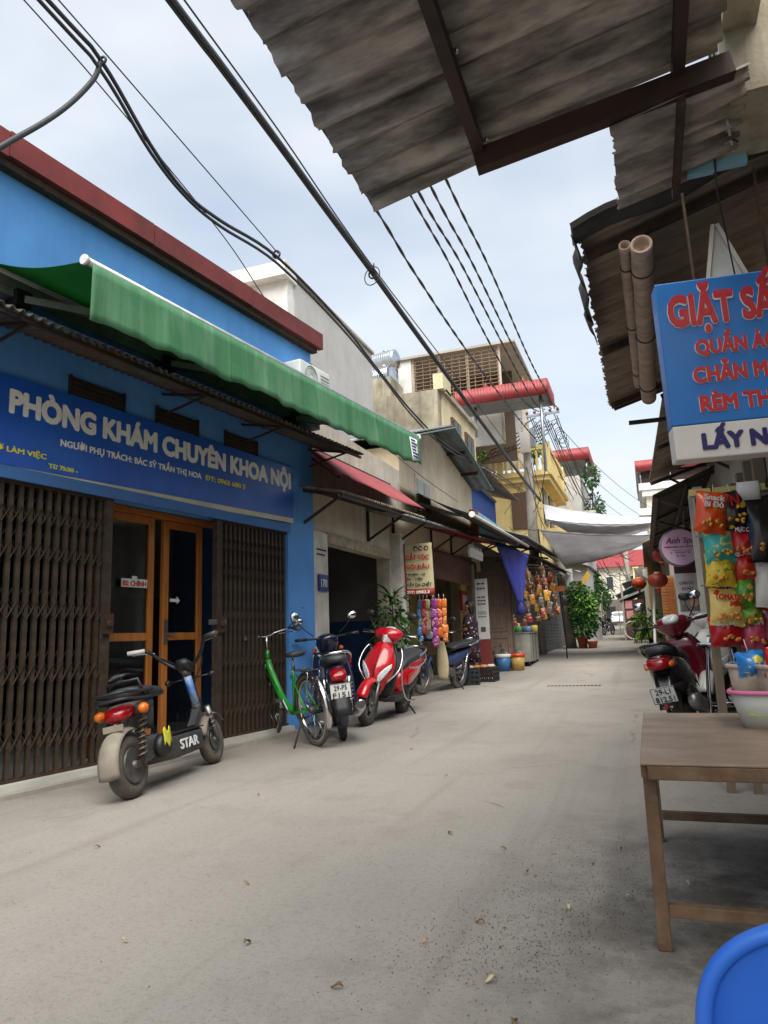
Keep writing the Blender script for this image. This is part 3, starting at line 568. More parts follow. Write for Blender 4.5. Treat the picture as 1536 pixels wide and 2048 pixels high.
for k, x in enumerate((.2, .28, .37)): q = MB(); q.lathe([(.034, 0), (.034, .004)], (x, -.012, .75), (0, -1, 0), 14); o = q.build('printed_head', m_dark, bn); q = MB(); q.lathe([(.02, 0), (.02, .003)], (x + .004, -.016, .742), (0, -1, 0), 12); q.build('printed_face', M('print_skin', C(206, 160, 130), r=.6), o)
# interior of the shop: shelves and goods
shv = thing('shop_shelf', 'dark shelving with small bottles and jars at the back of the shop', 'shelf', (-3.75, 0, 0), LF)
for z in (.55, 1.1, 1.6, 2.05): q = MB(); q.bx(12.0, 15.6, 1.6, 2.0, z, z + .03); q.build('shelf_board', M('shelf_wood', C(92, 70, 52), r=.8), shv)
for x in (12.0, 13.8, 15.57): q = MB(); q.bx(x, x + .04, 1.58, 2.02, .1, 2.4); q.build('upright', M('shelf_wood', C(92, 70, 52)), shv)
gcols = [C(206, 200, 190), C(176, 60, 52), C(196, 150, 60), C(90, 120, 150), C(150, 150, 140), C(120, 70, 60), C(80, 110, 70)]
gm = [M('goods%d' % i, c, r=.4) for i, c in enumerate(gcols)]
bt = MB(); bt.lathe([(.04, 0), (.042, .02), (.04, .13), (.018, .17), (.018, .2)], n=9); bme = [bt.mesh('bottle') for _ in range(7)]
for i, me in enumerate(bme): me.materials.append(gm[i])
for z in (.58, 1.13, 1.63, 2.08):
    x = 12.15
    while x < 15.4:
        o = bpy.data.objects.new('bottle', bme[rnd.randrange(7)]); COL.objects.link(o); o.parent = None; o.location = (-3.75 - rnd.uniform(1.65, 1.85), x, z); o.scale = (1, 1, rnd.uniform(.8, 1.4))
        tag(o, 'small bottle or jar among others on the dark shop shelves', 'bottle', 'bottles and jars on the shop shelves'); x += rnd.uniform(.1, .24)
q = MB(); q.bx(-5.0, -4.95, 15.4, 15.95, .4, 2.3); o = thing('entrance_partition', 'pale yellow partition with a red bordered box at the shop entrance', 'partition', (0, 0, 0)); q.build('panel', M('pale_yellow', C(196, 182, 110), r=.7), o)
q = MB(); q.bx(-3.9, -3.86, 15.75, 16.3, 1.95, 2.35); q.bx(-3.9, -3.86, 15.75, 16.3, .4, 1.5); q.build('front_panel', M('pale_yellow', C(196, 182, 110)), o)
q = MB(); q.bx(-3.9, -3.85, 15.75, 16.3, 1.5, 1.95); q.build('red_box', M('box_red', C(150, 34, 34), r=.5), o); q = MB(); q.bx(-3.85, -3.84, 15.85, 16.2, 1.55, 1.85); q.build('inner_box', m_grey_wall, o)
# hanging goods by the shop post
hung = [(.0, C(60, 130, 186), .72, 'narrow sky blue plastic bag strip'), (.1, C(190, 170, 140), .5, 'pale tan plastic bag strip'), (.17, C(120, 160, 70), .4, 'green snack strip'), (.24, C(150, 60, 140), .75, 'purple snack strip'), (.3, C(206, 90, 40), .6, 'orange snack strip'), (.36, C(216, 120, 40), .68, 'wide orange snack strip nearest the shop opening'), (.06, C(160, 50, 50), .55, 'dark red snack strip')]
for k, (x, c, h_, lb) in enumerate(hung):
    t = thing('hanging_packet_strip', lb + ' hanging by the shop post', 'snack', (-3.45 + x, 11.25 + .08 * (k % 3), 1.55)); n = max(2, int(h_ / .13)); mm = printed('strip%d' % k, (c, tuple(v * .6 for v in c), tuple(min(1, v * .5 + .4) for v in c), C(206, 160, 60)), 22)
    q = MB(); q.tube([(0, 0, .08), (0, 0, 0)], .004, 5); q.build('string', m_white, t)
    for i in range(n):
        hh = h_ / n; q = MB(); a = rnd.uniform(-.25, .25); zc = -(i + .5) * hh; ww = rnd.uniform(.035, .06); ca = (math.cos(a), .3 * (i % 2), math.sin(a)); q.se([((rnd.uniform(-.01, .01), 0, zc + hh * .55), ww * .8, .004, ca, (0, 1, 0), 3), ((0, 0, zc + hh * .3), ww, .012, ca, (0, 1, 0), 3), ((0, -.01, zc - hh * .25), ww * .95, .014, ca, (0, 1, 0), 3), ((rnd.uniform(-.015, .015), 0, zc - hh * .58), ww * .9, .004, ca, (0, 1, 0), 3)], 10); q.build('packet', mm, t)
q = MB()
for k in range(9): q.se([((-3.05 + .02 * (k % 2), 13.3 + k * .12, 2.66), .02, .02, (1, 0, 0), (0, 1, 0), 2), ((-3.05, 13.3 + k * .12, 2.55), .05, .05, (1, 0, 0), (0, 1, 0), 2), ((-3.05, 13.32 + k * .12, 2.42), .04, .05, (1, 0, 0), (0, 1, 0), 2)], 8)
tag(q.build('plastic_bag_bundle', M('clear_white_bags', C(214, 212, 208), r=.3)), 'bundle of white plastic bags hanging under the tin canopy', 'bags')
# white narrow sign and red base
ws = thing('narrow_white_sign', 'narrow white vertical sign with small dark print on a dark red base', 'sign', (-3.36, 14.95, gz(15)), R(5))
q = MB(); q.bx(0, .26, 0, .03, .75, 2.0); q.build('board', M('sign_white', C(206, 204, 200), r=.5, dirt=.2), ws); q = MB(); q.bx(-.01, .27, .0, .12, 0, .745); q.build('base', M('dark_red_base', C(120, 34, 36), r=.6, dirt=.3), ws)
q = MB(); q.bx(-.06, -.012, -.02, .1, 0, 2.3); q.build('side_post', M('grey_post', C(120, 112, 100), r=.8, dirt=.4), ws)
q = MB()
for z, n, h_ in ((1.88, 2, .035), (1.78, 3, .035), (1.6, 2, .03), (1.53, 3, .03), (1.46, 3, .03), (1.3, 4, .016), (1.26, 5, .016), (1.2, 3, .02)):
    for i in range(n): q.bx(.04 + .18 * i / n, .04 + .18 * (i + .8) / n, -.004, -.001, z, z + h_)
q.bx(.08, .18, -.004, -.001, .9, 1.0); q.bx(.1, .16, -.006, -.004, .92, .97); q.build('print', M('print_grey', C(90, 70, 76), r=.6), ws)

# ================================================================ wooden door leaf, stall and goods beyond
dl = thing('panelled_door_leaf', 'weathered brown panelled door leaf swung open beside the snack stall', 'door', (-3.6, 16.35, gz(16.3) + .05), R(14))
q = MB(); q.bx(0, .72, 0, .04, 0, 2.2); q.build('leaf', M('old_brown_door', C(124, 104, 92), C(104, 84, 72), s=5, r=.7, stretch=(6, 6, .6), dirt=.3), dl, bevel=.004)
for z0, z1 in ((.15, .7), (.82, 1.3), (1.4, 2.1)):
    q = frame_rect(.09, .63, z0, z1, .025, .02, -.018); q.bx(.17, .55, -.012, -.001, z0 + .08, z1 - .08); q.ring((.36, -.012, (z0 + z1) / 2), (0, 1, 0), .09, .008, 16, 5); q.build('raised_panel', M('old_brown_door', C(124, 104, 92)), dl, bevel=.004)
q = MB(); q.bx(-.06, -.005, -.02, .06, -.05, 2.4); q.bx(.725, .76, -.02, .06, -.05, 2.25); q.build('jamb', M('door_jamb', C(92, 84, 76), r=.8, dirt=.4), dl)
st = thing('stall_house', 'low dark shop house with tin roof behind the snack stall', 'house', (-3.75, 0, 0), LF)
b = MB(); b.bx(16.92, 20.0, 2.2, 2.4, 0, 3.2); b.bx(16.92, 27.6, -.0, 2.4, 3.1, 3.2); b.bx(20.0, 20.15, 0, 2.4, 0, 3.1); b.bx(20.8, 31.0, -.55, -.3, 2.75, 3.25); b.bx(20.8, 21.0, -.5, 2.4, 0, 3.1); b.bx(30.8, 31.0, -.55, 2.4, 0, 3.2); b.build('wall', M('stall_wall', C(112, 104, 96), C(92, 84, 78), s=2, r=.9, dirt=.4), st)
for k in range(11):
    q = MB()
    for j in range(25): q.bx(21.0 + .9 * k, 21.87 + .9 * k, -.50 - .012 * (j % 2), -.46, gz(21) + .02 + j * .11, gz(21) + .122 + j * .11)
    q.build('shutter_panel', M('shutter_grey', C(104, 112, 118), C(88, 96, 102), s=3, r=.5, m=.4, dirt=.3), st)
corrugated('roof_sheet', m_tin_grey, st, (16.9, .3, 3.72), (1, 0, .02), (0, -1.5, -.5), 7.2, 1.65, .1, .015, .005, 5)
corrugated('roof_sheet', m_tin_brown, st, (20.5, .1, 3.5), (1, 0, .02), (0, -1.2, -.5), 7.0, 1.45, .1, .015, .005, 5)
for v_ in (17.1, 19.4, 22, 24.5, 27): q = MB(); q.bar((v_, .1, 3.4), (v_, -1.1, 3.15), .05); q.bar((v_, 0, 2.9), (v_, -.9, 3.18), .04); q.build('roof_bracket', m_darkframe, st)
q = MB(); q.bar((16.95, -1.15, 3.12), (24, -1.15, 3.25), .05); q.bar((20.5, -1.05, 2.98), (27.5, -1.05, 3.1), .05); q.build('eave_beam', m_darkframe, st)
bp_ = thing('blue_tin_wall', 'bright blue corrugated upper wall beside the gable roof', 'wall', (-3.75, 0, 0), LF)
corrugated('sheet', M('blue_tin', C(40, 92, 180), C(34, 80, 160), s=3, r=.5, m=.1), bp_, (17.5, .4, 5.0), (1, 0, .01), (0, 0, -1), 4.4, 1.0, .12, .012, .01, 4)
q = MB(); q.bx(17.4, 22.0, .35, 2, 5.0, 5.06); q.bx(17.5, 21.9, .45, 2, 3.9, 4.98); q.build('block', m_concrete, bp_)
q = MB(); q.sheet(lambda u, v: Vec((17.3 + 5 * u, .7 - 1.0 * v, 5.35 - .3 * v + .01 * math.sin(u * 150))), 90, 2, .02, off=(0, 0, 1)); q.build('roof_sheet', m_tin_brown, bp_)
lb_ = thing('pale_blue_hoarding', 'pale sky blue metal hoarding above the stall roof', 'hoarding', (-3.75, 0, 0), LF); q = MB(); q.bx(17.0, 20.6, -.1, -.05, 3.35, 3.92); q.build('sheet', M('pale_cyan', C(140, 190, 206), C(120, 172, 192), s=3, r=.5, dirt=.2), lb_)
q = MB()
for x in (17.6, 18.5, 19.4): q.bx(x, x + .03, -.115, -.101, 3.36, 3.91)
q.build('rib', M('pale_cyan', C(140, 190, 206)), lb_); q = MB(); q.bx(16.55, 16.95, -.12, .2, 3.3, 3.9); q.build('brick_pier', M('brick_pier', C(150, 84, 62), C(120, 66, 52), s=9, r=.9, bump=.4), lb_)
# blue tarp tied up like a funnel
def tarpf(u, v):
    a = Vec((-2.95, 15.3, 2.92)).lerp(Vec((-2.55, 17.4, 2.78)), u); bq = Vec((-2.64, 15.95, 1.62)).lerp(Vec((-2.56, 16.15, 1.62)), u); p = a.lerp(bq, v ** .9); p.x += .05 * math.sin(u * 17) * math.sin(v * 3); p.z += .06 * math.sin(u * 3.14) * (1 - v); return p
q = MB(); q.sheet(tarpf, 24, 16, .006); o = thing('tied_blue_tarp', 'navy blue tarp gathered into a funnel beside the snack stall', 'tarp'); q.build('cloth', m_bluetarp, o)
q = MB(); q.se([((-2.6, 16.05, 1.63), .04, .04, (1, 0, 0), (0, 1, 0), 2), ((-2.6, 16.05, 1.5), .09, .08, (1, 0, 0), (0, 1, 0), 2.4), ((-2.6, 16.05, 1.36), .1, .07, (1, 0, 0), (0, 1, 0), 2.6)], 12); q.build('bunched_end', m_bluetarp, o)
# steel cabinet of the stall
z0 = gz(18)
cb = thing('steel_stall_cabinet', 'streaked grey steel counter cabinet with small goods on top', 'cabinet', (-3.3, 17.75, z0), R(3))
q = MB(); q.bx(0, .58, 0, 2.2, .1, .78); q.build('body', M('streaked_steel', C(166, 168, 160), C(138, 138, 128), s=3, r=.55, m=.3, dirt=.4, dc=C(112, 92, 66), streak=.7), cb, bevel=.01)
q = MB(); q.bx(-.02, .6, -.02, 2.22, .785, .81); q.build('top', m_tin_grey, cb)
for x, y in ((.05, .05), (.53, .05), (.05, 2.15), (.53, 2.15)): q = MB(); q.lathe([(.03, 0), (.03, .1)], (x, y, 0), n=10); q.build('foot', m_black, cb)
for y in (.7, 1.4): q = MB(); q.bx(.579, .588, y - .008, y + .008, .14, .76); q.build('door_seam', m_dark, cb)
cnt = [('red tub', C(196, 36, 34)), ('green packet', C(40, 150, 60)), ('blue carton', C(70, 130, 190)), ('white carton', C(210, 206, 200)), ('orange bowl', C(206, 110, 46)), ('yellow packet', C(206, 180, 60)), ('pink carton', C(206, 90, 110)), ('teal packet', C(70, 160, 160))]
for k, (nm, c) in enumerate(cnt):
    t_ = k / 8; x, y = -3.22 + .5 * ((k * 3) % 8) / 8, 17.85 + .25 * k; q = MB(); h_ = rnd.uniform(.12, .26); q.se([((0, 0, 0), .08, .07, (1, 0, 0), (0, 1, 0), 4), ((0, 0, h_ * .9), .09, .08, (1, 0, 0), (0, 1, 0), 4), ((0, 0, h_), .07, .05, (1, 0, 0), (0, 1, 0), 3)], 12)
    tag(q.build(nm.replace(' ', '_'), M('cnt%d' % k, c, tuple(v * .7 + .1 for v in c), s=12, r=.4), None, (x, y, z0 + .812)), nm + ' among the goods on the steel stall cabinet', 'goods')
sp_m = [printed('stallp%d' % i, (c, tuple(v * .55 for v in c), e, c), 26) for i, (c, e) in enumerate(((C(132, 44, 40), C(206, 160, 60)), (C(170, 116, 40), C(120, 40, 30)), (C(96, 60, 46), C(190, 150, 90)), (C(186, 146, 50), C(196, 60, 40)), (C(112, 98, 84), C(180, 170, 150)), (C(160, 36, 46), C(220, 210, 200)), (C(128, 84, 56), C(90, 110, 60))))]
for k in range(60):
    x = -3.05 + .9 * ((k * 5) % 13) / 13; y = 17.55 + (k * 7 % 60) * .055; z = z0 + 1.05 + (k * 11 % 13) * .105; w_, h_ = rnd.uniform(.05, .085), rnd.uniform(.07, .15); q = MB(); a = rnd.uniform(-.35, .35); da = (math.cos(a), 0, math.sin(a)); db = (0, 1, 0); nz_ = Vec((-math.sin(a), 0, math.cos(a)))
    q.se([(nz_ * h_, w_, .003, da, db, 4), (nz_ * h_ * .8, w_ * .97, .014, da, db, 3), (nz_ * 0, w_ * .94, .024, da, db, 3), (nz_ * -h_ * .8, w_ * .97, .014, da, db, 3), (nz_ * -h_, w_, .003, da, db, 4)], 12)
    t = thing('hanging_snack_packet', 'small snack packet in a dense cluster hanging over the steel stall cabinet', 'snack', (x, y, z), rnd.uniform(-.7, .7), 'snack packets hanging over the stall'); q.build('packet', sp_m[k % 7], t); q = MB(); q.tube([nz_ * h_ * .95, (0, 0, h_ + .1)], .003, 4); q.build('string', m_white, t)
sr = thing('stall_rack', 'wire hanging rack above the snack stall', 'rack', (0, 0, 0)); q = MB()
for y in (17.6, 18.6, 19.6, 20.8): q.tube([(-3.2, y, z0 + 2.5), (-2.15, y, z0 + 2.35)], .012, 5)
q.tube([(-2.2, 17.5, z0 + 2.38), (-2.2, 20.9, z0 + 2.38)], .012, 5); q.tube([(-3.1, 17.5, z0 + 2.5), (-3.1, 20.9, z0 + 2.5)], .012, 5); q.tube([(-2.2, 20.9, gz(20.9)), (-2.2, 20.9, z0 + 2.38)], .018, 6); q.build('wire_frame', m_rust, sr)
q = MB(); q.bx(-2.5, -2.1, 20.6, 20.66, z0 + 1.9, z0 + 2.05); q.build('board', M('orange_board', C(176, 96, 50), r=.7), sr)
# buckets, bag, crates, potted plant on the ground
def bucket(name, lb, loc, c, lid, r=.17, h=.36):
    t = thing(name, lb, 'bucket', loc); q = MB(); q.lathe([(r * .85, 0), (r, h), (r * .97, h), (r * .83, .01)], n=20); q.build('body', M(name + 'c', c, tuple(v * .8 for v in c), s=6, r=.4, dirt=.25), t)
    q = MB(); q.lathe([(r * 1.05, h - .06), (r * 1.05, h + .012), (r * .9, h + .016), (.01, h + .016)], n=20); q.build('lid', lid, t); q = MB(); q.ring((0, 0, h - .1), (0, 1, .25), r * 1.02, .005, 20, 5, 0, math.pi); q.build('handle', m_steel, t); return t
bucket('blue_bucket', 'blue plastic paint bucket with white lid in front of the stall', (-3.12, 16.35, gz(16.35)), C(64, 120, 176), m_white)
bucket('orange_bucket', 'tan plastic bucket with red orange rim beside the blue bucket', (-2.83, 16.5, gz(16.5)), C(196, 158, 84), M('bucket_red', C(206, 66, 36), r=.4))
t = thing('sack_in_basket', 'white sack heaped in a yellow plastic basket by the crates', 'sack', (-3.42, 15.5, gz(15.5)))
q = MB(); q.se([((0, 0, 0), .24, .18, (1, 0, 0), (0, 1, 0), 4), ((0, 0, .16), .3, .22, (1, 0, 0), (0, 1, 0), 4)], 20); q.build('basket', M('yellow_basket', C(206, 170, 40), r=.5), t)
q = MB(); q.se([((0, 0, .15), .3, .24, (1, 0, 0), (0, 1, 0), 3), ((-.05, 0, .24), .27, .22, (1, 0, 0), (0, 1, 0), 2.4), ((-.02, .02, .36), .17, .13, (1, .2, 0), (0, 1, 0), 2.2), ((.02, 0, .45), .05, .06, (1, 0, 0), (0, 1, 0), 2)], 14); q.build('sack', M('white_sack', C(222, 220, 214), C(200, 196, 188), s=7, r=.6, bump=.6, bs=8), t)
def crate(loc, lb, rz):
    t = thing('plastic_crate', lb, 'crate', loc, rz); mc = M('crate_black', C(34, 36, 40), r=.55); W, Dp, Hh = .46, .34, .27
    for sx in (-1, 1):
        q = MB()
        for i in range(6): q.bx(sx * W / 2 - .008, sx * W / 2 + .008, -Dp / 2 + i * Dp / 5 - .012, -Dp / 2 + i * Dp / 5 + .012, 0, Hh)
        for z in (.01, .09, .17, .25): q.bx(sx * W / 2 - .01, sx * W / 2 + .01, -Dp / 2, Dp / 2, z - .012, z + .018)
        q.build('side', mc, t); q = MB()
        for i in range(7): q.bx(-W / 2 + i * W / 6 - .012, -W / 2 + i * W / 6 + .012, sx * Dp / 2 - .008, sx * Dp / 2 + .008, 0, Hh)
        for z in (.01, .09, .17, .25): q.bx(-W / 2, W / 2, sx * Dp / 2 - .011, sx * Dp / 2 + .011, z - .012, z + .018)
        q.build('side', mc, t)
    q = MB(); q.bx(-W / 2, W / 2, -Dp / 2, Dp / 2, .0, .015); q.build('bottom', mc, t); return t
crate((-3.18, 13.05, gz(13)), 'black plastic crate behind the old moped, left of two', R(10)); crate((-3.0, 13.75, gz(13.7)), 'black plastic crate behind the old moped, right of two', R(-6))
for k in range(5):
    q = MB(); q.se([((0, 0, 0), .05, .04, (1, 0, 0), (0, 1, 0), 2), ((.01, 0, .03), .085, .06, (1, .3 * (k % 3), 0), (0, 1, 0), 2.6), ((0, .01, .06), .05, .03, (1, 0, 0), (0, 1, 0), 2)], 10)
    tag(q.build('snack_bag', M('bun%d' % (k % 3), [C(186, 140, 96), C(210, 190, 176), C(170, 120, 76)][k % 3], r=.5), None, (-3.27 + .1 * k, 13.1 + .16 * k, gz(13.3) + .262)), 'small bag of buns lying on the black crates', 'bag', 'bags on the black crates')
t = thing('potted_plant', 'dark leafy potted plant in front of the brown door leaf', 'plant', (-3.3, 16.75, gz(16.7))); pot(t, .17, .24); q = MB(); leaves(q, (0, 0, .42), (.36, .3, .22), 420, .12); q.build('leaves', m_leaf, t)
# two plant clumps beside the concrete pole
t = thing('potted_creeper', 'large leafy creeper in terracotta pots beside the concrete pole', 'plant', (-2.28, 27.3, gz(27.3))); pot(t, .2, .42)
q = MB(); q.lathe([(.13, 0), (.18, .22), (.19, .25)], (.35, -.2, 0), n=14); q.build('pot', m_terra, t)
q = MB()
for c, r_ in (((.1, 0, .8), (.42, .5, .45)), ((0, .1, 1.4), (.4, .5, .5)), ((-.1, .1, 2.0), (.3, .4, .4)), ((.25, .3, 1.1), (.4, .4, .5)), ((.2, .5, 1.75), (.45, .4, .4))): leaves(q, c, r_, 520, .13, shell=.2)
fronds(q, (.3, 0, .5), 14, .6, .03); q.build('leaves', m_leaf, t); q = MB(); leaves(q, (.1, .1, 1.5), (.45, .5, .8), 420, .13, shell=.5); q.build('new_leaves', m_leaf2, t)

for nm, lb, c, loc in (('red_basin', 'red plastic basin on the floor of the plaster house doorway', C(176, 36, 40), (-3.95, 9.55, .05)), ('orange_basin', 'yellow orange plastic basin just inside the plaster house doorway', C(206, 140, 40), (-4.2, 9.0, .05)), ('blue_basin', 'small blue basin behind the navy motorbike', C(60, 110, 170), (-4.0, 8.75, .05))):
    q = MB(); q.lathe([(.15, 0), (.22, .13), (.235, .14), (.235, .15), (.21, .15), (.14, .015), (.001, .015)], n=22); tag(q.build(nm, M(nm, c, r=.4), None, loc), lb, 'basin')
t = thing('stacked_stools', 'stack of red plastic stools inside the plaster house doorway', 'stool', (-4.35, 9.9, .04))
for k in range(5):
    q = MB(); q.bx(-.14, .14, -.14, .14, .4 + .07 * k, .42 + .07 * k); [q.bar((sx * .12, sy * .12, .4 + .07 * k), (sx * .16, sy * .16, .0 if k == 0 else .3 + .07 * k), .03) for sx in (-1, 1) for sy in (-1, 1)]; q.build('stool', M('stool_red', C(176, 30, 36), r=.4), t)
# ================================================================ buildings behind the left frontage
gb = thing('grey_rendered_building', 'tall plain grey rendered building with white cornice behind the clinic', 'building', (0, 0, 0))
b = MB(); b.bx(-9.0, -5.5, 11.0, 14.95, 0, 7.5); b.build('wall', m_grey_wall, gb)
b = MB(); b.bx(-9.2, -5.52, 10.75, 11.0, 6.5, 7.35); b.bx(-9.3, -5.46, 10.55, 11.02, 7.35, 7.62); b.build('cornice', m_white, gb)
b = MB(); b.bx(-5.78, -5.52, 10.8, 11.0, 0, 6.5); b.bx(-5.84, -5.48, 10.74, 11.0, 6.3, 6.5); b.bx(-5.81, -5.5, 10.77, 11.0, 6.2, 6.26); b.bx(-8.9, -5.78, 10.9, 11.0, 0, 6.5); b.build('pilaster', m_white, gb)
b = MB(); b.bx(-9.0, -5.45, 10.98, 15.0, 7.5, 7.56); b.build('coping', m_concrete, gb)
def tank(loc, lb, L_=.85, r=.36, leg=.5):
    t = thing('water_tank', lb, 'water tank', loc, R(-12)); q = MB(); pr = [(.02, -L_ / 2 - .07), (r * .6, -L_ / 2 - .05), (r, -L_ / 2)]
    for i in range(9): x = -L_ / 2 + L_ * (i + .5) / 9; pr += [(r, x - .03), (r * 1.03, x), (r, x + .03)]
    pr += [(r, L_ / 2), (r * .6, L_ / 2 + .05), (.02, L_ / 2 + .07)]
    q.lathe(pr, (0, 0, r), (1, 0, 0), 22); q.build('drum', M('tank_steel', C(206, 208, 210), C(180, 184, 188), s=4, r=.22, m=.95), t)
    q = MB(); q.bx(-.3, -.25, -.25, .25, -leg, .15); q.bx(.25, .3, -.25, .25, -leg, .15); q.build('stand', m_steel, t); q = MB(); q.lathe([(.09, 0), (.09, .07)], (0, 0, r * 1.95), n=12); q.build('cap', m_steel, t)
tank((-7.3, 21.2, 9.55), 'shiny steel water tank on the higher roof', leg=2.6, L_=.75, r=.33); tank((-5.95, 17.1, 7.4), 'steel water tank on the mossy wall below the other tank', .5, .3, .4)
my = thing('mossy_yellow_house', 'yellow house with mossy blank side wall behind the gable roof', 'house', (0, 0, 0))
b = MB(); b.bx(-8.5, -4.35, 16.4, 16.7, 0, 6.95); b.build('blank_wall', m_mossy, my)
b = MB(); b.bx(-8.5, -4.3, 16.7, 20.3, 0, 6.9); b.bx(-4.45, -4.2, 16.42, 17.2, 6.95, 7.35); b.build('wall', M('pale_yellow_render', C(214, 202, 168), C(196, 182, 146), s=1.2, r=.9, dirt=.3, dc=C(140, 124, 96), streak=.35), my)
b = MB(); b.bx(-8.5, -4.2, 16.65, 20.3, 6.9, 7.02); b.build('roof_slab', m_concrete, my)
b = MB(); b.bx(-6.5, -5.6, 16.6, 17.6, 6.95, 7.55); b.build('tank_plinth', m_mossy, my)
for v_ in (17.4, 18.9):
    q = MB(); q.bx(-4.3, -4.24, v_, v_ + .9, 5.2, 6.5); wo = q.build('window', m_wood if False else M('brown_window', C(96, 70, 54), r=.6), my); 
    for k in range(2): q = MB(); q.bx(-4.245, -4.22, v_ + .06 + .42 * k, v_ + .42 + .42 * k, 5.28, 6.42); q.build('pane', M('dark_pane', C(52, 58, 62), r=.2), wo)
gr_ = thing('barred_rooftop_room', 'white rooftop room with rusty barred opening on the mossy house', 'house', (0, 0, 0))
b = MB(); b.bx(-7.9, -6.7, 22.0, 22.2, 6.9, 10.15); b.bx(-7.9, -7.7, 22.2, 26, 6.9, 10.15); b.bx(-7.9, -3.7, 25.8, 26, 6.9, 10.15); b.build('wall', m_white, gr_)
b = MB(); b.bx(-8.0, -3.2, 21.9, 26.2, 10.15, 10.23); b.build('roof_slab', M('pale_slab', C(176, 170, 156), r=.8, dirt=.3), gr_)
mb_ = M('rusty_bar', C(150, 124, 96), C(116, 92, 70), s=10, r=.7)
for x in (-6.65, -5.75, -4.8, -3.75):
    q = MB(); q.bx(x - .04, x + .04, 22.05, 22.15, 6.9, 10.15); q.build('post', m_plaster, gr_)
for k in range(12): x = -6.55 + 2.75 * k / 11; q = MB(); q.bx(x - .01, x + .01, 22.02, 22.04, 8.6, 10.1); q.build('bar', mb_, gr_)
for k in range(12): q = MB(); q.bx(-6.65, -3.75, 22.0, 22.02, 8.65 + k * .125, 8.67 + k * .125); q.build('crossbar', mb_, gr_)
b = MB(); b.bx(-6.65, -3.75, 24.5, 24.6, 6.9, 10.15); b.build('inner_wall', M('dim_brown', C(92, 76, 62), r=.9), gr_); b = MB(); b.bx(-6.65, -3.75, 22.06, 22.14, 6.9, 8.6); b.build('parapet', m_white, gr_)
def red_roof(lb, x0, x1, y0, y1, z0, z1, hip=.35, posts=()):
    t = thing('red_tin_roof', lb, 'roof', (0, 0, 0)); n = int((x1 - x0) / .09)
    q = MB(); q.sheet(lambda u, v: Vec((x0 + (x1 - x0) * u, y0 - .006 * math.cos(u * n * 6.283), z1 - (z1 - z0) * v)), n * 4, 1, .01, off=(0, -1, 0)); q.build('front_fascia', m_tin_red, t)
    m_ = int((y1 - y0) / .09); q = MB(); q.sheet(lambda u, v: Vec((x1 + .006 * math.cos(u * m_ * 6.283), y0 + (y1 - y0) * u, z1 - (z1 - z0) * v)), m_ * 4, 1, .01, off=(1, 0, 0)); q.build('side_fascia', m_tin_red, t)
    q = MB(); cx, cy = (x0 + x1) / 2, (y0 + y1) / 2; q.add([(x0, y0, z1), (x1, y0, z1), (x1, y1, z1), (x0, y1, z1), (x0 + .8, cy, z1 + hip), (x1 - .8, cy, z1 + hip)], [(0, 1, 5, 4), (1, 2, 5), (2, 3, 4, 5), (3, 0, 4)]); q.build('hip_roof', m_tin_red, t)
    q = MB(); q.sheet(lambda u, v: Vec((x0 + .02 + (x1 - x0 - .04) * u, y0 + .03 + (y1 - y0 - .06) * v, z0 + .12 + .015 * math.sin(v * (y1 - y0) / .12 * 6.283))), 2, 60, .01, off=(0, 0, 1)); q.build('underside', m_tin_grey, t)
    q = MB(); q.lathe([(.05, 0), (.07, .08), (.03, .14), (.0, .24)], (x1 - .8, cy, z1 + hip), n=10); q.lathe([(.05, 0), (.07, .08), (.03, .14), (.0, .24)], (x0 + .8, cy, z1 + hip), n=10); q.build('finial', m_tin_red, t)
    for px, py, zb in posts: q = MB(); q.tube([(px, py, zb), (px, py, z0 + .12)], .045, 8); q.build('post', m_steel, t)
    return t
red_roof('red tin pavilion roof with grey underside above the mossy house', -4.85, -2.1, 20.3, 21.9, 7.72, 8.2, .22, ((-2.35, 20.5, 5.5), (-4.4, 21, 6.9)))
# yellow balcony house
yb = thing('yellow_balcony_house', 'pale yellow house with balustraded roof terrace beyond the mossy house', 'house', (0, 0, 0))
b = MB(); b.bx(-6.5, -3.15, 25.4, 31, 3.3, 6.5); b.build('wall', m_yellow_wall, yb); b = MB(); b.bx(-6.5, -2.7, 25.1, 31, 6.42, 6.6); b.bx(-6.5, -2.8, 25.2, 31, 6.25, 6.42); b.build('cornice', m_yellow_wall, yb)
b = MB(); b.bx(-6.0, -2.72, 25.12, 25.27, 7.35, 7.5); b.bx(-2.87, -2.72, 25.27, 30.5, 7.35, 7.5)
for x in (-5.9, -4.6, -3.6): b.bx(x, x + .2, 25.13, 25.26, 6.6, 7.35)
b.bx(-2.9, -2.7, 25.1, 25.3, 6.6, 7.6); b.bx(-2.9, -2.7, 29.5, 29.7, 6.6, 7.6); b.build('parapet_rail', m_yellow_wall, yb)
bal = MB(); bal.lathe([(.05, 0), (.05, .05), (.035, .1), (.07, .3), (.035, .5), (.05, .62), (.05, .75)], n=10); bm_ = bal.mesh('baluster'); bm_.materials.append(m_yellow_wall)
for i in range(13):
    x = -5.6 + .22 * i
    if any(abs(x - c - .1) < .16 for c in (-5.9, -4.6, -3.6)): continue
    o = bpy.data.objects.new('baluster', bm_); COL.objects.link(o); o.parent = yb; o.location = (x, 25.19, 6.6)
for i in range(18): o = bpy.data.objects.new('baluster', bm_); COL.objects.link(o); o.parent = yb; o.location = (-2.8, 25.55 + .22 * i, 6.6)
b = MB(); b.bx(-3.15, -2.2, 26.5, 29.5, 4.5, 4.7); b.bx(-2.3, -2.2, 26.5, 29.5, 4.7, 5.4); b.build('balcony', m_yellow_wall, yb)
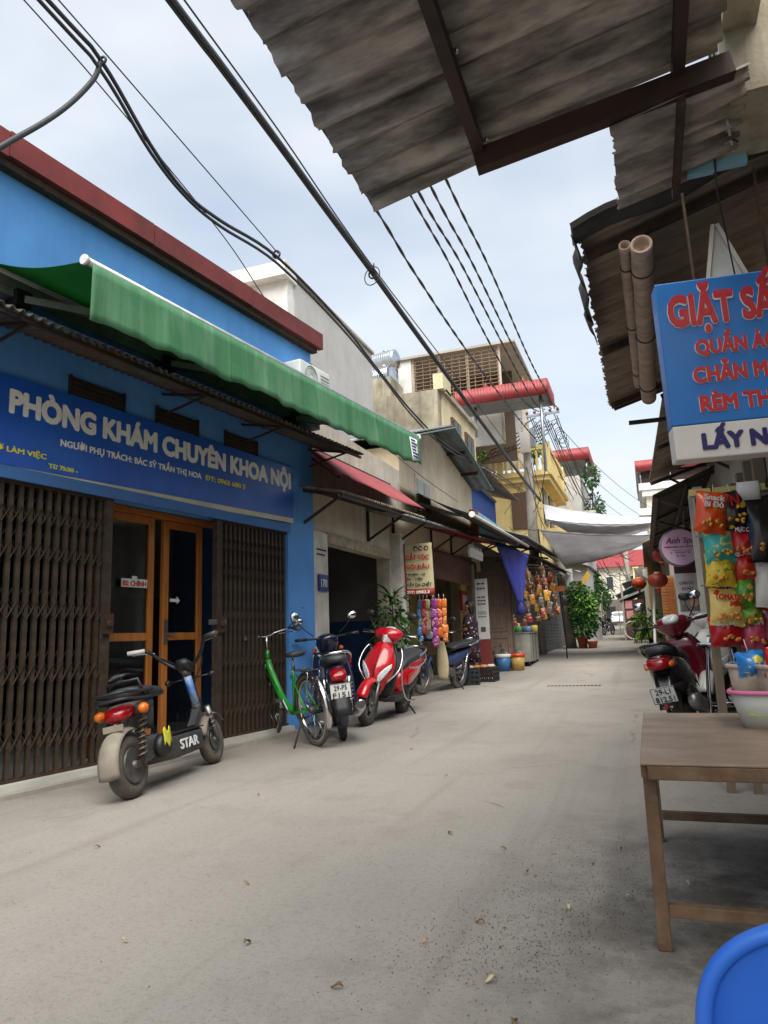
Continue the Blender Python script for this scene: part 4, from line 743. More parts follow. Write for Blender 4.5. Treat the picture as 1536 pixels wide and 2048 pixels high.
for v_ in (25.8, 27.5): q = MB(); q.bx(-3.15, -3.1, v_, v_ + 1, 4.8, 6.1); q.build('window', M('dark_pane', C(52, 58, 62)), yb)
q = MB(); q.bx(-4.2, -3.5, 25.34, 25.4, 4.6, 5.9); q.build('window', M('brown_window', C(96, 70, 54)), yb)
q = MB()
for k in range(12): q.tube([(-4.9 + .18 * k, 24.2 + .02 * k, 6.9 + .05 * k), (-4.3 + .18 * k, 24.9, 7.9 + .03 * k)], .012, 4)
for k in range(5): q.tube([(-4.9 + .12 * k, 24.2 + .14 * k, 6.95 + .2 * k), (-2.75 + .12 * k, 24.4 + .12 * k, 7.5 + .2 * k)], .012, 4)
tag(q.build('terrace_trellis', m_darkframe), 'thin slanting wire trellis in front of the yellow roof terrace', 'trellis')
for lb, loc, s_ in (('small green shrub at the left end of the yellow terrace', (-5.2, 24.6, 7.1), .4), ('small potted shrub on the yellow terrace beside the pole', (-3.4, 26.2, 7.55), .35)):
    t = thing('roof_shrub', lb, 'plant', loc); q = MB(); leaves(q, (0, 0, .1), (s_, s_, s_ * .7), 260, .13, shell=.2); q.build('leaves', m_leaf2, t); q = MB(); q.tube([(0, 0, -.5), (0, 0, .1)], .03, 6); q.build('stem', m_rust, t)
h2 = thing('red_topped_house', 'narrow grey house with red tin top beyond the yellow terrace', 'house', (0, 0, 0)); b = MB(); b.bx(-5.5, -2.2, 31.5, 38, 0, 7.6); b.build('wall', m_grey_wall, h2)
for z in (4.6, 6.0): q = MB(); q.bx(-2.2, -1.7, 32, 35, z, z + .12); q.build('balcony_slab', m_cream, h2); q = MB(); [q.tube([(-1.72, 32 + .2 * k, z + .12), (-1.72, 32 + .2 * k, z + .85)], .012, 4) for k in range(16)]; q.bx(-1.74, -1.7, 32, 35, z + .85, z + .9); q.build('railing', m_steel, h2)
red_roof('red tin roof on the narrow grey house', -3.3, -1.75, 31.6, 36, 8.3, 8.85, .2, ((-1.9, 31.8, 7.6), (-3.2, 31.8, 7.6)))
t = thing('balcony_creeper', 'leafy creeper hanging on the balcony of the narrow grey house', 'plant', (-1.75, 33, 6.4)); q = MB(); [leaves(q, c, r_, 240, .16, shell=.2) for c, r_ in (((0, 0, 0), (.35, 1.2, .6)), ((-.1, .6, -1), (.4, .8, .8)), ((0, -1, 1.2), (.3, .5, .5)))]; q.build('leaves', m_leaf, t); q = MB(); q.tube([(-.2, 0, -1.2), (-.1, .1, .2), (0, -.9, 1.1)], .03, 5); q.build('stem', m_rust, t)
t = thing('background_tree', 'bright green tree crown showing between the clinic and the plaster house', 'tree', (-4.95, 9.85, 0)); q = MB(); q.tube([(0, 0, 0), (.1, 0, 2.5), (0, .1, 4.2)], [.12, .09, .04], 8); q.build('trunk', m_rust, t); q = MB(); [leaves(q, c, r_, 700, .12, shell=.15, r_=random.Random(3)) for c, r_ in (((0, 0, 4.3), (.55, .4, .3)), ((.1, -.5, 4.2), (.4, .5, .3)), ((-.5, .2, 4.25), (.5, .4, .3)))]; q.build('crown', m_leaf2, t)
# ================================================================ poles, crossarm
def pole(lb, loc, h, r0, r1, lean=(0, 0)):
    t = thing('utility_pole', lb, 'pole', loc); q = MB(); q.lathe([(r0, 0), (r0 * .6 + r1 * .4, h * .5), (r1, h)], (0, 0, 0), (lean[0], lean[1], 1), 16); q.build('shaft', m_concrete, t); return t
p1 = pole('slim concrete utility pole carrying the cable crossarm', (-3.25, 23.4, gz(23.4)), 8.1, .17, .12)
q = MB(); q.bar((-.25, -.06, 7.75), (1.15, -.1, 7.78), .06, .08); q.bar((0, 0, 7.2), (.75, -.08, 7.74), .035); q.bar((0, -.1, 7.5), (.4, -.35, 7.6), .03); q.build('crossarm', m_steel, p1)
for x in (.1, .35, .6, .85, 1.1): q = MB(); q.lathe([(.02, 0), (.05, .03), (.05, .07), (.03, .1)], (x, -.08, 7.82), n=10); q.build('insulator', M('insulator', C(120, 70, 56), r=.3), p1)
q = MB(); q.bx(-.16, .16, -.3, -.16, 6.5, 7.2); q.build('junction_box', m_grey_wall, p1); q = MB(); q.bx(.14, .3, -.2, .1, 6.7, 7.3); q.build('cable_cabinet', m_steel, p1)
q = MB(); q.lathe([(.14, 5.3), (.145, 5.35), (.14, 5.4)], n=14); q.build('steel_band', m_steel, p1)
p2 = pole('grey concrete pole with torn posters and a meter box beside the creeper', (-2.75, 27.9, gz(27.9)), 4.4, .2, .17, (-.06, 0))
for z, s_ in ((1.7, .24), (1.35, .2), (2.1, .16)): q = MB(); q.sheet(lambda u, v: Vec((-.06 * z + .195 * math.cos(-2.2 + 1.4 * u), .195 * math.sin(-2.2 + 1.4 * u), z + s_ * v)), 6, 1, .003); q.build('torn_poster', m_white, p2)
q = MB(); q.bx(.02, .26, -.35, -.2, 2.25, 2.9); q.build('meter_box', M('meter_white', C(206, 208, 204), r=.5, dirt=.2), p2, bevel=.01)
p3 = pole('distant concrete pole in the middle of the far lane wires', (-1.2, 62, gz(62)), 8.5, .2, .15)
p4 = pole('distant leaning pole by the left side gates', (-3.6, 50, gz(50)), 7.5, .17, .13, (.05, 0))
q = MB(); q.tube([(-.3, 0, 2.7), (.1, -.2, 2.9), (.6, -.5, 2.75)], .02, 5); q.build('lamp_arm', m_steel, p2)
# ================================================================ cables (u held per cable: they run down the lane)
m_cable = M('cable_black', C(38, 38, 42), C(52, 52, 56), s=9, r=.6)
def cable(lb, pts, r, name='cable', group=None, n=5, k=6, strands=1, tw=0.):
    P = smooth(pts, k)
    if strands == 1: return tag(MB().tube(P, r, n).build(name, m_cable), lb, 'cable', group)
    q = MB()
    for s_ in range(strands):
        L_ = 0; out = []
        for i, p in enumerate(P):
            if i: L_ += (p - P[i - 1]).length
            a = 6.283 * s_ / strands + tw * L_; rr = r * (.55 if tw else 1.0) * (1 if tw else (.6 + .7 * ((s_ * 7) % 5) / 5))
            out.append(p + Vec((math.cos(a) * rr, 0, math.sin(a) * rr)))
        q.tube(out, r * .62, n)
    return tag(q.build(name, m_cable), lb, 'cable', group)
def uv(u, L_): return [(u, v, z) for v, z in L_]
cable('thick bundle of black telephone cables running down the lane overhead', uv(-2.9, [(-6, 5.75), (0, 5.72), (3.79, 5.66), (4.49, 5.66), (5.53, 5.64), (6.57, 5.6), (8.02, 5.56), (10.33, 5.47), (14.28, 5.35), (19, 5.2), (23.2, 5.15)]), .026, 'cable_bundle', strands=6)
cable('single wire alongside the thick cable bundle', uv(-2.75, [(-6, 5.8), (-1, 5.68), (2, 5.6), (3.75, 5.56), (5.25, 5.53), (7.61, 5.4), (13, 5.4), (23.2, 5.35)]), .008)
q = MB(); q.ring((-2.9, 8.0, 5.5), (.3, 1, 0), .12, .007, 24, 5); q.ring((-2.9, 8.02, 5.53), (0, 1, .2), .05, .012, 14, 5); q.ring((-2.86, 7.96, 5.6), (1, .4, 0), .035, .01, 12, 5); tag(q.build('cable_loop', m_cable), 'loop of spare wire on the thick cable bundle', 'cable')
Bp = [(-6, 5.5), (0, 5.35), (3.14, 5.24), (3.69, 5.2), (4.27, 4.91), (4.74, 4.78), (5.28, 4.83), (6.4, 5.04), (8.1, 5.02), (9.58, 4.84), (11.28, 4.67), (13.6, 4.66), (17.97, 5.1), (23.3, 5.5)]
cable('sagging pair of black cables above the clinic awning, upper one', uv(-3.4, Bp), .017)
cable('sagging pair of black cables above the clinic awning, lower one', uv(-3.4, [(v, z - (.05 * abs(math.sin(v * 1.3)) + .03)) for v, z in Bp]), .015)
cable('thin wire stretched above the sagging cables', uv(-3.38, [(-6, 5.62), (-2, 5.5), (1, 5.4), (3.24, 5.3), (4.8, 5.19), (6.38, 5.07)]), .006)
q = MB(); q.ring((-3.39, 6.36, 5.05), (0, 1, 0), .04, .012, 14, 5); q.ring((-3.39, 3.7, 5.2), (0, 1, 0), .03, .01, 12, 5); tag(q.build('cable_tie', m_cable), 'tie knot joining the thin wire to the sagging cables', 'cable')
cable('thin wire crossing above the red roof edge of the clinic', uv(-3.75, [(-6, 6.1), (-2, 5.82), (1, 5.64), (3.28, 5.49), (4.38, 5.36), (5.92, 5.08), (6.99, 4.72), (9, 4.2), (12, 3.95), (15.5, 3.9)]), .006)
cable('thick drop cable curving down to the clinic roof on the left', [(-3.4, 3.69, 5.18), (-3.42, 3.64, 4.99), (-3.5, 3.47, 4.66), (-3.6, 3.2, 4.28), (-3.75, 2.85, 3.86), (-3.9, 2.3, 3.6), (-4.3, 1.2, 3.5)], .02)
for k, (u, L_) in enumerate(((-2.9, [(-6, 6.2), (3, 6.5), (7.98, 6.57), (9.95, 6.5), (13.65, 6.55), (20.34, 6.95), (23.3, 7.2)]), (-2.75, [(-6, 7.3), (4, 7.4), (9.4, 7.45), (11.62, 7.5), (15.17, 7.35), (19.78, 7.45), (23.3, 8.15)]), (-2.55, [(-6, 7.2), (4, 7.25), (9.23, 7.29), (11.81, 7.48), (16.35, 7.5), (20.85, 7.65), (23.3, 8.2)]), (-2.35, [(-6, 7.2), (4, 7.25), (9.24, 7.29), (11.73, 7.45), (16.5, 7.5), (21.0, 7.8), (23.3, 8.2)]), (-2.15, [(-6, 7.3), (4, 7.35), (9.49, 7.43), (12.38, 7.6), (17.44, 7.6), (22, 8.0), (23.3, 8.2)]))):
    cable(['lowest twisted cable from the tin canopy to the utility pole', 'second twisted power cable towards the pole crossarm', 'third twisted power cable towards the pole crossarm', 'fourth twisted power cable towards the pole crossarm', 'rightmost twisted power cable to the end of the crossarm'][k], uv(u, L_), .02, 'twisted_cable', 'twisted power cables', 5, 40, 2, 6)
rw = random.Random(11)
for k in range(10):     # beyond the crossarm, falling down the lane
    u0 = -3.1 + .1 * k; u1 = -3.0 + .22 * k; cable('one of the cables hanging down the lane beyond the crossarm', sag((u0, 23.4, 8.1 - .12 * (k % 4)), (u1 + .2, 44, 6.8 + .2 * (k % 3)), .5 + .1 * k, 8), .015, 'cable', 'cables beyond the crossarm', 4, 2)
for k in range(12):
    a = Vec((-3.2 + rw.uniform(-.15, .3), 23.4, rw.uniform(4.6, 7.6))); c = Vec((rw.uniform(-3.6, -2.2), rw.uniform(18, 28), rw.uniform(3.6, 6.4))); cable('loose drop wire tangled around the slim utility pole', sag(a, c, rw.uniform(.1, .6), 8), rw.uniform(.007, .013), 'drop_wire', 'tangled drop wires', 4, 2)
for k in range(22):
    a = Vec((rw.uniform(-3.5, -1), rw.uniform(38, 50), rw.uniform(4, 7.5))); c = Vec((rw.uniform(-2.8, -.4), rw.uniform(58, 72), rw.uniform(4, 8.5))); cable('one of the many tangled wires strung across the far lane', sag(a, c, rw.uniform(.2, .9), 8), .02, 'far_wire', 'wires across the far lane', 4, 2)
for k in range(4): cable('thin wire strung from the pole across the lane to the right houses', sag((-2.3 - .2 * k, 24 + k, 7.9 - .3 * k), (.9, 38 + 3 * k, 6.8 - .25 * k), .4, 8), .012, 'cross_wire', 'wires crossing the lane', 4, 2)
q = MB()
for k in range(5): q.ring((-2.2 + .04 * k, 23.5, 7.45 - .1 * k), (.4, 1, .1 * k), .13 + .03 * (k % 3), .01, 16, 4)
tag(q.build('cable_coil', m_cable), 'coil of spare cable hanging at the end of the crossarm', 'cable')
# ================================================================ shade tarps across the lane
def cloth4(A, B_, C_, D_, sagz, wr, nu=28, nv=10):
    A, B_, C_, D_ = Vec(A), Vec(B_), Vec(C_), Vec(D_)
    def fn(u, v):
        p = (A.lerp(B_, u)).lerp(D_.lerp(C_, u), v); p.z -= sagz * 4 * u * (1 - u) * (.6 + .4 * v); p.z += wr * math.sin(u * 19 + v * 7) * math.sin(v * 3.14) + wr * .6 * math.sin(u * 41 - v * 9); return p
    return MB().sheet(fn, nu, nv, .004)
t = thing('shade_tarp', 'upper shade tarp with one flap coloured paler as if sunlit, stretched across the lane', 'tarp', (0, 0, 0))
cloth4((-2.81, 23.03, 5.0), (.43, 23.24, 4.32), (.39, 21.68, 3.95), (-2.47, 20.63, 4.15), .16, .012).build('sunlit_flap', canvas('sunlit_tone_tarp', C(232, 232, 234), C(216, 216, 218), .4), t)  # same tarp in a whiter tone: sunlight on its top face put into the colour
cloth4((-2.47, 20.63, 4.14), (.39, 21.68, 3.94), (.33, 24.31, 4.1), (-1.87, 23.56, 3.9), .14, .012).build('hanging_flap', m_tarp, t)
t = thing('shade_tarp', 'lower grey shade tarp hanging across the lane', 'tarp', (0, 0, 0))
cloth4((-2.48, 19.09, 3.66), (.29, 19.07, 3.27), (.26, 21.73, 3.4), (-2.19, 22.03, 2.88), .1, .014).build('cloth', m_tarp, t)
q = MB(); q.tube(sag((-3.0, 19.05, 3.72), (.6, 19.05, 3.25), .1), .01, 5); q.tube([(-2.2, 22.03, 2.88), (-2.7, 27.5, 3.6)], .008, 4); q.tube([(-2.5, 19.1, 3.66), (-2.62, 20.4, 2.2), (-2.6, 20.8, 1.3)], .02, 5); q.build('rope', m_rust, t)
# ================================================================ far lane, left side
yl = thing('yellow_board', 'tilted yellow signboard jutting out past the meter box', 'sign', (-2.6, 30, 0)); q = MB(); q.prism([(0, 2.7), (.1, 2.55), (.6, 3.15), (.5, 3.35)], (0, 0, 0), (1, 0, 0), (0, 0, 1), .06); q.build('board', M('sign_ochre', C(206, 164, 60), r=.6), yl); q = MB(); q.bar((-.6, .1, 2.9), (.3, .1, 2.95), .04); q.build('arm', m_darkframe, yl)
la_ = thing('low_tin_house', 'low houses with tin eaves on the left of the far lane', 'house', (0, 0, 0)); b = MB(); b.bx(-6, -3.2, 31, 48, 0, 4.2); b.build('wall', M('far_wall', C(150, 140, 126), C(120, 112, 100), s=.8, r=.9, dirt=.3), la_)
corrugated('roof_sheet', m_tin_grey, la_, (-3.3, 31, 4.0), (0, 1, .02), (1.3, 0, -.4), 8, 1.3, .2, .03, .01, 4); q = MB(); q.bx(-2.75, -2.35, 32, 32.8, 2.7, 3.2); q.build('air_conditioner', m_grey_wall, la_); q = MB(); q.bx(-3.2, -2.3, 32.2, 34.2, 2.6, 3.3); q.build('red_board', M('box_red', C(150, 34, 34)), la_)
for k, (c, r_, nm) in enumerate((((-2.6, 36, 3.0), (.7, 1.8, .9), 'bushy dark green tree overhanging the far lane'), ((-2.9, 41, 2.6), (.6, 1.5, .8), 'pale green bush above the parked motorbike'), ((-3.2, 58, 3.6), (1.2, 2.5, 1.3), 'hazy green tree at the far end of the left houses'))):
    t = thing('lane_tree', nm, 'tree', (c[0], c[1], 0)); q = MB(); q.tube([(-.3, 0, 0), (-.2, 0, c[2] * .6), (0, 0, c[2])], [.09, .07, .03], 6); q.build('trunk', m_rust, t); q = MB(); [leaves(q, (rw.uniform(-.3, .3), rw.uniform(-.6, .6), c[2] + rw.uniform(-.4, .4)), tuple(v * .7 for v in r_), 260, .22, shell=.2) for _ in range(4)]; q.build('crown', m_leaf if k != 1 else m_leaf2, t)
fg = thing('grey_gate_wall', 'grey sheet metal gate wall on the left of the far lane', 'gate', (0, 0, 0))
for k in range(9): q = MB(); q.bx(-3.35 - .03 * k, -3.3 - .03 * k, 48 + 2 * k, 49.94 + 2 * k, gz(52) - .2, gz(52) + 2.0 + .1 * (k % 3)); q.build('panel', M('far_gate_grey', C(150, 154, 156), r=.6, dirt=.3), fg)
fh = thing('cream_gable_hut', 'small cream gabled porch on the left of the far lane', 'house', (-3.6, 54, gz(54))); q = MB(); q.prism([(-.9, 0), (.55, 0), (.55, 2.6), (-.1, 3.2), (-.9, 2.6)], (0, 2, 0), (1, 0, 0), (0, 0, 1), 2); q.build('wall', m_cream, fh); q = MB(); q.bx(-.3, .3, -.03, 0, .5, 2.3); q.build('barred_window', m_dark, fh); q = MB(); q.bar((-1, -.05, 2.55), (-.1, -.05, 3.28), .1); q.bar((-.1, -.05, 3.28), (.68, -.05, 2.55), .1); q.build('gable_trim', m_yellow_wall, fh)
# ================================================================ end of the lane
fe = thing('red_roofed_house', 'cream house with broad red roof closing the far end of the lane', 'house', (0, 0, 0)); b = MB(); b.bx(-9, 2.5, 88, 98, 0, 8.3); b.build('wall', m_cream, fe)
q = MB(); q.prism([(87.3, 8.2), (98, 8.2), (98, 11), (91, 10.4)], (2.8, 0, 0), (0, 1, 0), (0, 0, 1), -12); q.build('roof', m_tin_red, fe)
for x in (-6.5, -4.2, -1.7, .6):
    q = MB(); q.bx(x, x + .9, 87.93, 88, 5.6, 7.2); wo = q.build('window', m_white, fe); q = MB(); q.bx(x + .1, x + .8, 87.9, 87.93, 5.7, 7.1); q.build('pane', M('dark_pane', C(52, 58, 62)), wo)
q = MB(); q.bx(-1.1, -.5, 86.5, 87.9, 1, 8); q.build('yellow_pilaster', m_yellow_wall, fe); q = MB(); q.bx(-1, 2, 86.6, 88, 4.7, 4.9); q.bx(-1, 2, 86.5, 86.6, 4.9, 5.6); q.build('balcony', m_yellow_wall, fe)
fb = thing('shaded_far_house', 'dim grey house front behind the white car', 'house', (0, 0, 0)); b = MB(); b.bx(-12, -4.6, 66, 90, 0, 5); b.build('wall', M('far_wall', C(150, 140, 126)), fb); b = MB(); b.bx(-5.2, -2.6, 86, 87.9, 1.2, 4.4); b.build('porch', M('far_porch', C(104, 98, 92), r=.9), fb); q = MB(); q.bx(-4.3, -3.3, 85.9, 86, 1.3, 3.6); q.build('door', m_dark, fb)
# ================================================================ right side: near canopies
oc = thing('fibre_cement_canopy', 'big weathered corrugated fibre cement canopy overhead with dark steel beams', 'canopy', (0, 0, 0))
def oz(u): return 2.90 + .17 * (u + 1.02)
for k, (v0, wv) in enumerate(((-1.6, 1.12), (-.55, 1.12), (.5, 1.12), (1.55, 1.23))):
    ay = Vec((-1, 0, -.17)).normalized(); corrugated('roof_sheet', m_fibro, oc, (.46, v0, oz(.46) + .006 * (k % 2)), (0, 1, 0), ay, wv, (.46 + 1.02) / abs(ay.x) + .01 * (k % 3), .146, .024, .008, 8, edge=.008)
q = MB(); q.sheet(lambda u, v: Vec((-1.0 + .55 * u, 2.765 + .05 * v, oz(-1.0 + .55 * u) - .0 - .045 * v * (1 - .6 * u))), 10, 3, .006, off=(0, 1, .3)); q.build('bent_edge_flap', m_fibro, oc)
q = MB(); q.bar((-.46, -1.6, oz(-.46) - .06), (-.48, 2.72, oz(-.48) - .06), .045, .06); q.build('purlin', m_darkframe, oc)
q = MB(); q.bar((.3, -1.6, oz(.3) - .06), (.3, 2.75, oz(.3) - .06), .045, .06); q.build('purlin', m_darkframe, oc)
q = MB(); q.bar((-.5, 2.68, oz(-.5) - .11), (.49, 2.73, oz(.49) - .11), .055, .09); q.build('main_beam', m_darkframe, oc)
for u, v in ((-.44, 2.15), (-.44, 1.72), (-.44, 2.64)): q = MB(); q.lathe([(.008, 0), (.012, .006), (.004, .02)], (u, v, oz(u) - .05), (0, 0, -1), 8); q.build('bolt', m_steel, oc)
o2 = thing('tin_canopy', 'short rusty corrugated sheet lit from above beside the concrete beam', 'canopy', (0, 0, 0))
corrugated('roof_sheet', m_fibro, o2, (.55, 2.72, 3.03), (0, 1, .0), (-1, 0, -.23), .58, .52, .085, .016, .006, 8, edge=.006)
q = MB(); q.bar((.3, 2.7, 2.93), (.3, 3.35, 2.93), .03, .04); q.build('purlin', m_rust, o2)
rb = thing('concrete_balcony_house', 'stained concrete house corner with projecting beam above the stall on the right', 'building', (0, 0, 0))
b = MB(); b.bx(.5, 2.5, 2.86, 3.3, 3.02, 3.5); b.bx(.53, 2.5, 2.9, 3.3, 3.5, 4.3); b.bx(.49, .62, -1.5, 2.86, 3.3, 3.6); b.build('beam', m_mossy, rb)
b = MB(); b.bx(1.15, 1.35, -1.5, 12, 0, 3.16); b.bx(1.35, 6, -1.5, 12, 0, 4.0); b.build('wall', m_plaster, rb)
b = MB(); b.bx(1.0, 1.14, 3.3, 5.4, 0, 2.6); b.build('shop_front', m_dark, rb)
q = MB(); q.sheet(lambda u, v: Vec((.49 + .05 * u, 3.0 + .25 * u, 3.5 - .5 * v + .02 * u)), 4, 4, .01); tag(q.build('white_plastic_sheet', canvas('white_plastic', C(222, 220, 226), C(206, 204, 210), .4)), 'strip of white plastic sheet hanging by the concrete beam', 'sheet')
q = MB(); q.bx(.35, .46, 3.25, 3.29, 2.96, 3.03); q.bx(.46, .6, 3.27, 3.31, 2.98, 3.04); tag(q.build('pale_blue_board', M('pale_cyan', C(140, 190, 206))), 'pale blue painted board under the concrete beam', 'board')
cable('thin wire hanging down past the laundry sign', [(.5, 3.1, 3.6), (.49, 3.15, 3.2), (.47, 3.3, 2.95), (.52, 3.55, 2.8), (.6, 3.95, 2.7)], .004)
cable('black wire hanging beside the white plastic sheet', [(.46, 2.95, 3.7), (.47, 3.05, 3.3), (.49, 3.1, 3.05), (.55, 3.15, 3.0)], .006)
# mid canopy with ragged tin
mc_ = thing('rusty_tin_canopy', 'ragged rusty corrugated tin canopy above the laundry sign', 'canopy', (0, 0, 0))
def mz(u): return 3.04 + .28 * (u + .155)
corrugated('roof_sheet', m_tin_brown, mc_, (1.2, 3.75, mz(1.2) + .02), (0, 1, .0), (-1, 0, -.28), 3.2, 1.41, .076, .012, .004, 6, edge=.011)
q = MB(); q.sheet(lambda u, v: Vec((-.2 + 1.5 * u, 3.64 + .14 * v, mz(-.2 + 1.5 * u) + .05 + .05 * math.sin(v * 3.14) - .05 * v + .02 * math.sin(u * 14))), 16, 4, .03); q.build('folded_tarp_edge', M('dark_tarp', C(62, 58, 56), C(48, 44, 42), s=5, r=.7), mc_)
q = MB(); q.sheet(lambda u, v: Vec((-.2 + .03 * v + .018 * math.sin(u * 21), 3.72 + 1.3 * u, 3.06 - .15 * v + .04 * math.sin(u * 9) * v)), 16, 3, .004, off=(1, 0, 0)); q.build('eave_flap', M('dark_tarp', C(62, 58, 56)), mc_)
for v in (3.9, 5.4, 6.8): q = MB(); q.bar((-.14, v, mz(-.14) - .035), (1.2, v, mz(1.2) - .035), .04, .05); q.build('rafter', m_rust, mc_)
q = MB(); q.bar((-.12, 6.92, mz(-.12) - .03), (1.3, 6.92, mz(1.3) - .03), .04); q.bar((.0, 6.92, 2.86), (1.3, 6.92, 2.84), .035); q.build('end_bar', m_darkframe, mc_)
m_roll = M('bamboo_blind', C(184, 164, 146), C(152, 130, 114), s=9, r=.7, stretch=(1, 3, 1), dirt=.4, dc=C(96, 66, 52), ds=6)
def roll(lb, p, q_, r):
    t = thing('rolled_blind', lb, 'blind', (0, 0, 0)); p, q_ = Vec(p), Vec(q_); d = q_ - p; n = 26; rr = random.Random(int(r * 9999)); pr = [(r * .72, .03), (r * .78, 0), (r, 0)]
    for i in range(1, n): pr.append((r * (1 + rr.uniform(-.05, .04)), d.length * i / n)); 
    pr += [(r * .96, d.length), (.001, d.length + .005)]
    MB().lathe([(.001, .06)] + pr, p, d, 18, False).build('roll', m_roll, t)
    for f in (.12, .5, .88): MB().ring(p.lerp(q_, f), d, r * 1.06, .004, 18, 5).build('cord', m_rust, t)
    return t
roll('thick rolled up bamboo blind under the tin canopy', (.147, 3.75, 2.94), (.16, 5.6, 2.67), .056); roll('thin rolled up bamboo blind beside the thick one', (.065, 3.8, 2.98), (.093, 5.43, 2.73), .031)
# laundry sign
ls_ = thing('laundry_sign', 'blue and white laundry lightbox sign with red outlined letters', 'sign', (.196, 3.59, 1.73), R(9), tilt=(0, R(-1.0), R(9)))
KS = .87; W, Hh, Dp = .76 * KS, 1.03 * KS, .11; m_lsblue = M('laundry_blue', C(38, 120, 196), C(30, 106, 180), s=1.5, r=.35, dirt=.12, dc=C(24, 70, 120)); m_lsw = M('laundry_white', C(224, 220, 214), C(208, 202, 194), s=2, r=.4, dirt=.2)
q = MB(); q.bx(0, W, 0, Dp, .192 * KS, Hh); q.build('blue_panel', m_lsblue, ls_, bevel=.006); q = MB(); q.bx(.001, W - .001, .001, Dp, 0, .191 * KS); q.build('white_panel', m_lsw, ls_, bevel=.006)
m_lr = M('laundry_red', C(190, 34, 44), r=.4); m_navy = M('laundry_navy', C(40, 32, 100), r=.4)
for s_, x, z, h_, wd in (('GIẶT SẤY', .05, .765, .205, .66), ('QUẦN ÁO', .17, .585, .095, .43), ('CHĂN MÀN', .14, .425, .10, .52), ('RÈM THẢM', .155, .26, .10, .52)):
    x, z, h_, wd = x * KS, z * KS, h_ * KS, wd * KS
    text(s_, h_, m_letter, ls_, (x - .003, -.003, z), RX, w=wd + .006, bold=.07, name='letter_outline'); text(s_, h_, m_lr, ls_, (x, -.006, z), RX, w=wd, bold=.05)
text('LẤY NGAY', .1 * KS, m_navy, ls_, (.14 * KS, -.004, .05 * KS), RX, w=.58 * KS, bold=.06)
MB().bar((.2, .06, Hh), (.2, .06, Hh + .5), .012).build('hanger', m_rust, ls_); MB().bar((.55, .06, Hh), (.55, .06, Hh + .58), .012).build('hanger', m_rust, ls_)
tr = thing('white_triangle_board', 'white triangular board with rust streak behind the laundry sign', 'board', (.46, 3.98, 2.74)); q = MB(); q.prism([(0, 0), (.2, 0), (.09, .32), (.07, .34), (.045, .32)], (0, .02, 0), (1, 0, 0), (0, 0, 1), .02); q.build('board', M('white_rusty', C(206, 208, 200), C(180, 182, 172), s=5, r=.5, dirt=.25, dc=C(130, 80, 40), ds=6), tr)
q = MB(); q.bar((0, -.012, 0), (.06, -.012, .34), .02); q.bar((.2, -.012, 0), (.08, -.012, .34), .02); q.build('edge_bar', m_cream, tr)
# farther canopies
c3 = thing('brown_tin_canopy', 'brown corrugated tin canopy beyond the laundry sign', 'canopy', (0, 0, 0))
q = MB(); q.sheet(lambda u, v: Vec((.30 - .1 * u, 6.2 + 4.3 * u, 2.93 + .08 * u)) + Vec((1, .04, .35)) * (v * 1.0) + Vec((0, 0, .012 * math.sin(u * 62 * 6.283))), 62 * 5, 3, .006, off=(0, 0, 1)); q.build('roof_sheet', m_tin_brown, c3)
for v in (6.3, 8.2, 10.2): q = MB(); q.bar((.28 - .02 * (v - 6.2), v, 2.88), (1.2, v, 3.18), .04); q.bar((.45, v, 2.93), (1.1, v, 2.5), .03); q.build('bracket', m_darkframe, c3)
c4 = thing('dark_tin_canopy', 'low dark tin canopy over the spa shop front', 'canopy', (0, 0, 0))
q = MB(); q.sheet(lambda u, v: Vec((.2 - .05 * u, 9.6 + 8.2 * u, 2.62 + .02 * u)) + Vec((1, -.03, .4)) * (v * .8) + Vec((0, 0, .01 * math.sin(u * 82 * 6.283))), 82 * 4, 3, .006, off=(0, 0, 1)); q.build('roof_sheet', M('dark_tin', C(92, 78, 68), C(70, 58, 50), s=6, r=.8, dirt=.5), c4)
for v in (9.7, 11.6, 13.6, 15.6, 17.6): q = MB(); q.bar((.2, v, 2.57), (.95, v, 2.87), .04); q.bar((.3, v, 2.55), (.95, v, 2.3), .03); q.build('bracket', m_darkframe, c4)
q = MB(); q.bar((.24, 9.6, 2.56), (.2, 17.8, 2.57), .04); q.bar((.6, 9.6, 2.73), (.6, 17.8, 2.74), .04); q.build('purlin', m_darkframe, c4)
# right frontage
rs = thing('spa_shop', 'pale right hand shop front with white door frames beyond the scooter', 'shop', (0, 0, 0))
b = MB(); b.bx(.95, 1.15, 5.4, 18, 0, 3.1); b.build('wall', M('shop_grey_wall', C(170, 168, 160), C(150, 146, 138), s=1.2, r=.85, dirt=.3), rs); b = MB(); b.bx(.55, .95, 8.6, 18, .0, gz(11) + .03); b.build('step', m_concrete, rs)
for v, x, wd in ((8.9, .62, .1), (9.35, .6, .13), (10.3, .66, .06), (12.2, .6, .08)): q = MB(); q.bx(x, x + wd, v, v + .1, 0, 2.55); q.build('door_post', M('post_white', C(206, 204, 196), C(186, 184, 174), s=3, r=.7, dirt=.3), rs)
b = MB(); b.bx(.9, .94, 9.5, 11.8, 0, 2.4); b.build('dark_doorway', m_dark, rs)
for v in (6.0, 6.5, 7.0, 7.5): q = MB(); q.bx(.86, .94, v, v + .1, 0, 2.3); q.build('timber_slat', M('weathered_timber', C(134, 120, 100), C(110, 96, 80), s=4, r=.85, stretch=(6, 6, .5)), rs)
sp = thing('round_spa_sign', 'round pink and white spa sign on two brackets', 'sign', (.5, 10.72, 2.05), R(12))
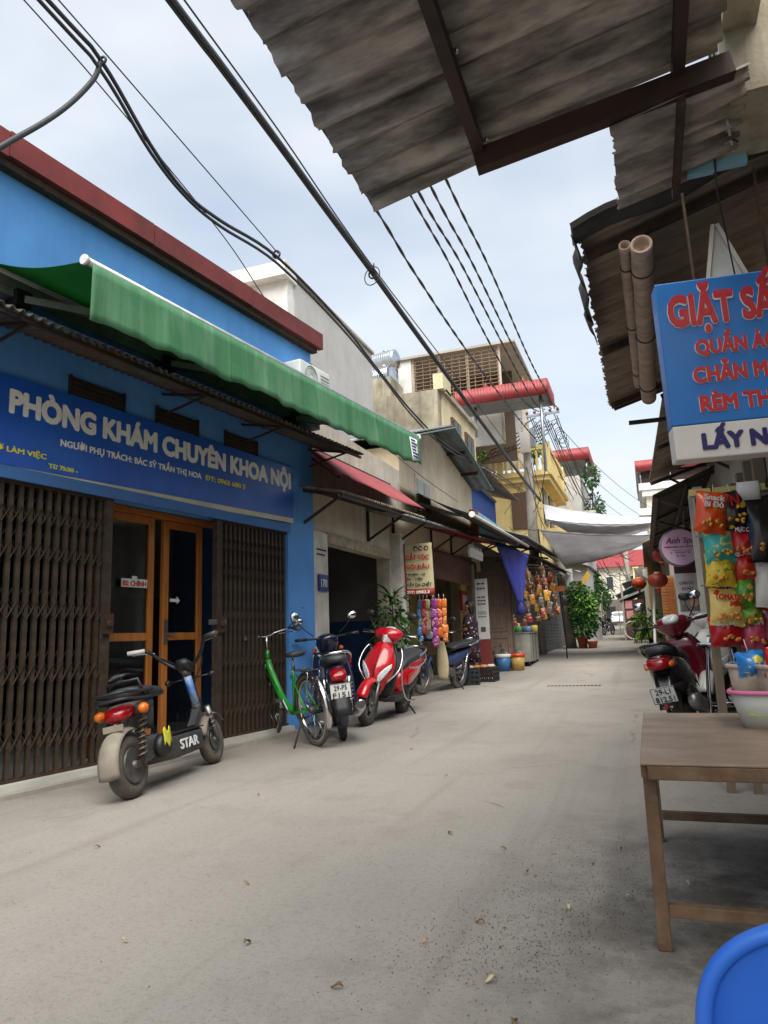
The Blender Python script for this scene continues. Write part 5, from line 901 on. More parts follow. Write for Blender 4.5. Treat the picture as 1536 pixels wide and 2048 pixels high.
m_pink = M('sign_pink', C(234, 176, 214), C(242, 214, 234), s=3.5, r=.35, detail=1); q = MB(); q.lathe([(.255, -.05), (.265, -.04), (.265, .04), (.255, .05)], (0, 0, 0), (0, 1, 0), 40); q.build('rim', M('sign_rim', C(120, 116, 122), r=.4), sp); q = MB(); q.lathe([(.248, 0), (.248, .006)], (0, -.05, 0), (0, -1, 0), 40); q.build('face', m_pink, sp)
m_mag = M('sign_magenta', C(120, 30, 100), r=.4); text('Anh Spa', .085, m_mag, sp, (0, -.06, .055), RX, w=.38, align='CENTER', bold=.006, shear=.25); text('NHẬN ĐÀO TẠO HỌC VIÊN', .022, m_mag, sp, (0, -.06, -.005), RX, w=.42, align='CENTER', bold=.015); text('0365.829.198', .022, m_mag, sp, (.02, -.06, -.085), RX, w=.2, align='CENTER'); text('168', .02, m_mag, sp, (.02, -.06, -.13), RX, w=.05, align='CENTER')
q = MB(); q.bx(-.13, .13, -.061, -.057, -.045, -.042); q.ring((-.13, -.058, -.075), (0, 1, 0), .008, .003, 10, 4); q.ring((-.05, -.058, -.12), (0, 1, 0), .01, .003, 10, 4); q.build('rule_and_icons', m_mag, sp)
q = MB(); q.bar((.26, 0, .06), (.5, .05, .06), .018); q.bar((.26, 0, -.06), (.5, .05, -.06), .018); q.build('bracket', m_black, sp)
q = MB(); [q.ring((.08 + .004 * k, 0, .28 + .028 * k), ((1, 0, 0), (0, 1, 0))[k % 2], .013, .003, 10, 4) for k in range(9)]; q.build('chain', m_steel, sp)
bs = thing('spa_menu_banner', 'narrow white spa banner with face photo and dark red letters', 'banner', (.44, 11.1, 0), R(8)); q = MB(); q.bx(-.02, .29, .012, .03, .3, 1.72); q.build('board', m_white, bs)
for s_, x, z, wd in (('CHĂM SÓC', .03, 1.56, .2), ('DA MẶT', .06, 1.48, .15), ('GỘI', .12, 1.1, .1), ('CHÂN', .1, 1.02, .14)): text(s_, .045, M('maroon_print', C(130, 50, 46), r=.5), bs, (x, .01, z), RX, w=wd, bold=.015)
q = MB(); q.bx(.01, .27, .008, .012, 1.18, 1.44); po = q.build('photo', M('photo_grey', C(170, 160, 156), C(70, 70, 78), s=9, r=.4), bs); q = MB(); q.lathe([(.06, 0), (.06, .003)], (.2, .008, 1.3), (0, -1, 0), 14); q.build('photo_face', M('print_skin', C(206, 160, 130)), po)
q = MB(); q.bx(.0, .28, .008, .012, 1.74, 2.0); q.bx(-.02, .3, .013, .03, 1.72, 2.02); q.build('dark_photo', M('photo_dark', C(60, 56, 60), C(110, 60, 70), s=9, r=.4), bs)
q = MB(); q.sheet(lambda u, v: Vec((.3 + .35 * u, 11.35, 2.25 - .25 * v + .06 * math.sin(u * 3.14))), 10, 4, .02, off=(0, 1, 0)); tag(q.build('red_fabric_sign', M('fabric_red', C(170, 26, 40), r=.5)), 'red cloth hanging below the round spa sign', 'cloth')
# red lanterns, bent white pole, brick pier, palm, boxes, wheel and bench farther on
def lantern(lb, loc, r, c=C(206, 66, 26)):
    t = thing('paper_lantern', lb, 'lantern', loc); q = MB()
    n = 24; pr = [(r * .3, -r * .72)] + [(r * math.cos(a) ** .8 if math.cos(a) > 0 else 0, r * .75 * math.sin(a)) for a in [R(-60 + 120 * i / 8) for i in range(9)]] + [(r * .3, r * .72)]
    q.lathe(pr, n=n); q.build('shade', M('lantern_red%d' % int(c[0] * 99), c, tuple(v * .8 for v in c), s=5, r=.5), t)
    q = MB(); q.lathe([(r * .32, r * .68), (r * .32, r * .85)], n=14); q.lathe([(r * .32, -r * .85), (r * .32, -r * .68)], n=14); q.build('collar', m_yellow_wall, t); q = MB(); q.tube([(0, 0, r * .8), (0, 0, r * 1.5)], .008, 4); q.build('hook', m_rust, t); q = MB(); q.lathe([(r * .12, -r * 1.35), (r * .16, -r * .85)], n=8); q.build('tassel', m_red, t)
lantern('bright orange red paper lantern by the bent white pole', (-.17, 25.5, 2.46), .24, C(190, 66, 26)); lantern('dark red paper lantern nearer the spa shop, lower', (.27, 16.1, 1.95), .2, C(140, 46, 26)); lantern('dark red paper lantern nearer the spa shop, upper', (.36, 15.0, 2.36), .17, C(150, 40, 26))
q = MB(); q.tube(smooth([(.1, 19.5, gz(19.5)), (.16, 20.2, 1.3), (.22, 21.4, 2.09), (-.05, 22.5, 2.5), (-.25, 23.4, 2.8)], 4), .035, 8); o = thing('bent_white_pole', 'bent white steel pole leaning over the lane edge', 'pole'); q.build('tube', m_white, o); q = MB(); q.tube([(.2, 21.3, 2.06), (.6, 21.6, 2.2)], .02, 6); q.build('arm', m_white, o)
bp2 = thing('brick_pier', 'exposed orange brick pier beside the spa shop', 'pillar', (.36, 18.3, gz(18.3)))
q = MB(); q.bx(0, .3, .0, .3, 0, 2.0); q.build('mortar', M('mortar', C(176, 160, 136), r=.95), bp2); mbk = M('brick_orange', C(206, 130, 66), C(180, 104, 52), s=9, r=.9); bk = MB(); bk.bx(0, .142, -.008, .1, 0, .055); me = bk.mesh('brick'); me.materials.append(mbk)
for k in range(28):
    for j in range(2): o = bpy.data.objects.new('brick', me); COL.objects.link(o); o.parent = bp2; o.location = (.005 + .148 * j - (.0 if k % 2 else .004), -.004 * (k % 3), .01 + .07 * k)
ry = thing('yellow_side_wall', 'ochre yellow house wall on the right beyond the brick pier', 'house', (0, 0, 0)); b = MB(); b.bx(.15, .3, 27, 34, 0, 3.4); b.build('wall', M('ochre', C(196, 164, 84), C(176, 142, 70), s=1.5, r=.85, dirt=.3), ry); b = MB(); b.bx(.6, 3, 18.6, 27, 0, 3.3); b.bx(.3, 3, 27, 46, 0, 3.4); b.build('side_wall', M('far_wall', C(150, 140, 126)), ry)
for k in range(4): q = MB(); q.bx(-.02, .14, 29 + k * 1.2, 29.12 + k * 1.2, 0, 3.2); q.build('post', m_grey_wall, ry)
corrugated('eave_sheet', m_tin_brown, ry, (.8, 18.5, 3.3), (0, 1, .02), (-1, 0, -.35), 10, .8, .2, .025, .01, 4)
pm = thing('palm_plant', 'green palm plant at the right edge of the far lane', 'plant', (.05, 25.8, gz(25.8))); q = MB(); q.tube([(0, 0, 0), (0, 0, .55)], [.08, .05], 8); q.build('trunk', m_rust, pm); q = MB(); fronds(q, (0, 0, .55), 26, 1.2, .05, up=1.1, segs=8); fronds(q, (0, 0, .5), 20, .9, .05, up=.7, segs=8); leaves(q, (0, 0, .9), (.5, .5, .5), 200, .2); q.build('fronds', m_leaf2, pm)
kb = thing('maroon_kiosk', 'dark maroon wooden kiosk with small notices on the right of the far lane', 'kiosk', (0, 0, 0)); q = MB(); q.bx(-.95, -.1, 34.5, 38, gz(36) - .2, 2.3); q.build('body', M('maroon_wood', C(92, 56, 56), C(72, 46, 46), s=2, r=.8, dirt=.3), kb); q = MB(); q.prism([(-1.15, 2.25), (.1, 2.7), (.1, 2.8), (-1.15, 2.35)], (0, 38.3, 0), (1, 0, 0), (0, 0, 1), 4); q.build('roof', m_tin_grey, kb)
q = MB(); q.bx(-1.04, -.95, 34.4, 34.6, gz(34) - .1, 3.0); q.build('post', m_concrete, kb)
for x, z in ((-.9, 1.9), (-.88, 1.45)): q = MB(); q.bx(x, x + .3, 34.47, 34.5, z, z + .35); q.build('notice', M('notice_pink', C(206, 140, 140), r=.6), kb)
wh = thing('leaning_bicycle_wheel', 'bare bicycle wheel leaning against the maroon kiosk', 'wheel', (-.62, 33.9, gz(33.9) + .45), tilt=(R(12), 0, R(-14))); q = MB(); q.ring((0, 0, 0), (0, 1, 0), .4, .028, 30, 6); q.build('rim', m_white, wh); q = MB(); [q.tube([(0, 0, 0), (.4 * math.cos(a), 0, .4 * math.sin(a))], .005, 3) for a in [6.283 * k / 14 for k in range(14)]]; q.build('spokes', m_steel, wh)
bn_ = thing('low_bench', 'low wooden bench at the right edge of the far lane', 'bench', (-.2, 31.5, gz(31.5))); q = MB(); q.bx(-.4, .4, -.6, .6, .4, .45); q.build('seat', m_rust, bn_); [MB().bx(x - .03, x + .03, y - .03, y + .03, 0, .4).build('leg', m_rust, bn_) for x in (-.35, .35) for y in (-.5, .5)]
ta = thing('teal_awning', 'teal green awning over the right side of the far lane', 'awning', (0, 0, 0)); q = MB(); q.sheet(lambda u, v: Vec((.6 - 2.2 * v, 43 + 5 * u, 4.0 - 1.1 * v + .05 * math.sin(u * 20))), 20, 6, .01); q.build('cloth', canvas('teal_canvas', C(40, 120, 116), C(34, 104, 102), .2), ta); q = MB(); q.bar((-1.6, 43, 2.9), (-1.6, 48, 2.9), .05); q.bar((-1.6, 43, 2.9), (.6, 43, 4.0), .05); q.bar((-1.5, 43.2, gz(43)), (-1.5, 43.2, 2.9), .05); q.build('frame', m_steel, ta)
r2 = thing('far_right_house', 'row of dim low houses along the right of the far lane', 'house', (0, 0, 0)); b = MB(); b.bx(-.5, 4, 46, 70, 0, 4.6); b.build('wall', M('far_wall2', C(140, 128, 116), C(110, 100, 92), s=.7, r=.9), r2); corrugated('eave_sheet', m_tin_grey, r2, (-.2, 48, 4.2), (0, 1, 0), (-1, 0, -.3), 20, 1.2, .25, .03, .01, 4)
wr = thing('white_tall_house', 'tall white house with red tin roof top on the right', 'house', (0, 0, 0)); b = MB(); b.bx(.55, 5, 44, 56, 0, 9.2); b.build('wall', m_cream, wr); b = MB(); b.bx(.2, 5, 43.6, 56, 8.9, 9.3); b.bx(.35, 5, 43.7, 56, 8.55, 8.9); b.bx(.05, 1, 43.4, 44, 7.4, 7.8); b.build('cornice', m_white, wr)
q = MB(); q.bx(.25, 5, 44.5, 54, 9.3, 10.1); q.build('dark_loft', m_darkframe, wr); red_roof('red tin roof on top of the tall white house', .1, 5, 44, 55, 10.1, 10.75, .3, ((.35, 44.3, 9.3), (2, 44.3, 9.3)))
# ================================================================ vehicles (local x forward, y left, z up; rear axle at x = 0)
m_tyre = M('tyre_rubber', C(40, 40, 42), C(62, 58, 54), s=10, r=.85, bump=.2, dirt=.35, dc=C(128, 118, 104), ds=5)
m_tyre2 = M('dusty_tyre', C(96, 88, 78), C(62, 58, 54), s=8, r=.9, bump=.2, dirt=.4, dc=C(140, 128, 112), ds=5)
m_chrome = M('chrome', C(214, 214, 216), C(190, 190, 192), s=12, r=.16, m=1.0)
m_rim = M('rim_alloy', C(150, 150, 150), C(120, 120, 118), s=9, r=.4, m=.8, dirt=.3)
m_seat = M('seat_vinyl', C(40, 42, 46), C(52, 54, 58), s=8, r=.55)
m_redp = M('scooter_red', C(196, 18, 30), C(178, 14, 26), s=2, r=.22, coat=.6)
m_maroon = M('scooter_maroon', C(112, 16, 34), C(92, 12, 28), s=2, r=.22, coat=.6)
m_whitep = M('scooter_white', C(222, 220, 214), r=.25, coat=.5)
m_navyp = M('moto_navy', C(22, 30, 62), C(18, 24, 50), s=3, r=.25, coat=.5)
m_oldblue = M('moped_blue', C(38, 62, 104), C(30, 48, 84), s=6, r=.5, dirt=.25)
m_oldcream = M('moped_cream', C(206, 194, 160), C(190, 174, 136), s=5, r=.55, dirt=.3, dc=C(130, 110, 80))
m_lens = M('clear_lens', C(226, 230, 232), C(176, 182, 186), s=30, r=.08, spec=.8)
m_redlens = M('red_lens', C(150, 14, 22), C(120, 10, 16), s=14, r=.12)
m_orlens = M('amber_lens', C(216, 110, 30), r=.15)
m_mirror = M('mirror_glass', C(220, 224, 228), r=.04, m=1.0)
m_plate = M('plate_white', C(232, 232, 230), C(216, 216, 212), s=5, r=.35)
m_ink2 = M('plate_ink', C(30, 30, 34), r=.5)
m_engine = M('engine_grey', C(112, 110, 108), C(82, 80, 78), s=12, r=.5, m=.6, dirt=.4)
Y_, Z_, X_ = (0, 1, 0), (0, 0, 1), (1, 0, 0)
def wheel(parent, x, z, R_, w, tyre=None, spokes=0, rim=None, y=0):
    q = MB(); pr = [(R_ - w * .95, -w * .3), (R_ - w * .55, -w * .5), (R_ - w * .18, -w * .42), (R_ - w * .04, -w * .22), (R_, 0), (R_ - w * .04, w * .22), (R_ - w * .18, w * .42), (R_ - w * .55, w * .5), (R_ - w * .95, w * .3), (R_ - w * .95, -w * .3)]
    q.lathe(pr, (x, y, z), Y_, 40, False); wo = q.build('wheel', tyre or m_tyre, parent)
    rr = R_ - w * .95; q = MB(); q.lathe([(rr - .028, -w * .28), (rr + .004, -w * .34), (rr + .004, w * .34), (rr - .028, w * .28), (rr - .028, -w * .28)], (x, y, z), Y_, 36, False); q.build('rim', rim or m_rim, wo)
    q = MB(); q.lathe([(.02, -w * .75), (.032, -w * .5), (.03, 0), (.032, w * .5), (.02, w * .75)], (x, y, z), Y_, 14); q.build('hub', m_engine, wo)
    q = MB()
    if spokes:
        for k in range(spokes):
            a = 6.283 * k / spokes; b_ = a + .35 * (1 if k % 2 else -1); q.tube([(x + .028 * math.cos(a), y + w * .4 * (1 if k % 4 < 2 else -1), z + .028 * math.sin(a)), (x + (rr - .02) * math.cos(b_), y, z + (rr - .02) * math.sin(b_))], .0016, 4)
    else:
        for k in range(5):
            a = 6.283 * k / 5 + .3; q.bar((x + .02 * math.cos(a), y, z + .02 * math.sin(a)), (x + (rr - .01) * math.cos(a), y, z + (rr - .01) * math.sin(a)), w * .4, .035, up=Y_)
        q.lathe([(.085, w * .42), (.085, w * .46)], (x, y, z), Y_, 20); q.lathe([(.085, -w * .46), (.085, -w * .42)], (x, y, z), Y_, 20)
    q.build('spokes', rim or m_rim, wo); return wo
def fender(R_, w, x, z, a0, a1, th=.006, n=16, crown=.5):
    def fn(u, v):
        a = a0 + (a1 - a0) * u; t = (v - .5) * 2; r_ = R_ - crown * w * .5 * t * t; return Vec((x + r_ * math.cos(a), w / 2 * t, z + r_ * math.sin(a)))
    return MB().sheet(fn, n, 6, th)
def mirror(parent, base, tip, rx=.055, rz=.04, face=-1, mat=None):
    q = MB(); q.tube(smooth([base, (Vec(base) + Vec(tip)) / 2 + Vec((0, .02 if tip[1] > 0 else -.02, 0)), tip], 4), .006, 6); mo = q.build('mirror', mat or m_black, parent)
    q = MB(); t = Vec(tip); q.se([((t.x + .022, t.y, t.z), rx * .6, rz * .6, Y_, Z_, 2.2), ((t.x + .012, t.y, t.z), rx, rz, Y_, Z_, 2.4), ((t.x - .002, t.y, t.z), rx, rz, Y_, Z_, 2.4)], 18); q.build('mirror_shell', mat or m_black, mo)
    q = MB(); q.se([((t.x - .0025, t.y, t.z), rx * .9, rz * .9, Y_, Z_, 2.4), ((t.x - .005, t.y, t.z), rx * .88, rz * .88, Y_, Z_, 2.4)], 18); q.build('mirror_glass', m_mirror, mo)
def grips(parent, x, z, half=.33, bend=.05, bar=None, lever=True):
    q = MB(); q.tube(smooth([(x - bend, half, z), (x, half * .45, z - .01), (x + .01, 0, z - .02), (x, -half * .45, z - .01), (x - bend, -half, z)], 5), .011, 8); q.build('handlebar', bar or m_black, parent)
    for s_ in (-1, 1):
        q = MB(); q.tube([(x - bend * .55, s_ * half * .66, z - .004), (x - bend - .012, s_ * (half + .02), z)], [.017, .018], 10); q.build('grip', m_black, parent)
        if lever: q = MB(); q.tube(smooth([(x + .02, s_ * half * .5, z - .005), (x + .035, s_ * half * .75, z - .01), (x + .0, s_ * (half + .01), z - .012)], 3), .006, 5); q.build('brake_lever', m_chrome, parent)
def plate(parent, x, z, l1, l2, tiltdeg=12, w=.19, h=.14):
    q = MB(); q.bx(-w / 2, w / 2, 0, .004, -h / 2, h / 2); po = q.build('number_plate', m_plate, parent, (x, 0, z), (R(tiltdeg), 0, R(-90)))
    text(l1, h * .34, m_ink2, po, (0, -.003, h * .07), RX, w=w * .62, align='CENTER', bold=.005); text(l2, h * .34, m_ink2, po, (0, -.003, -h * .40), RX, w=w * .78, align='CENTER', bold=.005)
    q = frame_rect(-w / 2, w / 2, -h / 2, h / 2, .004, .002, -.002); q.build('plate_border', m_ink2, po)
def ysec(c, a, b, e=2.6, tilt=0.): t = R(tilt); return (c, a, b, Y_, (math.cos(t), 0, math.sin(t)), e)
def xsec(x, z, hw, hh, e=2.8): return ((x, 0, z), hw, hh, Y_, Z_, e)

def scooter(name, label, loc, heading, lean, paint, seatm=None, l1=None, l2=None, chrome_guard=False, dark=None, rear=None, shield=None):
    t = thing(name, label, 'scooter', loc, tilt=(R(lean), 0, R(heading))); dk = dark or m_black
    wheel(t, 0, .235, .235, .1); wheel(t, 1.24, .245, .245, .09)
    # body under the seat, side panels with a coloured flash
    q = MB(); q.se([xsec(.46, .40, .10, .12), xsec(.36, .44, .135, .18), xsec(.12, .53, .155, .19), xsec(-.15, .60, .15, .14), xsec(-.36, .67, .11, .085), xsec(-.47, .70, .05, .035)], 20); q.build('rear_body', rear or paint, t)
    for s_ in (-1, 1): q = MB(); q.sheet(lambda u, v: Vec((.34 - .66 * u, s_ * (.152 - .015 * (u - .3) ** 2 * 6 + .004), .47 + .17 * u + (.055 - .04 * u) * (v - .5) * 2)), 8, 3, .008, off=(0, s_, 0)); q.build('side_flash', paint, t)
    q = MB(); q.se([xsec(.40, .36, .137, .10), xsec(.2, .36, .15, .10), xsec(.0, .43, .15, .08), xsec(-.2, .52, .12, .05)], 16); q.build('lower_side_cover', dk, t)
    q = MB(); q.se([((.44, 0, .60), .10, .03, Y_, Z_, 3), ((.3, 0, .675), .135, .055, Y_, Z_, 3), ((.08, 0, .715), .145, .06, Y_, Z_, 3), ((-.12, 0, .735), .14, .055, Y_, Z_, 3), ((-.3, 0, .775), .115, .05, Y_, Z_, 3), ((-.4, 0, .785), .07, .03, Y_, Z_, 3)], 20); q.build('seat', seatm or m_seat, t)
    q = MB(); q.tube(smooth([(-.12, .13, .735), (-.34, .135, .79), (-.5, .09, .83), (-.53, 0, .835), (-.5, -.09, .83), (-.34, -.135, .79), (-.12, -.13, .735)], 4), .014, 8); q.build('grab_rail', m_chrome if chrome_guard else dk, t)
    q = MB(); q.se([((-.43, 0, .69), .1, .05, Y_, Z_, 3), ((-.5, 0, .67), .085, .045, Y_, Z_, 3), ((-.525, 0, .66), .05, .03, Y_, Z_, 3)], 16); q.build('tail_light', m_redlens, t)
    for s_ in (-1, 1): q = MB(); q.se([((-.4, s_ * .115, .665), .02, .03, Y_, Z_, 2.5), ((-.47, s_ * .1, .66), .018, .022, Y_, Z_, 2.5), ((-.49, s_ * .09, .655), .008, .01, Y_, Z_, 2.5)], 10); q.build('rear_indicator', m_orlens, t)
    # rear mudguard and plate
    q = MB(); q.sheet(lambda u, v: Vec((-.38 - .2 * u, (v - .5) * (.15 - .03 * u), .62 - .30 * u - .05 * math.sin(u * 3.14))), 8, 4, .008); q.build('rear_mudguard', dk, t)
    if l1: plate(t, -.575, .43, l1, l2, 24)
    q = MB(); q.lathe([(.022, 0), (.016, .02)], (-.6, 0, .34), (-1, 0, 0), 10); q.build('reflector', m_redlens, t)
    # floor, leg shield and front apron
    q = MB(); q.se([xsec(.42, .285, .15, .045, 4), xsec(.7, .265, .16, .04, 4), xsec(.95, .29, .15, .045, 4)], 16); q.build('floorboard', dk, t)
    q = MB(); q.se([ysec((.92, 0, .30), .13, .05, 3), ysec((.95, 0, .42), .19, .06, 3), ysec((.95, 0, .58), .215, .055, 3, 8), ysec((.90, 0, .74), .19, .05, 3, 15), ysec((.84, 0, .87), .12, .05, 3, 20)], 24); q.build('leg_shield', shield or dk, t)
    q = MB(); q.se([ysec((1.02, 0, .33), .06, .07, 1.6), ysec((1.05, 0, .44), .11, .1, 1.5, 6), ysec((1.05, 0, .56), .185, .12, 1.4, 10), ysec((1.01, 0, .68), .195, .11, 1.4, 14), ysec((.95, 0, .8), .15, .09, 1.5, 18), ysec((.90, 0, .90), .10, .06, 1.8, 22)], 28); q.build('front_apron', paint, t)
    for s_ in (-1, 1):   # slanted front lenses
        q = MB()
        def fl(u, v, s_=s_):
            y = .05 + .13 * u; zz = .505 + .165 * u + (.045 + .025 * math.sin(u * 3.14)) * (v - .5) * 2 * (1 - .45 * u); return Vec((1.205 - .60 * y - .18 * max(0, zz - .58), s_ * y, zz))
        q.sheet(fl, 8, 4, .012, off=(1, s_ * .3, 0)); q.build('front_lens', m_lens, t)
    q = fender(.285, .13, 1.24, .245, R(20), R(150), .006, 18, .55); q.build('front_fender', paint, t)
    q = MB(); q.tube(smooth([(1.172, 0, .46), (1.188, 0, .56), (1.14, 0, .7), (1.05, 0, .82)], 4), .006, 6); q.build('centre_trim', dk, t); q = MB(); q.prism([(-.06, 0), (.06, 0), (.09, .07), (-.09, .07)], (1.125, 0, .36), (0, -1, 0), (.15, 0, 1), .02); q.build('front_grille', dk, t)
    for s_ in (-1, 1): q = MB(); q.tube(smooth([(1.0, s_ * .165, .44), (.99, s_ * .205, .58), (.93, s_ * .19, .74), (.86, s_ * .115, .88)], 4), .012, 6); q.build('shield_edge', dk, t)
    for s_ in (-1, 1): q = MB(); q.tube([(1.24, s_ * .07, .245), (1.12, s_ * .065, .52)], [.018, .022], 8); q.build('fork', m_rim, t)
    # head
    hd = MB(); hd.se([ysec((.80, 0, .90), .06, .05, 2, 20), ysec((.81, 0, .96), .15, .095, 1.7, 20), ysec((.79, 0, 1.03), .19, .10, 1.7, 15), ysec((.75, 0, 1.075), .12, .06, 2, 10)], 24); hd.build('handlebar_cowl', paint, t)
    q = MB(); q.sheet(lambda u, v: Vec((.945 - .30 * abs(u - .5) - .03 * v, (u - .5) * (.17 + .14 * v), .915 + .085 * v + .055 * abs(u - .5) * 2 * v)), 12, 6, .03, off=(1, 0, .25)); q.build('headlight', m_lens, t)
    q = MB(); q.se([((.71, 0, 1.05), .085, .05, Y_, (.5, 0, .85), 2.6), ((.695, 0, 1.066), .07, .038, Y_, (.5, 0, .85), 2.6)], 20); q.build('dashboard', m_lens, t)
    grips(t, .74, 1.02, .34)
    mirror(t, (.77, .17, 1.05), (.76, .27, 1.24)); mirror(t, (.77, -.17, 1.05), (.76, -.27, 1.24))
    # engine, exhaust, stand
    q = MB(); q.se([xsec(.30, .25, .07, .07), xsec(.1, .24, .1, .09), xsec(-.08, .235, .06, .07)], 14); q.build('engine', m_engine, t)
    q = MB(); q.se([((.12, -.16, .26), .03, .03, Y_, Z_, 2), ((.02, -.175, .27), .06, .065, Y_, Z_, 2.4), ((-.3, -.18, .33), .06, .07, Y_, Z_, 2.6), ((-.38, -.18, .35), .035, .04, Y_, Z_, 2)], 16); q.build('exhaust', m_rim, t)
    q = MB(); q.tube([(.22, .1, .22), (.1, .24, -.0 + .01)], .011, 6); q.tube([(.1, .24, .01), (.04, .26, .01)], .012, 6); q.build('side_stand', m_black, t)
    for s_ in (-1, 1): q = MB(); q.tube([(-.02, s_ * .1, .24), (-.1, s_ * .12, .52)], [.022, .024], 8); [q.ring((-.02 - .08 * f, s_ * (.1 + .02 * f), .24 + .28 * f), (-.28, s_ * .07, 1), .03, .006, 12, 5) for f in (.3, .42, .54, .66, .78)]; q.build('rear_shock', m_engine, t)
    if chrome_guard:
        for s_ in (-1, 1):
            q = MB(); q.tube(smooth([(1.08, s_ * .12, .47), (1.02, s_ * .245, .62), (.93, s_ * .245, .78), (.86, s_ * .19, .87), (.8, s_ * .2, .7), (.72, s_ * .2, .45), (.5, s_ * .2, .26), (.2, s_ * .21, .22)], 4), .011, 7); q.build('crash_bar', m_chrome, t)
            q = MB(); q.tube(smooth([(.42, s_ * .17, .62), (.1, s_ * .2, .62), (-.25, s_ * .18, .7), (-.42, s_ * .1, .78)], 4), .01, 6); q.build('side_rail', m_chrome, t)
    return t

def underbone(name, label, loc, heading, lean, body, shield, old=False, l1=None, l2=None, cat='motorbike', rims=None):
    t = thing(name, label, cat, loc, tilt=(R(lean), 0, R(heading)))
    wheel(t, 0, .29, .29, .075, m_tyre2 if old else m_tyre, 28, rims); wheel(t, 1.22, .285, .285, .065, m_tyre2 if old else m_tyre, 28, rims)
    q = MB(); q.se([((.78, 0, .80), .05, .05, Y_, (1, 0, .3), 2.4), ((.66, 0, .58), .055, .07, Y_, (.6, 0, 1), 2.6), ((.42, 0, .46), .06, .06, Y_, Z_, 2.6), ((.2, 0, .52), .1, .11, Y_, Z_, 2.6), ((-.15, 0, .60), .1, .09, Y_, Z_, 2.6), ((-.42, 0, .67), .06, .05, Y_, Z_, 2.6)], 18); q.build('frame_body', body, t)
    for s_ in (-1, 1):
        q = MB()
        def lsf(u, v, s_=s_): zz = .22 + .62 * u; y = .05 + (.16 + .05 * math.sin(u * 3.14)) * v * (1 - .25 * u); return Vec((.74 + .12 * u + .05 * (1 - v) + .03 * math.sin(v * 3), s_ * y, zz))
        q.sheet(lsf, 12, 6, .008, off=(-1, 0, 0)); q.build('leg_shield', shield, t)
    q = MB(); q.se([((.36, 0, .70), .09, .03, Y_, Z_, 3), ((.2, 0, .735), .13, .05, Y_, Z_, 3), ((-.05, 0, .755), .13, .05, Y_, Z_, 3), ((-.32, 0, .775), .11, .045, Y_, Z_, 3), ((-.42, 0, .78), .07, .03, Y_, Z_, 3)], 20); q.build('seat', m_seat, t)
    q = fender(.34, .11, 0, .29, R(60), R(205), .006, 18); q.build('rear_fender', body, t); q = fender(.325, .1, 1.22, .285, R(-5), R(165), .006, 20); q.build('front_fender', body, t)
    for s_ in (-1, 1):
        q = MB(); q.tube([(1.22, s_ * .06, .285), (1.0, s_ * .055, .78)], [.018 if not old else .026, .022 if not old else .03], 8); q.build('fork', body if old else m_chrome, t)
        q = MB(); q.tube([(0, s_ * .11, .29), (-.08, s_ * .12, .6)], [.02, .022], 8); [q.ring((-.08 * f, s_ * (.11 + .01 * f), .29 + .31 * f), (-.25, 0, 1), .03, .006, 12, 5) for f in (.3, .42, .54, .66, .78)]; q.build('rear_shock', m_chrome, t)
        q = MB(); q.bar((.35, s_ * .07, .28), (0, s_ * .085, .29), .025, .04); q.build('swing_arm', m_engine, t)
    q = MB(); q.se([((1.0, 0, .78), .07, .06, Y_, (1, 0, .3), 2.3), ((.96, 0, .92), .13, .1, Y_, (1, 0, .3), 2.3), ((.92, 0, .99), .12, .09, Y_, (1, 0, .3), 2.3), ((.88, 0, 1.02), .06, .05, Y_, (1, 0, .3), 2.3)], 20); q.build('handlebar_cowl', body, t)
    q = MB(); q.lathe([(.075, 0), (.08, .01), (.055, .03), (.01, .036)], (1.03, 0, .92), (1, 0, -.1), 18); q.build('headlight', m_lens, t)
    grips(t, .86, 1.0, .33); mirror(t, (.88, .14, 1.02), (.84, .3, 1.2), .06, .045); mirror(t, (.88, -.14, 1.02), (.84, -.3, 1.2), .06, .045)
    for s_ in (-1, 1): q = MB(); q.lathe([(.02, 0), (.028, .03), (.01, .05)], (1.0, s_ * .13, .86), (.5, s_, 0), 10); q.build('front_indicator', m_orlens, t)
    q = MB(); q.se([((-.42, 0, .66), .08, .05, Y_, Z_, 3), ((-.5, 0, .63), .075, .05, Y_, Z_, 3), ((-.53, 0, .61), .05, .03, Y_, Z_, 3)], 16); q.build('tail_light', m_redlens, t)
    q = MB(); q.tube(smooth([(-.1, .14, .74), (-.4, .14, .8), (-.56, .1, .84), (-.6, 0, .845), (-.56, -.1, .84), (-.4, -.14, .8), (-.1, -.14, .74)], 4), .013, 8); q.build('grab_rail', m_chrome, t)
    if old:
        q = MB(); [q.bar((-.28, y, .82), (-.62, y, .82), .012) for y in (-.12, -.04, .04, .12)]; q.bar((-.3, -.13, .82), (-.3, .13, .82), .012); q.bar((-.6, -.13, .82), (-.6, .13, .82), .012); q.build('rear_carrier', m_chrome, t)
        q = MB(); q.se([((1.06, 0, .62), .13, .1, X_, Y_, 4), ((1.1, 0, .84), .16, .13, X_, Y_, 4)], 16, False); q.build('front_basket', m_rust, t)
    q = MB(); q.se([xsec(.62, .33, .09, .06), xsec(.48, .31, .12, .09), xsec(.32, .29, .12, .09), xsec(.22, .30, .06, .05)], 14); q.build('engine', m_engine, t)
    for k in range(4): q = MB(); q.bx(.58 + .025 * k, .59 + .025 * k, -.07, .07, .3, .42); q.build('cooling_fin', m_engine, t)
    q = MB(); q.se([((.35, -.15, .2), .02, .02, Y_, Z_, 2), ((.1, -.16, .21), .03, .03, Y_, Z_, 2), ((-.05, -.165, .25), .05, .05, Y_, Z_, 2), ((-.42, -.17, .34), .055, .055, Y_, Z_, 2), ((-.47, -.17, .35), .045, .045, Y_, Z_, 2)], 16); q.build('exhaust', m_chrome, t)
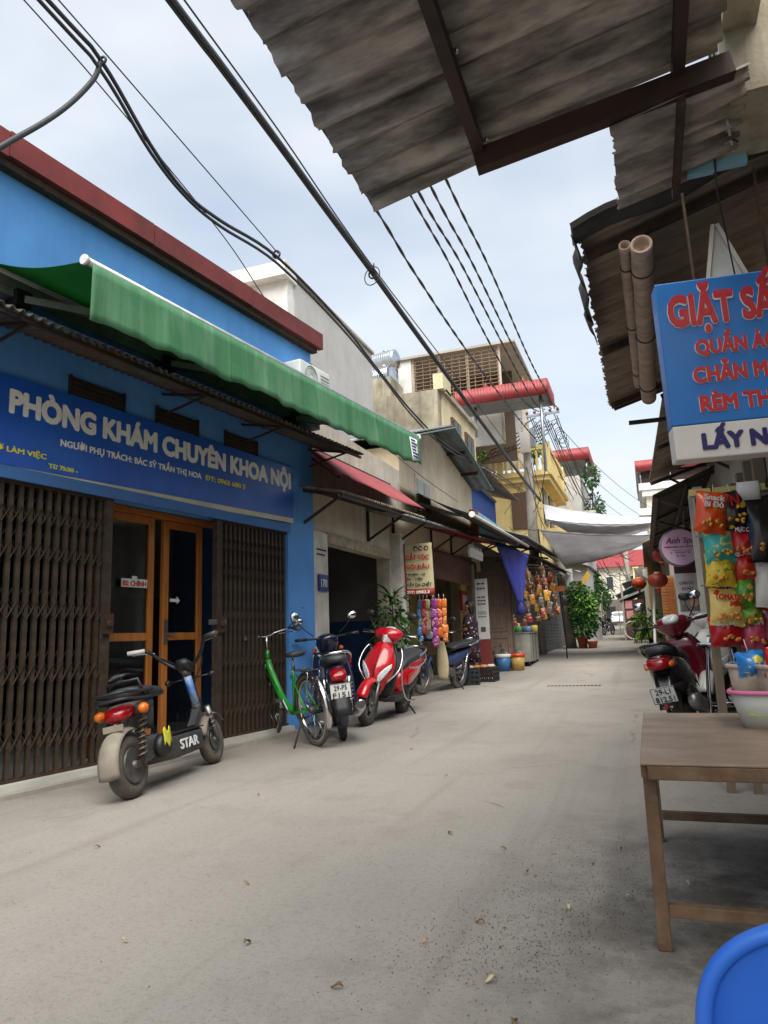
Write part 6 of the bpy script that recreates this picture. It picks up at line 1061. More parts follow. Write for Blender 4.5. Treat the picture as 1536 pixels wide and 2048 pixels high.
    q = MB(); q.lathe([(.03, 0), (.042, .004)], (-.472, -.17, .351), (-1, 0, .2), 14); q.build('exhaust_tip', m_black, t)
    if l1: plate(t, -.565, .50, l1, l2, 14); q = MB(); q.sheet(lambda u, v: Vec((-.5 - .09 * u, (v - .5) * .16, .58 - .3 * u)), 4, 3, .008); q.build('mud_flap', m_black, t)
    q = MB(); q.tube([(.35, .1, .24), (.22, .25, .01)], .011, 6); q.tube([(.22, .25, .012), (.17, .27, .012)], .012, 6); q.build('side_stand', m_black, t)
    q = MB(); q.tube([(.45, -.22, .25), (.45, .22, .25)], .012, 6); q.build('foot_peg', m_black, t)
    return t

red = scooter('motor_scooter', 'glossy red scooter with chrome guard bars facing the lane', (-3.05, 8.96, 0), 270, -8, m_redp, chrome_guard=True)
maroon = scooter('motor_scooter', 'dark maroon scooter with white plate parked at the right side', (.25, 6.9, 0), 79, -10, m_maroon, shield=m_maroon, rear=M('maroon_black', C(40, 14, 22), C(28, 12, 18), s=3, r=.2, coat=.6), l1='29-L1', l2='812.51', dark=M('scooter_black', C(22, 20, 22), C(34, 30, 32), s=4, r=.25, coat=.4))
white = scooter('motor_scooter', 'white scooter mostly hidden behind the maroon scooter', (.62, 9.0, gz(9.0)), 262, -6, m_whitep)
navy = underbone('motorbike', 'dark navy motorbike with white plate parked nose to the wall', (-2.87, 6.66, 0), 117, -6, m_navyp, m_navyp, l1='29-P5', l2='F151')
cub = underbone('old_moped', 'old blue moped with cream leg shields beside the shop', (-3.2, 12.46, gz(12)), 256, -6, m_oldblue, m_oldcream, old=True, cat='moped')
farm = underbone('motorbike', 'grey motorbike parked far down the lane beside a standing person', (-2.45, 44.5, gz(44.5)), 70, -4, m_black, m_engine)

# ---------------------------------------------------------------- electric scooter
def escooter():
    t = thing('electric_scooter', 'dusty black electric scooter with blue stem in front of the clinic gate', 'electric scooter', (-3.197, 3.995, 0), tilt=(R(-11), 0, R(99.8)))
    md = M('escooter_dusty', C(60, 60, 62), C(40, 40, 44), s=8, r=.6, dirt=.45, dc=C(128, 118, 102), ds=5); mf = M('dusty_fender', C(142, 134, 120), C(112, 104, 92), s=6, r=.7, dirt=.3)
    wheel(t, 0, .2, .2, .1, m_tyre2); wheel(t, 1.3, .185, .185, .085, m_tyre2)
    q = MB(); q.lathe([(.11, -.052), (.115, -.03), (.115, .03), (.11, .052)], (0, 0, .2), Y_, 24); q.build('motor_hub', m_engine, t)
    q = fender(.245, .14, 0, .2, R(75), R(192), .005, 14, .35); q.build('rear_fender', mf, t); q = fender(.225, .13, 1.3, .185, R(40), R(165), .005, 14, .35); q.build('front_fender', mf, t)
    q = MB(); q.se([((.2, 0, .27), .06, .09, Y_, Z_, 4), ((.3, 0, .26), .105, .1, Y_, Z_, 4), ((.5, 0, .235), .115, .085, Y_, Z_, 5), ((.9, 0, .235), .115, .08, Y_, Z_, 5), ((1.0, 0, .27), .08, .05, Y_, Z_, 4)], 20); q.build('battery_deck', md, t)
    for s_, rz in ((-1, 0),): text('STAR', .075, m_plate, t, (.52, -.122, .205), RX, w=.3, bold=.03)
    q = MB(); q.bx(.42, .98, -.11, .11, .318, .326); q.build('foot_mat', m_black, t)
    q = MB(); q.lathe([(.075, 0), (.08, .01), (.08, .05), (.06, .06)], (.26, -.1, .27), (0, -1, 0), 20); q.build('charge_cover', m_black, t); q = MB(); q.sheet(lambda u, v: Vec((.22 + .1 * u, -.165 - .004 * math.sin(u * 3), .27 + .1 * v + .02 * math.sin(u * 9))), 6, 6, .003, off=(0, -1, 0)); q.build('yellow_sticker', M('sticker_yellow', C(206, 206, 60), r=.5), t)
    for s_ in (-1, 1):
        q = MB(); q.tube([(.02, s_ * .095, .2), (.11, s_ * .095, .5)], .012, 8); q.build('shock_rod', m_rust, t); q = MB(); q.tube([(.02 + .09 * f / 60 + 0, s_ * .095, .24 + .26 * f / 60) if False else (.03 + .075 * f / 70 + .026 * math.cos(f * .63), s_ * .095 + .026 * math.sin(f * .63), .235 + .25 * f / 70) for f in range(71)], .006, 5); q.build('shock_spring', M('spring_tan', C(116, 108, 96), C(90, 84, 76), s=8, r=.5, m=.5), t)
        q = MB(); q.bar((.0, s_ * .08, .2), (.24, s_ * .08, .24), .025, .04); q.build('swing_arm', md, t)
        q = MB(); q.tube([(1.3, s_ * .065, .185), (1.2, s_ * .06, .46)], [.02, .024], 8); q.build('fork', m_rim, t); q = MB(); q.tube([(1.26 - .06 * f / 40 + .024 * math.cos(f * .7), s_ * .065 + .024 * math.sin(f * .7), .27 + .16 * f / 40) for f in range(41)], .005, 5); q.build('fork_spring', m_rim, t)
    q = MB(); q.se([((.28, 0, .4), .06, .05, Y_, X_, 3), ((.26, 0, .49), .075, .08, Y_, X_, 3), ((.24, 0, .57), .08, .13, Y_, X_, 3)], 14); q.build('seat_post_cover', md, t)
    q = MB(); q.se([((.54, 0, .63), .05, .02, Y_, Z_, 2.6), ((.44, 0, .645), .09, .035, Y_, Z_, 2.6), ((.27, 0, .65), .12, .045, Y_, Z_, 2.6), ((.11, 0, .655), .13, .045, Y_, Z_, 2.6), ((.02, 0, .66), .09, .03, Y_, Z_, 2.6)], 20); q.build('seat', m_seat, t)
    q = MB()
    for zz in (.61, .655): q.tube(smooth([(.22, .13, zz), (.02, .14, zz), (-.1, .1, zz + .01), (-.12, 0, zz + .01), (-.1, -.1, zz + .01), (.02, -.14, zz), (.22, -.13, zz)], 3), .011, 7)
    q.tube([(.12, .13, .61), (.09, .12, .735), (.07, -.12, .735), (.12, -.13, .61)], .011, 7); q.build('rear_rack', m_black, t)
    q = MB(); q.se([((.06, 0, .545), .1, .05, Y_, Z_, 3), ((-.05, 0, .53), .085, .045, Y_, Z_, 3), ((-.09, 0, .52), .06, .035, Y_, Z_, 3)], 14); q.build('tail_light', m_redlens, t); q = MB(); q.se([((.22, 0, .57), .13, .05, Y_, Z_, 3), ((.03, 0, .55), .12, .045, Y_, Z_, 3)], 14); q.build('tail_housing', md, t)
    for s_ in (-1, 1): q = MB(); q.lathe([(.03, 0), (.036, .03), (.024, .06), (.005, .066)], (.05, s_ * .15, .54), (-1, s_ * .2, 0), 14); q.build('rear_indicator', m_orlens, t)
    q = MB(); q.bx(-.11, -.1, -.07, .07, .43, .47); q.tube([(.0, 0, .52), (-.1, 0, .45)], .01, 6); q.build('plate_bracket', mf, t)
    q = MB(); q.tube([(1.16, 0, .46), (1.06, 0, .74)], [.032, .03], 12); q.build('stem', M('stem_blue', C(26, 96, 170), C(190, 206, 216), s=7, r=.35), t); q = MB(); q.tube([(1.17, 0, .44), (1.15, 0, .5)], .04, 12); q.bar((1.0, 0, .32), (1.17, 0, .46), .06, .05); q.build('neck', md, t); MB().tube([(1.065, 0, .73), (1.05, 0, .78)], .036, 12).build('clamp', md, t)
    q = MB(); q.se([((1.08, 0, .75), .05, .05, Y_, X_, 3), ((1.04, 0, .81), .07, .06, Y_, X_, 3), ((1.01, 0, .86), .04, .03, Y_, X_, 3)], 12); q.build('instrument', m_black, t)
    q = MB(); q.tube(smooth([(.9, .35, .99), (.95, .25, .98), (1.02, .16, .87), (1.05, .05, .79), (1.05, -.05, .79), (1.02, -.16, .87), (.95, -.25, .98), (.9, -.35, .99)], 5), .014, 8); q.build('handlebar', m_black, t)
    for s_ in (-1, 1):
        q = MB(); q.tube([(.94, s_ * .26, .985), (.885, s_ * .38, .99)], .018, 10); q.build('grip', m_white if s_ > 0 else m_engine, t); q = MB(); q.tube(smooth([(.98, s_ * .2, .95), (.98, s_ * .29, .965), (.92, s_ * .36, .97)], 3), .006, 5); q.build('brake_lever', m_chrome, t)
    for s_ in (-1, 1): q = MB(); q.tube([(1.09, s_ * .04, .7), (1.1, s_ * .17, .7)], .007, 5); q.lathe([(.02, 0), (.026, .03), (.01, .05)], (1.1, s_ * .17, .7), (.3, s_, 0), 10); q.build('front_indicator', m_black, t)
    q = MB(); q.tube(smooth([(1.0, .16, .9), (1.12, .1, .82), (1.1, .05, .7), (1.2, .06, .5)], 4), .006, 5); q.tube(smooth([(1.0, -.16, .9), (1.13, -.12, .82), (1.1, -.04, .65), (1.15, -.05, .45)], 4), .006, 5); q.build('brake_cable', m_black, t)
    q = MB(); q.tube([(.38, .08, .2), (.34, .22, .01)], .011, 6); q.tube([(.34, .22, .012), (.28, .24, .012)], .012, 6); q.build('side_stand', m_black, t)
escooter()
# ---------------------------------------------------------------- bicycle
def bicycle(name, label, loc, heading, lean, fm, k=1.0):
    t = thing(name, label, 'bicycle', loc, tilt=(R(lean), 0, R(heading))); t.scale = (k, k, k); Rw = .33
    for x in (0, 1.06): wheel(t, x, Rw, Rw, .042, m_tyre2, 32, m_chrome)
    for x, a0, a1 in ((0, R(25), R(205)), (1.06, R(40), R(185))): q = fender(Rw + .025, .06, x, Rw, a0, a1, .003, 22, .7); q.build('mudguard', m_chrome, t)
    q = MB(); q.tube(smooth([(.93, 0, .78), (.88, 0, .66), (.7, 0, .42), (.5, 0, .29), (.42, 0, .28)], 5), [.032] * 6 + [.035] * 9 + [.03] * 6, 12) if True else None; q.build('down_tube', fm, t)
    q = MB(); q.tube([(.42, 0, .28), (.3, 0, .72)], .016, 10); q.build('seat_tube', fm, t); MB().tube([(.94, 0, .76), (.91, 0, .88)], .02, 10).build('head_tube', fm, t)
    for s_ in (-1, 1): q = MB(); q.tube([(.42, s_ * .03, .28), (0, s_ * .06, Rw)], .011, 8); q.tube([(0, s_ * .06, Rw), (.32, s_ * .03, .64)], .009, 8); q.build('rear_stay', fm, t); q = MB(); q.tube(smooth([(.93, s_ * .03, .74), (.97, s_ * .05, .62), (1.06, s_ * .05, Rw)], 4), .012, 8); q.build('fork', fm, t)
    q = MB(); q.tube([(.3, 0, .7), (.28, 0, .8)], .013, 8); q.build('seat_post', m_chrome, t); q = MB(); q.se([((.42, 0, .83), .02, .015, Y_, Z_, 2.4), ((.34, 0, .835), .04, .025, Y_, Z_, 2.4), ((.24, 0, .84), .085, .03, Y_, Z_, 2.4), ((.16, 0, .845), .09, .03, Y_, Z_, 2.4), ((.13, 0, .845), .06, .02, Y_, Z_, 2.4)], 16); q.build('saddle', m_seat, t)
    q = MB(); q.tube([(.91, 0, .86), (.89, 0, 1.02)], .013, 8); q.build('stem', m_chrome, t); q = MB(); q.tube(smooth([(.72, .29, 1.05), (.84, .26, 1.07), (.92, .14, 1.05), (.91, 0, 1.02), (.92, -.14, 1.05), (.84, -.26, 1.07), (.72, -.29, 1.05)], 5), .011, 8); q.build('handlebar', m_chrome, t)
    for s_ in (-1, 1): q = MB(); q.tube([(.8, s_ * .27, 1.065), (.69, s_ * .295, 1.045)], .017, 10); q.build('grip', m_engine, t); q = MB(); q.tube(smooth([(.92, s_ * .13, 1.03), (.85, s_ * .22, 1.03), (.76, s_ * .27, 1.03)], 3), .005, 5); q.build('brake_lever', m_chrome, t)
    q = MB(); [q.bar((.22, y, .70), (-.2, y, .69), .008) for y in (-.06, -.02, .02, .06)]; [q.bar((x, -.065, .695), (x, .065, .695), .008) for x in (-.2, 0, .2)]; [q.tube([(-.15, s_ * .06, .69), (0, s_ * .065, Rw)], .005, 5) for s_ in (-1, 1)]; q.build('rear_rack', m_chrome, t)
    q = MB(); q.lathe([(.09, 0), (.095, .004), (.09, .008)], (.42, -.05, .28), Y_, 26); q.ring((.42, -.05, .28), Y_, .088, .006, 26, 5); q.build('chainring', m_chrome, t); q = MB(); q.bar((.42, -.065, .28), (.32, -.075, .15), .014, .02); q.bar((.42, .06, .28), (.52, .07, .41), .014, .02); q.build('crank', m_chrome, t)
    for c in ((.32, -.12, .15), (.52, .115, .41)): q = MB(); q.box(c, (.09, .07, .022)); q.build('pedal', m_engine, t)
    q = MB(); q.tube([(.42, -.05, .37), (0, -.05, Rw + .035)], .005, 4); q.tube([(.42, -.05, .19), (0, -.05, Rw - .035)], .005, 4); q.build('chain', m_rust, t)
    q = MB(); q.tube([(.05, .07, Rw - .03), (.0, .24, .01)], .009, 6); q.build('kick_stand', m_rust, t)
    q = MB(); q.tube(smooth([(.9, .1, 1.04), (1.02, .06, .95), (.96, .03, .75), (.7, .03, .5)], 4), .004, 5); q.tube(smooth([(.9, -.1, 1.04), (1.04, -.05, 1.0), (1.0, 0, .75)], 4), .004, 5); q.build('brake_cable', m_black, t)
    return t
gbk = bicycle('bicycle', 'bright green step through bicycle leaning on its stand by the gate', (-2.957, 6.251, 0), 140.6, -8, M('bike_green', C(40, 150, 44), C(30, 128, 36), s=4, r=.35, coat=.3))
mirror(gbk, (.84, -.24, 1.08), (.78, -.3, 1.17), .045, .06)
kidb = bicycle('bicycle', 'small bicycle ridden by the child far down the lane', (-3.45, 65.6, gz(65.6)), 85, 0, m_black, .75)
# ---------------------------------------------------------------- far white car
car = thing('parked_car', 'white hatchback parked at the far end of the lane, seen from behind', 'car', (-2.9, 80.5, gz(80.5)), R(94))
def csec(x, hw, z0, z1, e=5): return ((x, 0, (z0 + z1) / 2), hw, (z1 - z0) / 2, Y_, Z_, e)
m_carw = M('car_white', C(226, 226, 226), r=.25, coat=.5)
q = MB(); q.se([csec(-2.0, .7, .35, .8), csec(-1.9, .84, .28, .95), csec(-1.0, .88, .25, .98), csec(.8, .88, .25, .95), csec(1.7, .84, .28, .85), csec(2.0, .7, .35, .7)], 24); q.build('body', m_carw, car)
q = MB(); q.se([csec(-1.85, .72, .85, 1.0, 4), csec(-1.45, .7, .85, 1.42, 4), csec(-.9, .7, .85, 1.5, 4), csec(.2, .7, .85, 1.48, 4), csec(1.0, .72, .85, .95, 4)], 20); q.build('cabin', m_carw, car)
q = MB(); q.prism([(-.6, 0), (.6, 0), (.5, .4), (-.5, .4)], (-1.83, 0, .99), (0, -1, 0), (.62, 0, .8), .03); q.build('rear_window', M('car_glass', C(60, 68, 74), r=.08), car)
for s_ in (-1, 1):
    q = MB(); q.bx(-1.97, -1.9, s_ * .62 - .1, s_ * .62 + .1, .66, .84); q.build('tail_light', m_redlens, car)
    for x in (-1.3, 1.25): q = MB(); q.lathe([(.2, -.1), (.3, -.09), (.31, 0), (.3, .09), (.2, .1)], (x, s_ * .78, .31), Y_, 20); q.build('wheel', m_tyre, car)
q = MB(); q.bx(-2.05, -1.98, -.26, .26, .52, .64); q.build('number_plate', m_plate, car); q = MB(); q.bx(-2.02, -1.9, -.75, .75, .3, .42); q.build('bumper', m_black, car)

# ================================================================ people
m_skin = M('skin', C(176, 120, 88), C(160, 106, 76), s=6, r=.55, spec=.35)
m_hair = M('hair', C(26, 22, 22), C(40, 34, 32), s=20, r=.5)
def figure(name, label, loc, heading, J, E_, root, mat, k=1.0):
    """one continuous skin-modifier body; J = joints {name: (x, y, z, r)}, x forward, y left"""
    t = thing(name, label, 'person', loc, R(heading)); ks = list(J); me = bpy.data.meshes.new('body'); me.from_pydata([J[a][:3] for a in ks], [(ks.index(a), ks.index(b_)) for a, b_ in E_], []); o = bpy.data.objects.new('body', me); COL.objects.link(o); o.parent = t
    md = o.modifiers.new('skin', 'SKIN'); md.use_smooth_shade = True; md.branch_smoothing = .4
    sv = me.skin_vertices[0].data
    for i, a in enumerate(ks): r_ = J[a][3]; sv[i].radius = (r_, r_ * (J[a][4] if len(J[a]) > 4 else 1)); sv[i].use_root = (a == root)
    sb = o.modifiers.new('sub', 'SUBSURF'); sb.levels = sb.render_levels = 2; me.materials.append(mat); t.scale = (k, k, k); return t
def hand_edges(J, E_, w, d, side, up, s=1.0):
    """palm and five fingers continuing from wrist joint w along d"""
    b_ = Vec(J[w][:3]); d, side, up = Vec(d).normalized(), Vec(side).normalized(), Vec(up).normalized(); p = b_ + d * .05; J[w + 'p'] = (*p, .024, .6); E_.append((w, w + 'p'))
    for i, (off, l) in enumerate(((-.028, .06), (-.010, .072), (.009, .068), (.027, .052))):
        a = p + d * .035 + side * off; c = a + (d * .75 - up * .35) * l * .6; e = c + (d * .3 - up * .8) * l * .5
        for nm, pt, r_ in (('a', a, .0085), ('b', c, .008), ('c', e, .007)): J['%s%d%s' % (w, i, nm)] = (*pt, r_)
        E_ += [(w + 'p', '%s%da' % (w, i)), ('%s%da' % (w, i), '%s%db' % (w, i)), ('%s%db' % (w, i), '%s%dc' % (w, i))]
    a = b_ + d * .03 - side * .035; c = a + (d * .8 - side * .5 - up * .3) * .035
    J[w + 'ta'] = (*a, .011); J[w + 'tb'] = (*c, .009); E_ += [(w, w + 'ta'), (w + 'ta', w + 'tb')]
J = dict(pel=(0, 0, .80, .12, 1.15), wst=(0, 0, .95, .105, 1.1), ch=(.0, 0, 1.12, .115, 1.25), nk=(.0, 0, 1.26, .05), hd0=(.03, 0, 1.33, .06), hd=(.035, 0, 1.41, .082, .9), ht=(.02, 0, 1.48, .06),
         shl=(0, .14, 1.2, .055), ell=(.05, .2, .97, .042), wrl=(.2, .02, .96, .028), shr=(0, -.14, 1.2, .055), elr=(.14, -.17, 1.0, .042), wrr=(.15, -.1, 1.22, .028),
         hil=(0, .08, .74, .085), knl=(.02, .09, .42, .06), anl=(-.01, .09, .08, .04), tol=(.12, .1, .03, .032), hir=(0, -.08, .74, .085), knr=(.02, -.09, .42, .06), anr=(-.01, -.09, .08, .04), tor=(.12, -.1, .03, .032))
E_ = [('pel', 'wst'), ('wst', 'ch'), ('ch', 'nk'), ('nk', 'hd0'), ('hd0', 'hd'), ('hd', 'ht'), ('ch', 'shl'), ('shl', 'ell'), ('ell', 'wrl'), ('ch', 'shr'), ('shr', 'elr'), ('elr', 'wrr'), ('pel', 'hil'), ('hil', 'knl'), ('knl', 'anl'), ('anl', 'tol'), ('pel', 'hir'), ('hir', 'knr'), ('knr', 'anr'), ('anr', 'tor')]
hand_edges(J, E_, 'wrl', (.5, -1, .1), (0, .2, 1), (1, .5, 0)); hand_edges(J, E_, 'wrr', (-.25, .5, 1), (.6, .6, 0), (-1, 0, .2))
wm = figure('person', 'woman in a dark floral dress standing with one hand raised to her mouth', (-3.22, 13.75, gz(13.75)), 182, J, E_, 'pel', m_skin)
m_floral = bpy.data.materials.new('floral_cloth'); m_floral.use_nodes = True
_t = m_floral.node_tree; _b = _t.nodes['Principled BSDF']; _b.inputs['Roughness'].default_value = .8; _tc = _t.nodes.new('ShaderNodeTexCoord'); _v = _t.nodes.new('ShaderNodeTexVoronoi'); _v.inputs['Scale'].default_value = 17; _r2 = _t.nodes.new('ShaderNodeValToRGB'); _e = _r2.color_ramp.elements
_e[0].position = 0; _e[0].color = (*C(236, 220, 216), 1); _e[1].position = .34; _e[1].color = (*C(30, 24, 40), 1); _k = _e.new(.2); _k.color = (*C(206, 150, 160), 1); _k = _e.new(.27); _k.color = (*C(120, 40, 60), 1); _t.links.new(_tc.outputs['Object'], _v.inputs['Vector']); _t.links.new(_v.outputs['Distance'], _r2.inputs['Fac']); _t.links.new(_r2.outputs['Color'], _b.inputs['Base Color'])
q = MB(); q.se([((.0, 0, .36), .2, .17, Y_, X_, 2.2), ((0, 0, .6), .19, .165, Y_, X_, 2.2), ((0, 0, .8), .185, .16, Y_, X_, 2.3), ((0, 0, .95), .165, .145, Y_, X_, 2.3), ((0, 0, 1.1), .185, .15, Y_, X_, 2.3), ((0, 0, 1.2), .165, .11, Y_, X_, 2.3), ((0, 0, 1.26), .075, .07, Y_, X_, 2.2)], 26); q.build('dress', m_floral, wm)
q = MB()
for a, c in (('shl', 'ell'), ('shr', 'elr')): A, B_ = Vec(J[a][:3]), Vec(J[c][:3]); q.tube([A + (A - B_) * .12, A.lerp(B_, .5), A.lerp(B_, .8)], [.07, .072, .076], 14)
q.build('sleeve', m_floral, wm)
q = MB(); q.se([((-.02, 0, 1.18), .06, .03, Y_, X_, 2), ((-.045, 0, 1.28), .075, .05, Y_, X_, 2), ((-.03, 0, 1.38), .088, .075, Y_, X_, 2), ((-.01, 0, 1.46), .088, .088, Y_, X_, 2), ((.005, 0, 1.51), .06, .065, Y_, X_, 2), ((.005, 0, 1.525), .02, .02, Y_, X_, 2)], 18); q.build('hair', m_hair, wm)
q = MB(); q.se([((.112, 0, 1.425), .008, .008, Y_, Z_, 2), ((.13, 0, 1.40), .013, .013, Y_, Z_, 2), ((.11, 0, 1.39), .015, .01, Y_, Z_, 2)], 8); q.build('nose', m_skin, wm)
for s_ in (-1, 1): q = MB(); q.lathe([(.001, -.008), (.011, 0), (.001, .008)], (.102, s_ * .032, 1.425), X_, 10); q.build('eye', m_hair, wm); q = MB(); q.se([((.02, s_ * .08, 1.37), .008, .012, Y_, X_, 2), ((.02, s_ * .088, 1.41), .012, .02, Y_, X_, 2), ((.02, s_ * .085, 1.44), .006, .012, Y_, X_, 2)], 8); q.build('ear', m_skin, wm)
q = MB(); q.tube([(.108, .025, 1.355), (.117, 0, 1.357), (.108, -.025, 1.355)], .006, 6); q.build('mouth', M('lips', C(140, 70, 64), r=.5), wm)
def simple_person(label, loc, heading, shirt, trousers, k=1.0, sit=False):
    Jp = dict(pel=(0, 0, .95, .12, 1.1), wst=(.02, 0, 1.1, .11, 1.1), ch=(.03, 0, 1.32, .13, 1.2), nk=(.03, 0, 1.47, .05), hd=(.05, 0, 1.6, .085), ht=(.04, 0, 1.68, .06), shl=(.02, .17, 1.4, .055), ell=(.1, .22, 1.14, .042), wrl=(.3, .18, 1.05, .03), shr=(.02, -.17, 1.4, .055), elr=(.1, -.22, 1.14, .042), wrr=(.3, -.18, 1.05, .03), hil=(0, .09, .88, .085), knl=(.04 if not sit else .35, .1, .5 if not sit else .72, .06), anl=(0 if not sit else .25, .1, .08 if not sit else .3, .042), tol=(.14 if not sit else .4, .11, .035 if not sit else .25, .035), hir=(0, -.09, .88, .085), knr=(.04 if not sit else .38, -.1, .5 if not sit else .8, .06), anr=(0 if not sit else .35, -.1, .08 if not sit else .4, .042), tor=(.14 if not sit else .5, -.11, .035 if not sit else .36, .035))
    Ep = [e for e in E_ if e[0] in Jp and e[1] in Jp] + [('nk', 'hd')]; hand_edges(Jp, Ep, 'wrl', (1, 0, -.2), (0, -1, 0), (0, 0, 1)); hand_edges(Jp, Ep, 'wrr', (1, 0, -.2), (0, 1, 0), (0, 0, 1))
    t = figure('person', label, loc, heading, Jp, Ep, 'pel', m_skin, k)
    q = MB(); q.se([((0, 0, .9), .17, .14, Y_, X_, 2.3), ((.02, 0, 1.1), .165, .135, Y_, X_, 2.3), ((.03, 0, 1.32), .2, .15, Y_, X_, 2.3), ((.03, 0, 1.43), .15, .1, Y_, X_, 2.3), ((.03, 0, 1.48), .07, .06, Y_, X_, 2.2)], 18)
    for s_ in ('l', 'r'): A, B_ = Vec(Jp['sh' + s_][:3]), Vec(Jp['el' + s_][:3]); q.tube([A + (A - B_) * .1, A.lerp(B_, .8)], [.07, .07], 12)
    q.build('shirt', shirt, t); q = MB()
    for s_ in ('l', 'r'): q.tube([Vec(Jp['hi' + s_][:3]) + Vec((0, 0, .05)), Vec(Jp['kn' + s_][:3]), Vec(Jp['an' + s_][:3])], [.11, .085, .07], 12)
    q.build('trousers', trousers, t); q = MB(); q.se([((.0, 0, 1.55), .09, .07, Y_, X_, 2), ((.02, 0, 1.66), .095, .095, Y_, X_, 2), ((.03, 0, 1.72), .05, .05, Y_, X_, 2)], 14); q.build('hair', m_hair, t); return t
simple_person('person in a pale grey top standing behind the far parked motorbike', (-3.0, 44.6, gz(44.6)), 60, M('shirt_grey', C(160, 156, 150), r=.8), M('trousers_dark', C(40, 40, 46), r=.8))
simple_person('child in dark clothes riding a small bicycle far down the lane', (-3.45, 65.8, gz(65.6) - .1), 85, M('shirt_dark', C(50, 46, 50), r=.8), M('trousers_dark', C(40, 40, 46)), .78, True)
# ================================================================ stall on the right: table, goods, chair
m_ttop = M('worn_table_top', C(162, 140, 118), C(134, 114, 96), s=3.5, r=.5, bump=.08, dirt=.6, dc=C(112, 96, 80), ds=3.5, stretch=(1, 1.3, 1))
m_tleg = M('rusty_table_frame', C(132, 110, 84), C(98, 78, 58), s=14, r=.75, m=.2, bump=.25, dirt=.55, dc=C(120, 70, 44), ds=9)
tb = thing('steel_table', 'worn brown display table with rusty steel frame at the right', 'table', (-.062, 2.5, 0))
q = MB(); q.bx(0, 1.5, -.12, 1.26, .549, .558); q.build('table_top', m_ttop, tb, bevel=.003)
q = MB(); q.bar((0.02, -.1, .528), (1.5, -.1, .528), .04, .04); q.build('front_rail', m_tleg, tb, bevel=.003); q = MB(); q.bar((.02, -.08, .528), (.02, 1.22, .528), .04, .04); q.build('side_rail', m_tleg, tb); q = MB(); q.bar((.04, 1.24, .528), (1.5, 1.24, .528), .04, .04); q.build('rear_rail', m_tleg, tb)
for x, y in ((.022, .0), (.022, 1.2), (1.47, .0), (1.47, 1.2)): q = MB(); q.bx(x - .02, x + .02, y - .02, y + .02, 0, .508); q.build('leg', m_tleg, tb, bevel=.003)
for y in (0, 1.2): q = MB(); q.bar((.043, y, .112), (1.45, y, .112), .036, .036); q.build('stretcher', m_tleg, tb, bevel=.003)
# tubs on the table
def tub(lb, c, w, d, h, mat, rim, z0=.558, rz=0):
    t = thing('plastic_tub', lb, 'tub', (c[0], c[1], z0), rz)
    def ring(s, z): return [(Vec((s * w * math.copysign(abs(math.cos(a)) ** .5, math.cos(a)), s * d * math.copysign(abs(math.sin(a)) ** .5, math.sin(a)), z))) for a in [6.283 * k / 28 for k in range(28)]]
    q = MB(); q.loft([ring(.8, 0), ring(.9, h * .5), ring(1, h), ring(.96, h), ring(.86, h * .5), ring(.77, .008)], True); q.build('body', mat, t)
    q = MB(); q.tube(ring(1.01, h), .009, 8, closed=True); q.build('rim', rim, t); return t
m_pinkp = M('pink_plastic', C(232, 130, 170), r=.4); m_tubw = M('tub_white', C(222, 222, 210), C(206, 206, 190), s=3, r=.35)
t = tub('white plastic tub with pink rim and green printed label on the table', (.46, 3.3), .17, .16, .135, m_tubw, m_pinkp, rz=R(-12))
q = MB(); q.bx(-.1, .06, -.152, -.15, .03, .1); lbq = q.build('printed_label', M('label_green', C(150, 176, 90), C(206, 206, 120), s=30, r=.4), t, (0, 0.008, 0), (R(-7), 0, 0)); q = MB(); q.bx(.09, .13, -.156, -.14, 0, .13); q.build('pink_stripe', m_pinkp, t)
m_clear = M('frosted_tub', C(206, 188, 168), C(186, 160, 136), s=12, r=.25, coat=.4)
def openbox(lb, c, w, d, h, outer, fill, z0, rz):
    t = tub(lb, c, w, d, h, outer, outer, z0, rz); q = MB()
    for k in range(16): q.se([((rnd.uniform(-.6, .6) * w, rnd.uniform(-.6, .6) * d, h * .6), .025, .025, X_, Y_, 2), ((rnd.uniform(-.6, .6) * w, rnd.uniform(-.6, .6) * d, h * .8), .03, .028, X_, Y_, 2.4), ((rnd.uniform(-.6, .6) * w, rnd.uniform(-.6, .6) * d, h * 1.12), .03, .022, X_, Y_, 2)], 8)
    q.build('sweets', fill, t)
openbox('clear tub of red wrapped sweets stacked in the pink rimmed tub', (.49, 3.26), .1, .1, .15, m_clear, M('sweet_red', C(216, 44, 32), C(236, 110, 50), s=20, r=.3), .64, R(10))
openbox('clear tub with blue wrapped sweets behind the red ones', (.38, 3.38), .085, .09, .13, m_clear, M('sweet_blue', C(40, 130, 196), C(90, 170, 220), s=20, r=.3), .66, R(-10))
